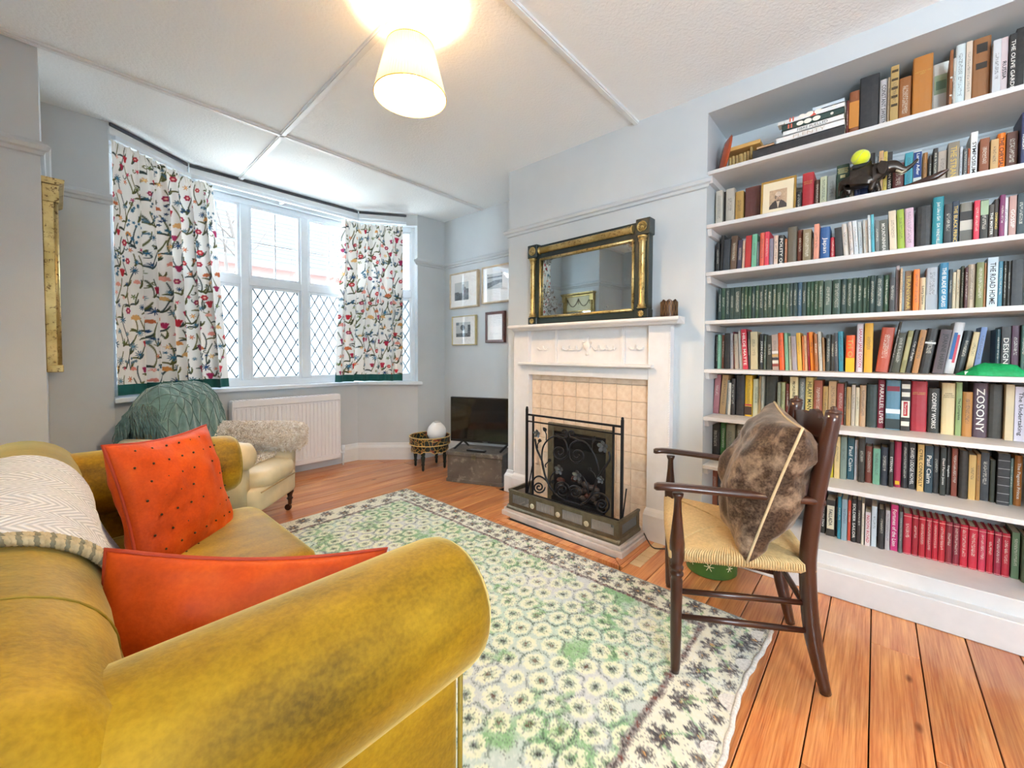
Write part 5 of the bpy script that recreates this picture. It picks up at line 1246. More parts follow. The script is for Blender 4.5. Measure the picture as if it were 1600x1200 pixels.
def pillow_mesh(a, b, T, name, m, seed=0, n=34, wr_=.006, conc=.09):
    U, V = np.meshgrid(np.linspace(-1, 1, n), np.linspace(-1, 1, n), indexing='ij')
    U = np.sign(U) * (1 - (1 - np.abs(U)) ** 1.35); V = np.sign(V) * (1 - (1 - np.abs(V)) ** 1.35)
    x = a * U * (1 - conc * (1 - V ** 2) * U ** 2); y = b * V * (1 - conc * (1 - U ** 2) * V ** 2)
    h = T * np.clip((1 - U ** 2) * (1 - V ** 2), 0, 1) ** .42
    nz = vnoise(n, n, 9, seed, 3) - .5; nz2 = vnoise(n, n, 9, seed + 5, 3) - .5; e = np.clip((1 - U ** 2) * (1 - V ** 2) * 6, 0, 1)
    rad = np.sin((U * 7 + V * 5)) * .3
    m1 = MB(); m1.grid(np.stack([x, y, h + wr_ * 3 * nz * e + wr_ * rad * e * (1 - e) * 2], 2)); m1.grid(np.stack([x, y, -h + wr_ * 3 * nz2 * e], 2)[::-1]); me = m1.mesh(name, m, True)
    b_ = bmesh.new(); b_.from_mesh(me); bmesh.ops.remove_doubles(b_, verts=b_.verts, dist=1e-5); bmesh.ops.recalc_face_normals(b_, faces=b_.faces); b_.to_mesh(me); b_.free()
    def surf(u, v, s=1):
        xx = a * u * (1 - conc * (1 - v ** 2) * u ** 2); yy = b * v * (1 - conc * (1 - u ** 2) * v ** 2); hh = T * max(0, (1 - u * u) * (1 - v * v)) ** .42; return (xx, yy, s * (hh + .001))
    ed = [surf(u, v, 0) for u, v in [(-1 + 2 * k / 16, -1) for k in range(16)] + [(1, -1 + 2 * k / 16) for k in range(16)] + [(1 - 2 * k / 16, 1) for k in range(16)] + [(-1, 1 - 2 * k / 16) for k in range(17)]]
    return me, surf, [(p[0], p[1], 0) for p in ed]
def basis(c, wv_, uv_, slump=0):
    c, wv_, uv_ = Vector(c), Vector(wv_).normalized(), Vector(uv_).normalized(); nrm = wv_.cross(uv_).normalized(); uv_ = nrm.cross(wv_).normalized() * (1 - slump) + uv_ * slump
    return Matrix(((wv_.x, uv_.x, nrm.x, c.x), (wv_.y, uv_.y, nrm.y, c.y), (wv_.z, uv_.z, nrm.z, c.z), (0, 0, 0, 1)))
M_stud = plain('dark_bronze_stud', '4a3a22', .35, metal=.7, var=0)
M_orpipe = plain('orange_piping', 'a8330c', .6, var=.05)
def orange(label, M, seed, studs_side):
    t = thing('cushion', label, 'cushion', M=M, group='orange cushions on the sofa')
    me, surf, ed = pillow_mesh(.222, .212, .075, 'cover', M_orange, seed, 40, .012); part(me, 'cover', None, t, world=False)
    part(MB().tube(ed, .0045, 6), 'piping', M_orpipe, t, smooth=True, world=False)
    k = 0
    for j in range(8):
        for i in range(8):
            u, v = -.86 + .245 * i + (.12 if j % 2 else 0), -.86 + .245 * j
            if abs(u) > .93: continue
            c = surf(u, v, studs_side); part(stud_me, 'bead', None, t, world=False).matrix_local = Matrix.Translation((c[0], c[1], c[2]))
    return t
stud_me = MB().ball((0, 0, 0), (.0038, .0038, .0032), 8, 5).mesh('bead', M_stud, True)
orange('square orange velvet cushion with dark beads, upright against the far sofa arm', basis((.265, 1.735, .605), (.323, .35, -.019), (-.09, .05, .405)), 1, 1)
orange('orange velvet cushion tipped against the near arm, beads facing away', basis((.203, .825, .520), (.27, -.255, -.165), (-.09, .18, .94), .85), 4, -1)

# ---------------------------------------------------------------- wooden armchair with rush seat
A_, B_, C_, D_ = (1.373, .483), (1.616, .097), (1.95, .234), (1.868, .692)
fv = Vector((-.36, .93, 0)).normalized()
wc = thing('wooden_armchair', 'dark wooden armchair with woven rush seat on the rug corner facing the fireplace', 'chair', (1.70, .38, 0))
def V3(p, z, k=0): return Vector((p[0] + fv.x * k, p[1] + fv.y * k, z))
def turned(p, prof, name='front_leg'):
    part(MB().lathe([(r, z) for r, z in prof], (p[0], p[1], 0.0), 14), name, M_darkwood, wc, smooth=True)
lp = [(.012, .0105), (.015, .03), (.018, .15), (.019, .33), (.016, .338), (.0215, .346), (.0215, .354), (.015, .360), (.021, .366), (.022, .374), (.017, .380), (.023, .40), (.024, .455), (.019, .50), (.013, .56), (.0115, .60), (.017, .612), (.018, .62)]
lpD = [(r, z if z > .02 else .0105) for r, z in lp]
turned(A_, lp); turned(D_, [(r, max(z, .0015)) for r, z in lp] if D_[0] > RX1 else lpD)
for p in (B_, C_):
    pts = smoothpath([V3(p, .0 + .004, 0), V3(p, .10, .022), V3(p, .22, .044), V3(p, .36, .055), V3(p, .46, .055), V3(p, .62, .040), V3(p, .78, .016), V3(p, .90, -.002)], 5)
    part(MB().tube(pts, [(.016 + .008 * min(1, i / 8)) - (.002 if i > 30 else 0) for i in range(len(pts))], 12), 'back_post', M_darkwood, wc, smooth=True)
    e = V3(p, .90, -.002); part(MB().lathe([(.020, 0), (.022, .003), (.020, .008), (.008, .012), (.009, .018), (.003, .022)], tuple(e), 12), 'finial', M_darkwood, wc, smooth=True)
for p, q, nm in ((A_, B_, 'arm'), (D_, C_, 'arm')):
    a = V3(p, .635, .075); b = V3(p, .640, .0); c = V3(((p[0] + q[0]) / 2, (p[1] + q[1]) / 2), .632, 0); dd = V3(q, .618, .020)
    out = Vector((-.93, -.36, 0)) * (1 if nm and p is A_ else -1)
    pts = smoothpath([a, b, c + out * .012, dd], 8); n_ = len(pts); m = MB(); rg = []
    for i, P_ in enumerate(pts):
        P_ = Vector(P_); d_ = (Vector(pts[min(i + 1, n_ - 1)]) - Vector(pts[max(i - 1, 0)])).normalized(); s_ = d_.cross(Vector((0, 0, 1))).normalized(); t_ = i / (n_ - 1); w_ = .026 * (1 - .35 * t_) * (.55 if i == 0 else (.9 if i == 1 else 1)); h_ = .012 * (.7 if i == 0 else 1)
        rg.append([tuple(P_ + s_ * w_ * math.cos(2 * PI * k / 12) + Vector((0, 0, 1)) * h_ * math.copysign(abs(math.sin(2 * PI * k / 12)) ** .6, math.sin(2 * PI * k / 12))) for k in range(12)])
    part(m.loft(rg), 'arm', M_darkwood, wc, smooth=True)
def rung(p, q, z0, z1, k0=0, k1=0, r=.0085): part(MB().tube([V3(p, z0, k0), (V3(p, z0, k0) + V3(q, z1, k1)) / 2, V3(q, z1, k1)], [r, r * 1.25, r], 10), 'stretcher', M_darkwood, wc, smooth=True)
rung(A_, B_, .290, .285, 0, .05); rung(A_, B_, .205, .195, 0, .042); rung(D_, C_, .290, .285, 0, .05); rung(D_, C_, .205, .195, 0, .042)
rung(A_, D_, .30, .30); rung(A_, D_, .20, .20); rung(B_, C_, .25, .25, .048, .048)
# crest rail, shaped
sd = (V3(C_, 0) - V3(B_, 0)); Lb = sd.length; sd.normalize(); o0 = V3(B_, 0, .006)
top = [(0, .862), (.08, .868), (.22, .875), (.34, .866), (.40, .886), (.5, .892), (.60, .886), (.66, .866), (.78, .875), (.92, .868), (1, .862)]
bot = [(1, .812), (.85, .80), (.7, .79), (.62, .775), (.5, .785), (.38, .775), (.3, .79), (.15, .80), (0, .812)]
poly = [(o0 + sd * u * Lb + Vector((0, 0, z)) - fv * .018 * (1 - (2 * u - 1) ** 2)) for u, z in top + bot]; n_ = len(poly)
m = MB(); nt = len(top); 
def inter(pl, u): 
    for i in range(len(pl) - 1):
        a, b = pl[i], pl[i + 1]
        if min(a[0], b[0]) <= u <= max(a[0], b[0]): return a[1] + (b[1] - a[1]) * (u - a[0]) / (b[0] - a[0] + 1e-9)
    return pl[-1][1]
rg = []
for i in range(33):
    u = i / 32; zt_, zb_ = inter(top, u), inter(bot, u); c = o0 + sd * u * Lb - fv * .018 * (1 - (2 * u - 1) ** 2); rg.append([tuple(c + fv * dx + Vector((0, 0, z))) for dx, z in ((-.008, zb_), (.008, zb_), (.008, zt_), (-.008, zt_))])
part(m.loft(rg), 'crest_rail', M_darkwood, wc, auto=True)
cc = o0 + sd * .5 * Lb
rg = [[tuple(cc + sd * (w_ * s_) + fv * (dx - .012) + Vector((0, 0, z))) for s_, dx in ((-1, -.006), (-1, .006), (1, .006), (1, -.006))] for z, w_ in ((.44, .03), (.5, .045), (.58, .03), (.66, .05), (.74, .035), (.80, .05))]
part(MB().loft(rg), 'splat', M_darkwood, wc, auto=True)
# rush seat: four woven triangles of cords round the frame
M_rush = plain('woven_rush', 'cdaf7c', .7, var=.12, scale=90, bump=.3, bs=120)
qa, qb, qc, qd = V3(A_, .430, .012), V3(B_, .418, .05), V3(C_, .418, .05), V3(D_, .430, .012)
cen = (qa + qb + qc + qd) / 4 + Vector((0, 0, -.004)); ru = MB()
def side(p, q, n_):
    for i in range(n_):
        t_ = (i + .5) / n_; e = p.lerp(q, t_); k = 1 - abs(2 * t_ - 1); inn = e.lerp(cen, k * .98 + .015); outv = (e - cen); outv.z = 0; outv.normalize()
        ru.tube([inn + Vector((0, 0, .002 + .002 * rnd.random())), e + Vector((0, 0, .004)), e + outv * .016 + Vector((0, 0, -.004)), e + outv * .018 + Vector((0, 0, -.022)), e + outv * .006 + Vector((0, 0, -.034)), inn + Vector((0, 0, -.022))], .0036, 5, caps=False)
side(qa, qb, 58); side(qb, qc, 46); side(qc, qd, 58); side(qd, qa, 64)
part(ru, 'rush_seat', M_rush, wc, smooth=True, stuff=True)
part(MB().loft([[tuple(p.lerp(cen, .04) + Vector((0, 0, z))) for p in (qa, qb, qc, qd)] for z in (-.026, .0)]), 'seat_core', M_rush, wc)
# brown cushion
cM = basis((1.705, .300, .652), (.95, .30, .06), (.12, -.26, .95))
bc = thing('cushion', 'brown crushed velvet cushion with pale piping standing on the wooden armchair', 'cushion', M=cM)
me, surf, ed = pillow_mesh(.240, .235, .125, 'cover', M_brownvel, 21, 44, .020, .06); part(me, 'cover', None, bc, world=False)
part(MB().tube(ed, .0045, 6), 'piping', plain('pale_gold_piping', 'c9b48c', .5, var=.1), bc, smooth=True, world=False)

# green painted tub on the floor behind the chair
tb = thing('painted_tub', 'round green painted tin with pale snowflakes on the floor behind the wooden armchair', 'tin', (2.19, .60, 0))
M_green = plain('green_enamel', '3f6a2c', .45, var=.12)
part(MB().lathe([(.0, .0), (.112, .0), (.116, .004), (.119, .11), (.116, .112), (.0, .112)], (0, 0, 0.0015), 32), 'body', M_green, tb, world=False, auto=True)
part(MB().lathe([(.0, .112), (.119, .112), (.124, .112), (.125, .140), (.119, .146), (.0, .146)], (0, 0, 0), 32), 'lid', M_green, tb, world=False, auto=True)
M_flake = plain('cream_paint', 'e6e0b8', .6, var=0)
for k, (a, z, s) in enumerate(((-2.15, .06, .017), (-2.95, .062, .022), (-1.3, .058, .018), (2.6, .06, .018))):
    m = MB()
    for q in range(3): t_ = q * PI / 3; m.tube([(.119 * math.cos(a + u * s * math.cos(t_) / .119) * 1.004, .119 * math.sin(a + u * s * math.cos(t_) / .119) * 1.004, z + u * s * math.sin(t_)) for u in (-1, -.5, 0, .5, 1)], .0018, 4)
    part(m, 'painted_snowflake', M_flake, tb, world=False)

# ---------------------------------------------------------------- built-in bookcase
SZ = [2.073, 1.787, 1.530, 1.268, 1.003, .742, .475, .180]
bcs = thing('bookcase', 'tall built-in white bookcase of seven shelves filling the alcove', 'bookcase', (2.55, 0, 0))
for z in SZ[:7]:
    part(MB().box(2.368, 2.718, -.498, .703, z - .020, z, ch=.0015), 'shelf', M_shelf, bcs)
    part(MB().prism([(2.385, z - .0205), (2.715, z - .0205), (2.715, z - .055), (2.40, z - .055), (2.385, z - .030)], .683, .7035, 1), 'shelf_support', M_shelf, bcs)
part(MB().box(2.35, 2.718, -.498, .703, .125, .180, ch=.003), 'base_shelf', M_shelf, bcs)
part(MB().box(2.295, 2.40, -.498, .703, .0, .118, ch=.004).box(2.35, 2.40, -.498, .703, .112, .128), 'plinth', M_shelf, bcs)

# books ---------------------------------------------------------------
def lum(c): return .3 * c[0] + .6 * c[1] + .1 * c[2]
def book_mat(plainspine=False):
    t = NT('book_cloth_plain' if plainspine else 'book_cloth_printed'); oi = t.node('ShaderNodeObjectInfo'); base = oi.outputs['Color']; tc = t.node('ShaderNodeTexCoord')
    v = tc.outputs['Object']; n = t.noise(v, 45, 3); c = t.mix(t.math('MULTIPLY', n, .28), base, t.mix(.5, base, (.35, .3, .25, 1)))
    if not plainspine:
        g = t.node('ShaderNodeSeparateXYZ'); t.link(tc.outputs['Generated'], g.inputs[0]); geo = t.node('ShaderNodeNewGeometry'); tr_ = t.node('ShaderNodeVectorTransform', vector_type='NORMAL', convert_from='WORLD', convert_to='OBJECT'); t.link(geo.outputs['Normal'], tr_.inputs[0])
        nx_ = t.node('ShaderNodeSeparateXYZ'); t.link(tr_.outputs[0], nx_.inputs[0]); front = t.math('LESS_THAN', nx_.outputs[0], -.6)
        my = t.math('LESS_THAN', t.math('ABSOLUTE', t.math('SUBTRACT', g.outputs[1], .5)), .22); rz = oi.outputs['Random']
        lo = t.math('GREATER_THAN', g.outputs[2], t.math('MULTIPLY_ADD', rz, .25)); lo.node.inputs[1].links[0].from_node.inputs[2].default_value = .22
        hi = t.math('LESS_THAN', g.outputs[2], t.math('MULTIPLY_ADD', rz, -.2)); hi.node.inputs[0]; hi.node.inputs[1].links[0].from_node.inputs[2].default_value = .92
        mp = t.node('ShaderNodeMapping'); mp.inputs['Scale'].default_value = (1, 260, 520); t.link(v, mp.inputs[0]); ad = t.node('ShaderNodeVectorMath', operation='ADD'); t.link(mp.outputs[0], ad.inputs[0]); cb2 = t.node('ShaderNodeCombineXYZ'); [t.link(t.math('MULTIPLY', rz, 91.0), cb2.inputs[i]) for i in range(3)]; t.link(cb2.outputs[0], ad.inputs[1])
        nn = t.noise(ad.outputs[0], 1.0, 1); mk = t.math('GREATER_THAN', nn, .52); m = t.math('MULTIPLY', mk, my); m = t.math('MULTIPLY', m, lo); m = t.math('MULTIPLY', m, hi); m = t.math('MULTIPLY', m, front); m = t.math('MULTIPLY', m, .6)
        bw = t.node('ShaderNodeRGBToBW'); t.link(base, bw.inputs[0]); dk = t.math('GREATER_THAN', bw.outputs[0], .22); ink = t.mix(dk, (.72, .68, .56, 1), (.06, .055, .06, 1)); c = t.mix(m, c, ink)
    t.col(c); t.set(Roughness=.5); return t.m
M_bk, M_bkp = book_mat(), book_mat(True)
M_pages = plain('page_block', 'cfc2a6', .9, var=.12, scale=1, stretch=(1, 220, 1)); M_inkw = plain('white_print', 'e8e4da', .6, var=0); M_inkk = plain('black_print', '1c1a1c', .6, var=0); M_inkg = plain('gold_print', 'c9a95a', .4, metal=.4, var=0); M_inkr = plain('red_print', 'b8203a', .6, var=0); M_inkb = plain('blue_print', '2a5aa0', .6, var=0)
INK = {'t': plain('pale_tan_print', 'b8a898', .6, var=0), 'w': M_inkw, 'k': M_inkk, 'g': M_inkg, 'r': M_inkr, 'b': M_inkb}
NAMES = [('black', '15151a'), ('charcoal', '33353a'), ('grey', '8a8c8c'), ('pale grey', 'c2c4c6'), ('white', 'e4e4e2'), ('cream', 'dccba8'), ('beige', 'bda88c'), ('tan', 'b08a50'), ('brown', '7a4c2c'), ('dark brown', '4a3222'), ('taupe', '6b6150'), ('maroon', '5c1c26'), ('crimson', 'b01838'), ('red', 'cc2422'), ('coral', 'e2604a'), ('salmon', 'e6a088'), ('pink', 'd8a8b0'), ('magenta', 'c81c70'), ('purple', '6a2460'), ('orange', 'f07a16'), ('rust', '9a4a2c'), ('yellow', 'e0b41a'), ('lime green', 'a0b840'), ('olive', '7a7c46'), ('sage green', '8aa46e'), ('mint green', '78b294'), ('dark green', '1e3e2c'), ('teal', '1e8c98'), ('dark teal', '1a4450'), ('sky blue', '7ab0c8'), ('blue', '2a6aa0'), ('navy', '202c4c'), ('slate blue', '5a7a8c'), ('mustard', 'b89a1c'), ('lilac', 'c8b8cc')]
def cname(h):
    c = np.array([int(h[i:i + 2], 16) for i in (0, 2, 4)], float); return min(NAMES, key=lambda n: np.sum((c - np.array([int(n[1][i:i + 2], 16) for i in (0, 2, 4)])) ** 2 * np.array([.3, .5, .25])))[0]
CR = {'A': (1090, 160, 6.154), 'B': (1340, 20, 6.154), 'C': (1340, 180, 6.154), 'D': (1090, 330, 6.154), 'E': (1340, 330, 6.154), 'F': (1090, 490, 6.154), 'G': (1340, 490, 6.154), 'H': (1280, 660, 5.0), 'K': (1000, 600, 4.0)}
XS = [2.50, 2.50, 2.50, 2.52, 2.54, 2.555, 2.565, 2.56]
def Yat(crop, x, z, X_):
    ox, oy, s = CR[crop]; px = ox + x / s; py = 553.0
    for _ in range(4):
        Y = atX(px, py, X_)[1]; c = R.T @ (np.array([X_, Y, z]) - C0); py = CY + F * c[1] / c[2]
    return Y
# (crop, x0, x1, ytop, colour, lean dx at top, title, ink, horizontal?)
ROWS = [
 [('A',1422,1448,0,'6a1c1c'),('A',1450,1545,-90,'8a4a22'),('B',8,200,570,'20242b'),('B',205,278,650,'c8c4c6',0,'CONSTANT SWEETNESS','k'),('B',280,300,635,'b8a080'),('B',302,384,545,'b8975a'),('B',388,514,625,'9c602c'),('B',518,712,440,'bf782a',0,'HISTORY OF\nART','g','h'),('B',716,878,490,'dfe3e0',0,'','k'),
  ('B',905,928,460,'c9c6bc'),('B',930,1026,280,'d5dfe0'),('B',1030,1092,230,'dccbb8'),('B',1096,1275,160,'9a6436'),('B',1278,1358,300,'cfd0d3'),('B',1362,1432,258,'d8c4c4',0,'RUSSIA','k'),('B',1436,1510,240,'17191d',0,'THE OLIVE GARDEN','w'),('B',1514,1600,150,'121316')],
 [('A',170,238,862,'b9b3a6'),('A',240,266,855,'15171a'),('A',268,350,842,'b5ada0'),('A',352,432,860,'b08a45'),('A',445,598,822,'5e2a28'),('A',948,996,870,'1a1b20'),('A',1000,1110,690,'b3182a',0,'ARTS OF\nAFRICA','g','h'),('A',1116,1168,742,'5a3a2c'),('A',1172,1240,720,'b9c0a2'),('A',1244,1326,715,'8b918f'),('A',1330,1452,620,'22483a',0,'','g'),('A',1456,1500,620,'a39478'),('A',1505,1560,600,'24407a'),
  ('C',20,95,378,'1d3a6a',0,'BLUE','w'),('C',100,158,372,'17181c'),('C',162,192,400,'8c9498'),('C',196,238,362,'c99c6a'),('C',240,278,352,'c9b04a'),('C',280,328,350,'1a1a1e',0,'WAR ON WEST','w'),('C',332,440,480,'5c1a1a'),('C',446,524,375,'2a95a5'),('C',530,614,342,'d4d4cc',0,'','k'),('C',620,668,365,'b07c48'),('C',672,712,400,'4a4744'),('C',714,762,340,'1c1c1e'),('C',768,855,348,'b9a898'),('C',858,970,278,'877b6a',0,'THE STRAND','g'),('C',975,1004,310,'c9ccd0'),('C',1007,1048,332,'55585a'),('C',1050,1074,320,'b0522a'),('C',1078,1150,165,'e3e5e2',0,'SYMPOSIUM','k'),('C',1164,1258,240,'8a4a26'),('C',1264,1342,256,'c6a06a'),('C',1346,1425,165,'f07d16',0,'THE CHRYSALIDS','k'),('C',1430,1545,160,'5e3424'),('C',1552,1600,0,'23335f',0,'HUNGRY','w')],
 [('D',172,205,310,'141518'),('D',207,238,225,'101114',18),('D',240,300,275,'1c2c38',18),('D',303,362,238,'5a4130',20),('D',368,412,275,'2a2a4a',16),('D',418,446,280,'e6c8b0',14),('D',452,512,240,'b51f24',14),('D',518,566,228,'6fb392',12),('D',568,592,300,'5a6468',4),('D',596,640,215,'e2604a',10),('D',644,686,206,'e03a50',10),('D',690,722,270,'8a8090'),('D',725,766,232,'e8c8b0'),('D',772,826,236,'1c2228',0,'POLITY OF','w'),('D',830,852,262,'b5663a'),('D',854,945,152,'6b6150'),('D',952,1005,180,'6a2a1a'),('D',1012,1090,188,'8a7a5c'),('D',1092,1114,250,'d8d8d4'),('D',1117,1166,135,'e69a80'),('D',1170,1265,156,'1e5a96',0,'Japan','w'),('D',1270,1318,250,'c0203a'),('D',1330,1405,158,'1c2026',-16),('D',1410,1465,126,'d9d2c8',-26),('D',1468,1508,112,'dccfc8',-22),('D',1512,1555,102,'d2d6d8',-22),('D',1558,1600,102,'c4c8c8',-18),
  ('E',10,46,100,'c5c4bc',-12),('E',60,100,90,'cdb8a4',-12),('E',102,134,45,'dcdcda',-12),('E',137,168,40,'55b5c5',-10),('E',172,212,90,'6f7270',-4),('E',214,306,85,'5d5e54',-14,'MOUNTAINHEAD','w'),('E',312,384,0,'e0cdb0',-14),('E',388,458,-10,'a0b840',-10),('E',462,548,-25,'dbb8c8',-6),('C',556,704,885,'0c0e12'),('C',712,820,782,'1a8c98',0,'Just Like a Girl   DA WINDMILLE','w'),('C',824,902,860,'232528'),('C',906,974,822,'1c3048',0,'THE BLACK PRINCE','g'),('C',980,1104,845,'8a8578'),('C',1108,1164,832,'d82a4a'),('C',1168,1248,825,'151a18'),('C',1252,1300,870,'4a4440',0,'THE MASTER','w'),('C',1302,1346,815,'3a322c',0,'DIAMOND','g'),('C',1350,1402,782,'7a2460'),('C',1405,1446,790,'e4e2de'),('C',1450,1522,780,'c89c90',0,'GOSSIP','w'),('C',1526,1600,762,'2a4048')],
 [('D',a,b,745-(a-185)*.0787,'@') for a,b in zip([187,225,262,302,345,410,442,475,510,550,585,630,665,710,755,800,840,875,908,955,1000,1040,1078,1115,1155,1210,1288,1375,1430,1480,1530,1580],[223,260,300,343,408,440,473,508,548,583,628,663,708,753,798,838,873,906,953,998,1038,1076,1113,1153,1203,1282,1373,1428,1478,1528,1578,1625])] +
 [('E',a,b,628-(a)*.06,'@') for a,b in ((42,92),(94,163),(166,244),(247,298))] +
 [('E',302,358,640,'3a3a3c'),('E',362,396,520,'b8a8a8'),('E',399,420,555,'d8b890'),('E',423,444,575,'8a9aa0'),('E',448,523,572,'8a6a48',0,'TRANSWAR','g'),('E',527,586,568,'ee7a14'),('E',593,648,640,'d8c8a0',0,'Lorry Norm','k'),('E',653,772,545,'b9bfc4'),('E',777,862,505,'3a8ab0',0,'THE BLADE OF GRASS','w'),('E',872,906,558,'3a4248'),('E',910,944,585,'d8c8a8'),('E',947,984,560,'dccaa8'),('E',987,1016,530,'3a3a20'),('E',1018,1050,550,'4a1a24'),('E',1054,1126,515,'c8b49a'),('E',1130,1202,500,'7a8048'),('E',1204,1222,500,'d08a50'),('E',1226,1338,455,'c8d8e0',0,'THE ROAD HOME','k'),('E',1342,1384,486,'3a8098'),('E',1390,1432,480,'2a2c28'),('E',1435,1476,475,'33302a'),('E',1480,1600,465,'14161c')],
 [('F',172,196,200,'22201e'),('F',198,224,205,'7fae90'),('F',226,254,205,'7a3a20'),('F',257,308,190,'1a1410'),('F',312,342,190,'b8b0b0',-2),('F',344,362,175,'8a4050',-14),('F',366,398,195,'a89a88',-8),('F',401,436,165,'d0ccc0',-12),('F',440,490,150,'c8203c',-20,'HILDE MATTE','w'),('F',494,510,170,'2a2a28',-8),('F',514,580,175,'c9b890',-4),('F',588,632,195,'22262a',0,'JOHN CARRE','w'),('F',636,658,210,'3c4a38'),('F',660,715,210,'2e3024'),('F',724,785,200,'b8a090',-10),('F',792,842,185,'e85a1a',-16),('F',848,878,185,'7fb08c',-14),('F',882,912,215,'d0c0a0',-10),('F',916,964,215,'a89a9c',-16),('F',968,1010,185,'dba83a',-18),('F',1014,1034,215,'e07a30',-10),('F',1037,1060,210,'d8a070',-14),('F',1063,1084,180,'c0203a',-18),('F',1088,1128,175,'f08a10',-22),('F',1132,1165,195,'a8622a',-12),('F',1172,1204,175,'c8c0b0',-16),('F',1207,1228,230,'a87a4a',-10),('F',1232,1272,200,'2a3430'),('F',1275,1315,210,'34342e'),('F',1318,1354,185,'3a4048',-4),('F',1358,1406,170,'2a8ea0',-8),('F',1422,1508,210,'ee5a14',0,'Tri Olive','g'),('F',1522,1590,100,'e0d8dc',0,'SARAH JANE DIXON','r'),
  ('G',58,140,95,'dca41c',14),('G',168,294,130,'b5482c',70),('G',298,318,60,'2a2420',110),('G',322,400,185,'3a3a24',72),('G',404,456,160,'8a8450',90,'','w'),('G',460,514,150,'2a2e30',100,'City of Bright','w'),('G',518,580,155,'b07a40',90),('G',584,692,140,'181818',95),('G',712,822,150,'4a3c44',90,'JOANNE HARRIS','k'),('G',828,926,80,'dcdcdc',115,'','b'),('G',934,1012,160,'22343a',110),('G',1030,1092,175,'d0bc8c',90),('G',1100,1160,130,'6a86b8',90),('G',1325,1372,150,'2a5058'),('G',1375,1472,125,'181c1e',0,'DESIGN','w'),('G',1476,1556,115,'4a1a3c'),('G',1560,1600,110,'3a6058')],
 [('F',150,204,570,'a86a70',24),('F',210,268,565,'b89060',34),('F',272,290,640,'8a8a80',20),('F',293,318,665,'d8d0c0',14),('F',322,358,625,'2a2628',8),('F',364,448,580,'1e1e24'),('F',452,520,582,'e0b01a'),('F',524,584,630,'c8c8a8'),('F',588,608,600,'b09060'),('F',610,636,600,'9a9888'),('F',642,762,590,'2c2e26'),('F',766,796,660,'8a8a70'),('F',798,834,660,'a8a878'),('F',838,878,675,'7a3028'),('F',882,958,595,'e0cc98',0,'PEOPLE FRIENDS COLLIERE','k'),('F',964,1024,620,'6a7070'),('F',1028,1110,600,'dcc470',0,'HILARY MANTEL','k'),('F',1114,1194,640,'9a4a2c'),('F',1197,1246,700,'b8904c'),('F',1250,1330,650,'c8a070'),('F',1334,1402,672,'9a3a2c'),('F',1405,1420,660,'3a3a34'),('F',1423,1470,705,'a8844c'),('F',1473,1510,685,'c8b8a4'),('F',1513,1552,710,'d8c8a8'),
  ('G',12,74,690,'c4a07c'),('G',80,184,680,'1e3432'),('G',188,260,590,'8a1c38',0,'PARALLEL LIVES','w'),('G',264,404,575,'5a8aa0',0,'',''),('G',408,500,640,'17181a',0,'',''),('G',508,664,650,'b01c30',0,'WEST INDIES\nDICTIONARY','g','h'),('G',672,788,718,'1c2220',0,'GODFREY WORKS','w'),('G',800,930,665,'dcc898',0,'GREEK\nENGLISH\nLEXICON','k','h'),('G',934,992,640,'8aa468',0,'The Complete','k'),('G',996,1092,750,'b8803c'),('G',1098,1244,640,'4a3444',0,'ZOSONY','w'),('G',1252,1400,680,'2e281c'),('G',1406,1490,680,'dcc8a0',0,'','r'),('G',1496,1600,700,'dcd6e4',0,'The Undertaking','k')],
 [('K',452,498,240,'1c1a1e',4),('K',500,534,240,'3a7a3a',4),('K',538,590,250,'8a8468'),('K',594,640,255,'6a5a44'),('K',644,700,250,'2a3a3a'),('K',704,752,260,'9a7a50'),('K',756,810,262,'3a2a2a'),('K',814,860,270,'7a8078'),('K',864,910,275,'b09a70'),('K',914,960,280,'2c3844'),('H',8,60,230,'b8a47c'),('H',68,110,240,'b8a81a'),('H',116,160,105,'d8bc80'),('H',163,212,110,'7a8a80'),('H',216,268,122,'14505e',0,'Paul Cairn','w'),('H',272,300,140,'d8d4d8'),('H',304,352,120,'2e2a24'),('H',357,412,185,'7a3424'),('H',416,472,200,'6aa084'),('H',476,534,190,'1a2434'),('H',542,576,148,'1c1e1e',0,'ETERNAL','w'),('H',582,636,150,'b01c48',0,'','w'),('H',642,690,160,'22242c'),('H',696,748,165,'1a2028',0,'DAVID LODGE NOVEL','w'),('H',762,814,170,'d8b068',0,'CYRIL CONNOLLY','k'),('H',820,884,180,'183a48',0,'Paul Cairn','w'),('H',888,934,185,'26282c'),('H',938,982,190,'1a2420',0,'Dead Parrot Jones','w'),('H',986,1026,195,'1c1a18',0,'Kingdom','w'),('H',1030,1080,205,'8a3a24'),('H',1086,1156,215,'26221e'),('H',1160,1218,250,'d0a860'),('H',1221,1254,245,'a87838'),('H',1258,1328,235,'2a2e34'),('H',1332,1374,295,'1c2410'),('H',1382,1480,235,'14161c'),('H',1486,1520,285,'6a8078'),('H',1525,1588,262,'b06a24',0,'The Pageant Prince','w')],
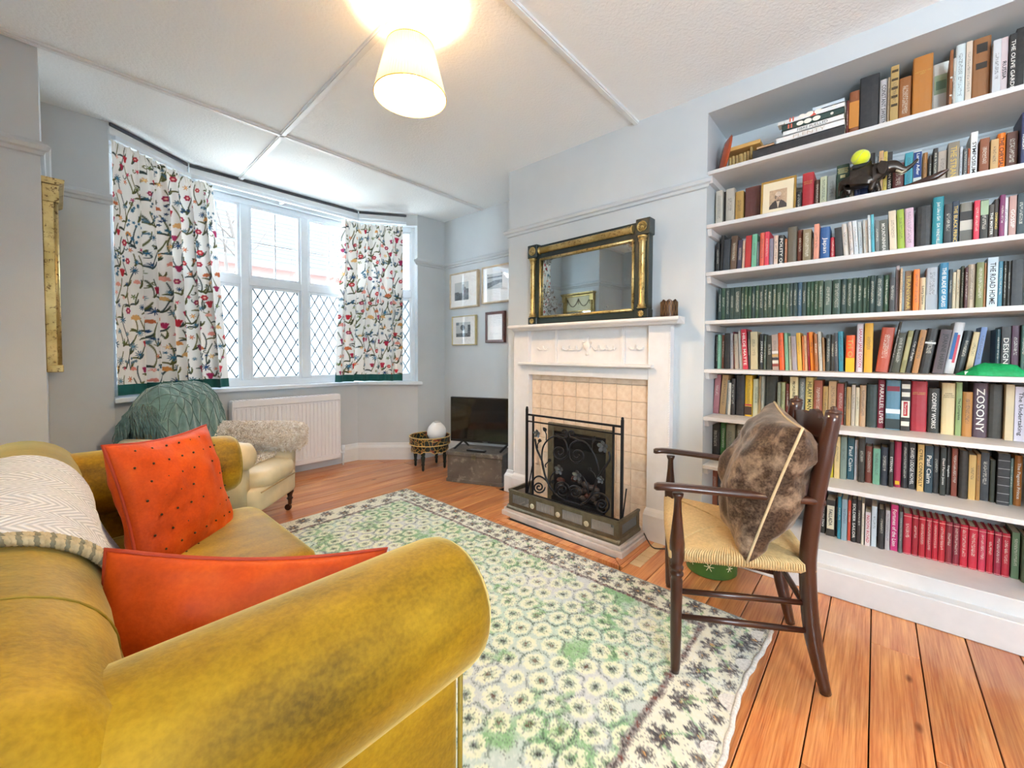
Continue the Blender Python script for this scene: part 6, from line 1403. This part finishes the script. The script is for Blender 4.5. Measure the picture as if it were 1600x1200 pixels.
 [('K',440,478,530,'a85a3a'),('K',482,540,540,'3a3a44'),('K',1040,1080,680,'3a4a5a'),('K',1084,1118,690,'8a6a4a'),('H',6,44,560,'1c1c14',0,'Learning the Diary','w'),('H',52,120,600,'26201c'),('H',124,134,590,'6a5a54'),('H',138,168,572,'1a8094'),('H',172,216,590,'8aa4b0'),('H',220,244,605,'d8482c'),('H',248,288,590,'1c1a1e',0,'SOLDIER SAILOR','w'),('H',292,324,600,'2a1c1c'),('H',328,348,620,'d8ccb8'),('H',356,398,690,'d8c8c8',0,'NOON ROAD','r'),('H',404,446,650,'c8d0d4'),('H',460,504,670,'1a1e22'),('H',512,548,680,'b4acac'),('H',554,612,640,'c81c70',0,'Fortunes of the Lion','w'),('H',618,646,690,'6a7070')] +
 [('H',a,b,705+(a-650)*.205,'#') for a,b in zip([652,722,774,830,880,929,984,1040,1096,1164,1240,1304,1364,1424],[718,770,826,876,925,980,1036,1092,1158,1234,1298,1358,1420,1486])] + [('H',1502,1564,860,'5f7d5a'),('H',1574,1640,880,'4e6246')],
]
ORD = ['top', 'second', 'third', 'fourth', 'fifth', 'sixth', 'seventh', 'bottom']
GREENS = ['1f3f2e', '274536', '1d3a34', '2b4a34', '24403e', '31523a']; REDS = ['c01838', 'a81028', 'b8142a', 'b01030', 'c21230', 'c41a2c', '8c2030', '8a1c34', 'c81434', 'ca1838', 'cc3050', 'c41430', 'a01c3c', 'b81230']
books = []; br3 = random.Random(17)
for ri, row in enumerate(ROWS):
    z = SZ[ri]; X_ = XS[ri]; gap = (SZ[ri - 1] - .022 - z) if ri else .305
    items = []
    for k, b in enumerate(row):
        crop, x0, x1, yt, colr = b[:5]; dx = b[5] if len(b) > 5 else 0; title = b[6] if len(b) > 6 else None; ink = b[7] if len(b) > 7 else 'w'; hor = len(b) > 8
        s = CR[crop][2]; spec = colr
        y0, y1 = Yat(crop, x0, z + .02, X_), Yat(crop, x1, z + .02, X_)
        top_ = atX(CR[crop][0] + (x0 + dx) / s, CR[crop][1] + yt / s, X_)[2]; h = max(.09, min(top_ - z, gap - .012)); 
        if colr == '@': colr = '4a5f52' if x0 == 1210 else ('3a5c72' if x0 == 955 else GREENS[br3.randrange(6)])
        if colr == '#': colr = REDS[len([q for q in items if q['spec'] == '#'])]
        lean = 0
        if dx: yt_ = Yat(crop, x0 + dx, z + h, X_); yb_ = Yat(crop, x0, z, X_); lean = math.atan2(yt_ - yb_, h)
        items.append(dict(y0=y0, y1=y1, h=h, col=colr, lean=lean, title=title, ink=ink, hor=hor, spec=spec, ri=ri, z=z, X=X_))
    # keep neighbours from overlapping along the shelf
    for a, b in zip(items[:-1], items[1:]):
        if b['y0'] > a['y1'] - .0004: b['y0'] = a['y1'] - .0004
        if b['y1'] > b['y0'] - .008: b['y1'] = b['y0'] - .008
    for a in items: a['w'] = a['y0'] - a['y1']; a['cn'] = cname(a['col'])
    books.append(items)
def sizew(a):
    s = []
    if a['h'] > .225: s.append('tall')
    elif a['h'] < .165: s.append('short')
    if a['w'] > .042: s.append('thick')
    elif a['w'] < .016: s.append('thin')
    return ' '.join(s) or 'plain'
seen = {}
ON = ['first', 'second', 'third', 'fourth', 'fifth', 'sixth', 'seventh', 'eighth', 'ninth', 'tenth', 'eleventh', 'twelfth']
for items in books:
    cnt = {}
    for k, a in enumerate(items):
        shelf = ORD[a['ri']] + ' shelf'; l = items[k - 1]['cn'] if k else None; r = items[k + 1]['cn'] if k + 1 < len(items) else None
        cnt[a['cn']] = cnt.get(a['cn'], 0) + 1; a['n'] = cnt[a['cn']]
        lean_ = 'leaning ' if abs(a['lean']) > .12 else ''
        if a['spec'] == '@' and a['cn'] not in ('slate blue',): a['label'] = 'dark green paperback in the long run of matching green spines on the fourth shelf'; a['group'] = 'matching green paperbacks'; continue
        if a['spec'] == '#': a['label'] = 'red clothbound volume in the run of matching red books on the bottom shelf'; a['group'] = 'matching red volumes'; continue
        a['group'] = 'books on the %s' % shelf
        if l is None: s_ = '%s%s %s book at the chimney breast end of the %s' % (lean_, sizew(a), a['cn'], shelf)
        elif r is None: s_ = '%s%s %s book right of the %s one, last on the %s' % (lean_, sizew(a), a['cn'], l, shelf)
        else: s_ = '%s%s %s book between %s and %s books on %s' % (lean_, sizew(a), a['cn'], l, r, shelf)
        a['label'] = s_; seen.setdefault(s_, []).append(a)
for s_, L_ in seen.items():
    if len(L_) > 1:
        for a in L_: a['label'] = '%s %s book, %s %s one from the chimney breast on the %s shelf' % (sizew(a), a['cn'], ON[min(a['n'], 12) - 1], a['cn'], ORD[a['ri']])
def cover_mesh(w_, h, d, hard, key={}):
    k = (round(w_, 3), round(h, 3), round(d, 3), hard)
    if k in key: return key[k]
    c = MB(); t_ = .0028 if hard else .0009; b = .0035 if hard else 0
    rr_ = .004 if hard else .0015
    # spine: shallow curve, boards either side
    prof = [(b * .3 + rr_, -w_ / 2), (rr_ * .4, -w_ / 2 + min(rr_, w_ * .25)), (0, -w_ * .15), (0, w_ * .15), (rr_ * .4, w_ / 2 - min(rr_, w_ * .25)), (b * .3 + rr_, w_ / 2), (d, w_ / 2), (d, w_ / 2 - t_), (rr_ + t_, w_ / 2 - t_), (rr_ + t_, -w_ / 2 + t_), (d, -w_ / 2 + t_), (d, -w_ / 2)]
    c.prism(prof, 0, h, 2); me = c.mesh('cover', M_bk)
    i = .004 if hard else .0006; p = MB().box(rr_ + t_, d - (i if hard else .0004), -w_ / 2 + t_, w_ / 2 - t_, i, h - i); pm_ = p.mesh('pages', M_pages); key[k] = (me, pm_); return key[k]
first = {}
BLANK = {(0, 'B', 8), (0, 'B', 518), (1, 'A', 240), (1, 'A', 445), (2, 'C', 556), (2, 'D', 207), (2, 'D', 240), (2, 'D', 452), (2, 'D', 1330), (3, 'E', 1480), (4, 'F', 257), (5, 'F', 364), (5, 'F', 642), (5, 'G', 80), (5, 'G', 1252), (6, 'H', 1382), (6, 'H', 1086), (6, 'H', 1332), (0, 'B', 1096), (0, 'B', 1514), (2, 'C', 980), (2, 'D', 854)}
for ri_, row in enumerate(ROWS):
    for k_, b_ in enumerate(row):
        if (ri_, b_[0], b_[1]) in BLANK and books[ri_][k_]['title'] is None: books[ri_][k_]['title'] = ''
for items in books:
    for a in items:
        w_, h = a['w'] - .0006, a['h']; d = min(.155, max(.10, h * .62)); d = min(d, XA - a['X'] - .004)
        yb = a['y0'] - a['w'] / 2; hard = (int(a['col'], 16) % 3 == 0) or a['w'] > .035 or a['spec'] == '#'
        jit = br3.uniform(0, .012) if a['spec'] == '@' else (br3.uniform(-.018, .018) if a['spec'] != '#' else br3.uniform(-.002, .002))
        jit = min(jit, XA - a['X'] - d - .003)
        L_ = a['lean']
        if L_:
            # positive: top towards +Y; pivot on the lower corner so the foot rests on the shelf
            py_ = yb + (a['w'] / 2) * (1 if L_ > 0 else -1); wv_ = max(.008, w_ * math.cos(L_) ) ; w_ = wv_
            M = Matrix.Translation((a['X'] + jit, py_, a['z'])) @ Matrix.Rotation(-L_, 4, 'X') @ Matrix.Translation((0, -w_ / 2 * (1 if L_ > 0 else -1), 0)); h = min(a['h'] / math.cos(L_), (a['h'] - w_ * abs(math.sin(L_))) / math.cos(L_) + .0)
        else: M = Matrix.Translation((a['X'] + jit, yb, a['z']))
        b = thing('book', a['label'], 'book', M=M, group=a['group'])
        cm, pg = cover_mesh(w_, h, d, hard)
        o = part(cm, 'cover', None, b, world=False, color=hx(a['col']))
        part(pg, 'pages', None, b, world=False)
        if a['title'] is not None:
            o.material_slots[0].link = 'OBJECT'; o.material_slots[0].material = M_bkp
            if a['title']:
                ink = INK.get(a['ink'], M_inkw)
                if a['hor']:
                    tm_ = text_mesh(a['title'], ink, w_ * .8, h * .28); o2 = part(tm_, 'lettering', None, o, world=False)
                    o2.matrix_local = Matrix(((0, 0, -1, -.0006), (-1, 0, 0, 0), (0, 1, 0, h * .76), (0, 0, 0, 1)))
                else:
                    tm_ = text_mesh(a['title'], ink, h * .80, w_ * .55, .01); o2 = part(tm_, 'lettering', None, o, world=False)
                    o2.matrix_local = Matrix(((0, 0, -1, -.0006), (0, -1, 0, 0), (-1, 0, 0, h * .5), (0, 0, 0, 1)))
        a['M'] = M; a['o'] = o; a['hh'] = h; a['ww'] = w_
def patch(ri, k, col, z0, z1, inset=.0, name='spine_label', y0=-.5, y1=.5, m=None):
    a = books[ri][k]; w_, h = a['ww'], a['hh']; m = m or plain('print_' + col, col, .55, var=0)
    a['pn'] = a.get('pn', 0) + 1
    part(MB().box(-.0007 - .0003 * a['pn'], .0012, w_ * y0 + inset, w_ * y1 - inset, h * z0, h * z1), name, m, a['o'], world=False)
def find(ri, crop, x0):
    for k, b in enumerate(ROWS[ri]):
        if b[0] == crop and b[1] == x0: return k
for z0, z1 in ((.84, .93), (.68, .77), (.10, .19)): patch(5, find(5, 'G', 408), 'e0dccb', z0, z1, .002)
patch(5, find(5, 'G', 408), 'e0dccb', .27, .60, .002); patch(5, find(5, 'G', 408), 'b81c2c', .30, .58, .006, y0=-.42, y1=.42); 
a = books[5][find(5, 'G', 408)]; o2 = part(text_mesh('The Lacuna', M_inkw, a['hh'] * .22, a['ww'] * .4, .01), 'lettering', None, a['o'], world=False); o2.matrix_local = Matrix(((0, 0, -1, -.0030), (0, -1, 0, 0), (-1, 0, 0, a['hh'] * .44), (0, 0, 0, 1)))
k = find(5, 'G', 264); patch(5, k, '8a3040', .78, .88, .003); patch(5, k, 'dbe4e8', .33, .42); patch(5, k, '2c3a3c', .02, .22)
k = find(7, 'H', 52); patch(7, k, 'd8ccb0', .2, .85, .003); a = books[7][k]; o2 = part(text_mesh('FALLADA', M_inkk, a['hh'] * .45, a['ww'] * .5, .01), 'lettering', None, a['o'], world=False); o2.matrix_local = Matrix(((0, 0, -1, -.0030), (0, -1, 0, 0), (-1, 0, 0, a['hh'] * .52), (0, 0, 0, 1)))
k = find(2, 'C', 980); patch(2, k, '6a6860', .0, .38); patch(2, k, 'c9c2b4', .38, .60); patch(2, k, '35322f', .60, .80)
k = find(1, 'C', 530); patch(1, k, '24407a', .38, .97, .001); a = books[1][k]; o2 = part(text_mesh('Larry Adler', M_inkw, a['hh'] * .5, a['ww'] * .5, .01), 'lettering', None, a['o'], world=False); o2.matrix_local = Matrix(((0, 0, -1, -.0030), (0, -1, 0, 0), (-1, 0, 0, a['hh'] * .68), (0, 0, 0, 1)))
k = find(0, 'B', 716); patch(0, k, '9fb59a', .48, .80, .004); patch(0, k, '6f8f78', .55, .70, .009)
k = find(0, 'B', 1096); patch(0, k, '3a332c', .80, .92, .010); patch(0, k, '3a332c', .58, .66, .010)
k = find(0, 'B', 302)
for i in range(5): patch(0, k, '4a3a22', .90 - .13 * i, .935 - .13 * i, .003)
k = find(4, 'F', 1422); patch(4, k, 'f2b418', .0, .38)
k = find(4, 'F', 724)
for i, c in enumerate(('8a3a30', 'dcd0c0', '3a3434', 'c09a60', 'e0d8d0')): patch(4, k, c, .10 + .09 * i, .17 + .09 * i)
k = find(5, 'F', 452); patch(5, k, '4a3428', .04, .24); patch(5, k, 'b84a3c', .26, .30)
k = find(6, 'H', 1382)
for i in range(6): patch(6, k, 'b8b4b0', .06 + .16 * i, .068 + .16 * i)
k = find(4, 'G', 828); patch(4, k, '2a6aa8', .28, .80, y0=-.02, y1=.32); patch(4, k, 'c8485a', .22, .76, y0=-.30, y1=-.03)
k = find(4, 'G', 404); patch(4, k, 'b0a878', .30, .85, .003)
k = find(4, 'G', 584); patch(4, k, 'dcdad2', .66, .70, 0)
k = find(1, 'A', 1330)
for i in range(4): patch(1, k, 'c9c08a', .90 - .035 * i, .915 - .035 * i, .004 + .002 * (i % 2))
patch(1, k, 'd8d0a0', .68, .75, .014)
k = find(6, 'H', 582); patch(6, k, 'e8b820', .06, .14, .004)
for k, b in enumerate(ROWS[7]):
    if b[4] == '#': patch(7, k, 'd89a90', .93, .945); patch(7, k, 'd8a0a0', .02, .03)
k = find(0, 'A', 1450); patch(0, k, 'c8843a', .30, .80)
for b_, (z0, z1) in ((find(3, 'E', 653), (.02, .40)),): patch(3, b_, 'a9b0b6', z0, z1)
k = find(2, 'C', 1168); patch(2, k, '9ab090', .66, .98)

# objects lying on the shelves -----------------------------------------
def flat(label, cropx, z0, th_, col, dep=.20, title=None, ink='k', Xf=2.388, name='book'):
    y0, y1 = Yat('A', cropx[0], z0, Xf), Yat('A', cropx[1], z0, Xf); b = thing(name, label, 'book', (Xf, (y0 + y1) / 2, z0), group='books lying flat on the top shelf')
    hw = (y0 - y1) / 2
    o = part(MB().box(0, .002, -hw, hw, 0, th_).box(0, dep, -hw, hw, 0, .002).box(0, dep, -hw, hw, th_ - .002, th_), 'cover', M_bkp, b, world=False, color=hx(col))
    part(MB().box(.002, dep - .002, -hw + .002, hw - .002, .002, th_ - .002), 'pages', M_pages, b, world=False)
    if title:
        o2 = part(text_mesh(title, INK[ink], hw * 1.0, th_ * .55, .0), 'lettering', None, b, world=False); o2.matrix_local = Matrix(((0, 0, -1, -.0006), (-1, 0, 0, 0), (0, 1, 0, th_ / 2), (0, 0, 0, 1)))
    return b
z = SZ[0]; zz = z
for lab, cx_, th_, c, ti, ink in (('large black book lying flat at the foot of the stack on top shelf', (528, 1412), .048, '1e2026', None, 'k'), ('white cookbook with PLENTY in thin letters above the black flat book', (755, 1412), .028, 'e2e0de', 'PLENTY', 't'), ('white book titled FIBRE FUELLED in the middle of the flat stack', (820, 1405), .024, 'e8e8e6', 'FIBRE FUELLED', 'k'),
                               ('dark green book with white shell drawings lying in the flat stack', (808, 1410), .030, '163c38', None, 'w'), ('white book with a red square on its spine, lying above the dark green one', (838, 1412), .022, 'e6e6e6', None, 'k'), ('small pale blue book on the very top of the flat stack', (1105, 1412), .018, 'c2d0dc', None, 'k')):
    b = flat(lab, cx_, zz, th_, c, .19, ti, ink); zz += th_
    if 'dark green' in lab:
        for i, (y, r_) in enumerate(((.045, .010), (.015, .011), (-.018, .011), (-.075, .006))): part(MB().lathe([(r_, 0), (r_, .001)], (-.0002, y, .016), 12, ax=(-1, 0, 0), sc_=(1, 1.4 if i < 3 else 1)), 'shell_drawing', M_inkw, b, world=False)
        part(MB().box(-.0006, .001, .088, .094, .006, .026).box(-.0006, .001, .076, .082, .006, .026), 'red_lettering', plain('coral_print', 'd8705a', .6, var=0), b, world=False)
    if 'red square' in lab: part(MB().box(-.0006, .001, -.010, .012, .003, .021), 'red_square', plain('red_orange_print', 'e0523a', .6, var=0), b, world=False)
flat('white notebook jutting from the left end of the flat stack', (772, 832), z + .048 + .028 + .024 + .030, .018, 'e6e4e0', .05, None, 'k', 2.380)
flat('small tan book resting on the black book left of the flat stack', (570, 735), z + .048, .012, 'c8a078', .10, None, 'k', 2.385)
for i, (x0, x1, h_) in enumerate(((292, 320, .080), (323, 352, .084), (355, 388, .082), (391, 430, .084), (434, 462, .086), (465, 494, .088), (497, 522, .105))):
    y0, y1 = Yat('A', x0, z, 2.46), Yat('A', x1, z, 2.46); b = thing('book', 'small worn tan leather book in the row beneath the wooden slab on the top shelf', 'book', (2.46, (y0 + y1) / 2, z), group='little leather books under the wooden slab')
    cm, pg = cover_mesh(y0 - y1 - .0005, h_, .07, True); part(cm, 'cover', None, b, world=False, color=hx(('b8985a', 'c0a468', 'a88850')[i % 3])); part(pg, 'pages', None, b, world=False)
y0, y1 = Yat('A', 245, z + .09, 2.44), Yat('A', 600, z + .09, 2.44)
sb = thing('wooden_slab', 'yellow pine slab lying over the little leather books on the top shelf', 'board', (2.45, (y0 + y1) / 2, z + .106)); part(MB().box(-.005, .10, -(y0 - y1) / 2, (y0 - y1) / 2, 0, .020, ch=.002), 'slab', plain('yellow_pine', 'd8a860', .5, var=.15, stretch=(1, .2, 1)), sb, world=False)
dM = Matrix.Translation((2.48, .645, z + .1045)) @ Matrix.Rotation(.42, 4, 'Z') @ Matrix.Rotation(.17, 4, 'X')
ds = thing('orange_dish', 'glazed terracotta dish standing on edge against the left end of the top shelf', 'dish', M=dM)
part(MB().lathe([(.001, .010), (.060, .010), (.085, -.004), (.100, -.010), (.104, -.006), (.088, .004), (.062, .018), (.001, .018)], (0, 0, 0), 36, ax=(0, 1, 0)), 'dish_body', plain('terracotta_glaze', 'b04a20', .2, var=.15), ds, world=False, smooth=True)
# wooden bookend with ties between the map book and the tall books
bx_y = Yat('B', 890, z, 2.42); bo = thing('wooden_folder', 'thin brown wooden panel with white ties standing among the top shelf books', 'panel', (2.42, bx_y, z))
part(MB().prism([(0, 0), (.16, 0), (.16, .15), (.015, .235), (0, .235)], -.004, .004, 1), 'panel', plain('warm_brown_board', '8a5630', .5, var=.2), bo, world=False)
part(MB().tube([(-.004, 0, .055), (.03, -.006, .055)], .004, 5).tube([(-.004, 0, .125), (.03, -.006, .125)], .004, 5), 'tie', plain('white_tie', 'd8d4cc', .8), bo, world=False)
# framed portrait on the second shelf
z = SZ[1]; y0, y1 = Yat('A', 606, z + .1, 2.44), Yat('A', 945, z + .1, 2.44); yc, hw = (y0 + y1) / 2, (y0 - y1) / 2; hgt = .185
pf = thing('portrait_photograph', 'gilt framed sepia print of an elderly person in bow tie on second shelf', 'picture', M=Matrix.Translation((2.435, yc, z)) @ Matrix.Rotation(.08, 4, 'Y'))
fm = MB()
for q in ((-hw, hw, 0, .009), (-hw, hw, hgt - .009, hgt), (-hw, -hw + .009, .009, hgt - .009), (hw - .009, hw, .009, hgt - .009)): fm.box(0, .014, *q, ch=.002)
part(fm, 'frame', plain('narrow_gilt', 'b8934e', .35, metal=.5), pf, world=False); part(MB().box(.006, .013, -hw + .008, hw - .008, .008, hgt - .008), 'mount', plain('cream_mount', 'e0d2b4', .8, var=.02), pf, world=False)
a_ = np.ones((70, 60, 3)) * np.array([.74, .62, .50]); Yp, Xp = np.mgrid[0:70, 0:60]; Xp, Yp = Xp / 60., Yp / 70.
def ell(cx_, cy_, rx, ry): return ((Xp - cx_) / rx) ** 2 + ((Yp - cy_) / ry) ** 2 < 1
body = (Yp < .46 - 1.3 * np.abs(Xp - .5) ** 2) ; a_[body] = (.28, .24, .23); shirt = (np.abs(Xp - .50) < .11 * np.clip(Yp / .45, 0, 1)) & (Yp < .44); a_[shirt] = (.80, .72, .62); a_[ell(.5, .60, .19, .26)] = (.70, .58, .48); a_[ell(.5, .74, .17, .14)] = (.78, .70, .62); a_[ell(.35, .60, .05, .10)] = (.50, .42, .36)
for ex_ in (.43, .58): a_[ell(ex_, .62, .035, .018)] = (.28, .22, .20)
a_[ell(.505, .55, .025, .05)] = (.60, .48, .40); a_[ell(.5, .475, .065, .016)] = (.40, .30, .26); a_[ell(.46, .41, .05, .03)] = (.18, .15, .15); a_[ell(.55, .41, .05, .03)] = (.18, .15, .15)
a_ = a_ * (.9 + .2 * vnoise(60, 70, 5, 3, 3)[..., None])
printed('print', a_, ((.0055, hw * .50, hgt * .20), (0, -hw * 1.0, 0), (0, 0, hgt * .52)), pf, world=False)
# elephant figurine (one continuous skin), tennis ball on its back, horn
def skin(name, verts, edges, rad, m, parent=None, sub=2):
    me = bpy.data.meshes.new(name); me.from_pydata(verts, edges, []); o = bpy.data.objects.new(name, me); COL.objects.link(o); md = o.modifiers.new('skin', 'SKIN')
    for v_, r_ in zip(me.skin_vertices[0].data, rad): v_.radius = (r_, r_) if not isinstance(r_, tuple) else r_
    me.skin_vertices[0].data[0].use_root = True; s_ = o.modifiers.new('sub', 'SUBSURF'); s_.levels = s_.render_levels = sub; dg = bpy.context.evaluated_depsgraph_get(); me2 = bpy.data.meshes.new_from_object(o.evaluated_get(dg)); bpy.data.objects.remove(o)
    me2.materials.clear(); me2.materials.append(m); me2.polygons.foreach_set('use_smooth', [True] * len(me2.polygons)); return me2
M_eleph = plain('dark_bronze_patina', '3a322c', .28, metal=.55, var=.4, scale=30)
ey_ = Yat('C', 60, z + .05, 2.405); el = thing('elephant_figurine', 'dark bronze elephant figurine walking right on the second shelf under a tennis ball', 'figurine', M=Matrix.Translation((2.41, ey_ + .01, z)) @ Matrix.Rotation(-PI / 2, 4, 'Z') @ Matrix.Diagonal((1.05, 1.1, 1.38, 1)))
# local: +x forward (towards -Y world)
V_ = [(0, 0, .062), (.045, 0, .066), (-.045, 0, .060), (-.062, 0, .048), (.078, 0, .078), (.105, 0, .078), (.125, 0, .062), (.138, 0, .058), (.158, 0, .070), (.172, 0, .084),
      (.045, .020, .045), (.055, .022, .022), (.058, .022, .008), (.045, -.020, .045), (.035, -.022, .022), (.030, -.022, .008), (-.045, .020, .040), (-.058, .022, .020), (-.062, .022, .008), (-.045, -.020, .040), (-.040, -.022, .020), (-.036, -.022, .008), (-.072, 0, .035), (-.074, 0, .018)]
E_ = [(0, 1), (0, 2), (2, 3), (1, 4), (4, 5), (5, 6), (6, 7), (7, 8), (8, 9), (1, 10), (10, 11), (11, 12), (1, 13), (13, 14), (14, 15), (2, 16), (16, 17), (17, 18), (2, 19), (19, 20), (20, 21), (3, 22), (22, 23)]
Rd = [.036, .033, .034, .020, .022, .021, .013, .009, .006, .004, .014, .011, .011, .014, .011, .011, .014, .011, .011, .014, .011, .011, .004, .003]
part(skin('elephant', V_, E_, Rd, M_eleph), 'body', None, el, world=False)
for s in (-1, 1):
    ear = MB(); vs = [(.080, s * .020, .092), (.062, s * .034, .094), (.052, s * .042, .076), (.058, s * .040, .056), (.074, s * .028, .052), (.084, s * .022, .066)]; vs2 = [(x - .002, y + s * .003, z_) for x, y, z_ in vs]; n_ = 6
    ear.add(vs + vs2, [tuple(range(n_)), tuple(range(n_, 2 * n_))[::-1]] + [(i, (i + 1) % n_, (i + 1) % n_ + n_, i + n_) for i in range(n_)]); part(ear, 'ear', M_eleph, el, world=False)
    part(MB().tube([(.108, s * .010, .060), (.125, s * .012, .050), (.140, s * .012, .054)], [.004, .003, .001], 6), 'tusk', plain('bone', 'cfc4a8', .4), el, world=False, smooth=True)
part(MB().box(-.030, .024, -.020, .020, .090, .104, ch=.003), 'saddle_block', M_blackp, el, world=False)
tbm = NT('tennis_felt'); _v = tbm.coord('Object'); tbm.b.inputs['Base Color'].default_value = hx('d8e020'); tbm.set(Roughness=.95, Sheen_Weight=.5); tbm.bump(tbm.noise(_v, 400), .5, .002)
bl_ = thing('tennis_ball', 'bright yellow tennis ball balanced on the elephant figurine', 'ball', (2.41, ey_ + .014, z + .104 * 1.38 + .033)); part(MB().ball((0, 0, 0), .033, 24, 16), 'felt', tbm.m, bl_, smooth=True, world=False)
seam = [];  
for k in range(65):
    a = 2 * PI * k / 64; b_ = .44; p = Vector((math.cos(a) * (1 + 0) * 1.0, math.sin(a), .9 * math.sin(2 * a) * .9)); p.normalize(); seam.append(p * .0332)
part(MB().tube(seam, .0009, 5), 'seam', plain('pale_seam', 'c8c8a0', .7, var=0), bl_, smooth=True, world=False)
h0, h1 = Yat('C', 430, z, 2.41), Yat('C', 868, z, 2.41)
hn = smoothpath([(2.41, h0, z + .010), (2.405, h0 * .7 + h1 * .3, z + .013), (2.40, h0 * .35 + h1 * .65, z + .020), (2.40, h1 + .02, z + .030), (2.40, h1, z + .040)], 6)
m = MB(); rg = []; n_ = len(hn)
for i, p in enumerate(hn):
    t_ = i / (n_ - 1); w_ = .004 + .010 * math.sin(PI * min(1, t_ * 1.05) ** 1.3 * .97) ; rg.append([(p[0] + .010 * math.cos(a), p[1], p[2] + w_ * math.sin(a)) for a in [2 * PI * k / 10 for k in range(10)]])
tag(part(m.loft(rg), 'wooden_carving', M_darkwood, smooth=True), 'long dark tapering wooden carving lying along the front of the second shelf', 'carving')
# green cap on the fifth shelf
z = SZ[4]; g0, g1 = Yat('G', 945, z, 2.42), Yat('G', 1640, z, 2.42); gc = thing('green_cap', 'crumpled bright green cloth cap lying in front of the leaning books on fifth shelf', 'cap', (2.44, (g0 + g1) / 2, z))
hw = (g0 - g1) / 2; U, V = np.meshgrid(np.linspace(0, 1, 50), np.linspace(0, 1, 24), indexing='ij')
prof_ = np.interp(U, [0, .05, .14, .3, .5, .7, .85, 1], [.001, .010, .018, .040, .050, .044, .042, .02]); wd = np.interp(U, [0, .1, .3, 1], [.006, .03, .06, .055]); nz = vnoise(24, 50, 7, 4, 3)
Pc = np.stack([-.0 + wd * -np.cos(V * PI) + .005 * nz, hw - 2 * hw * U, prof_ * (np.sin(V * PI) ** .7) * (.75 + .5 * nz) + .001], 2)
part(MB().grid(Pc).grid(np.stack([Pc[..., 0], Pc[..., 1], np.full_like(U, .0008)], 2)), 'cloth', velvet('green_felt', '0a7a44', '0f9455', '22a868', sheen=.3, scale=20), gc, world=False, smooth=True)
part(MB().box(-.032, -.020, hw - .035, hw - .023, .004, .016), 'tag', M_inkw, gc, world=False)
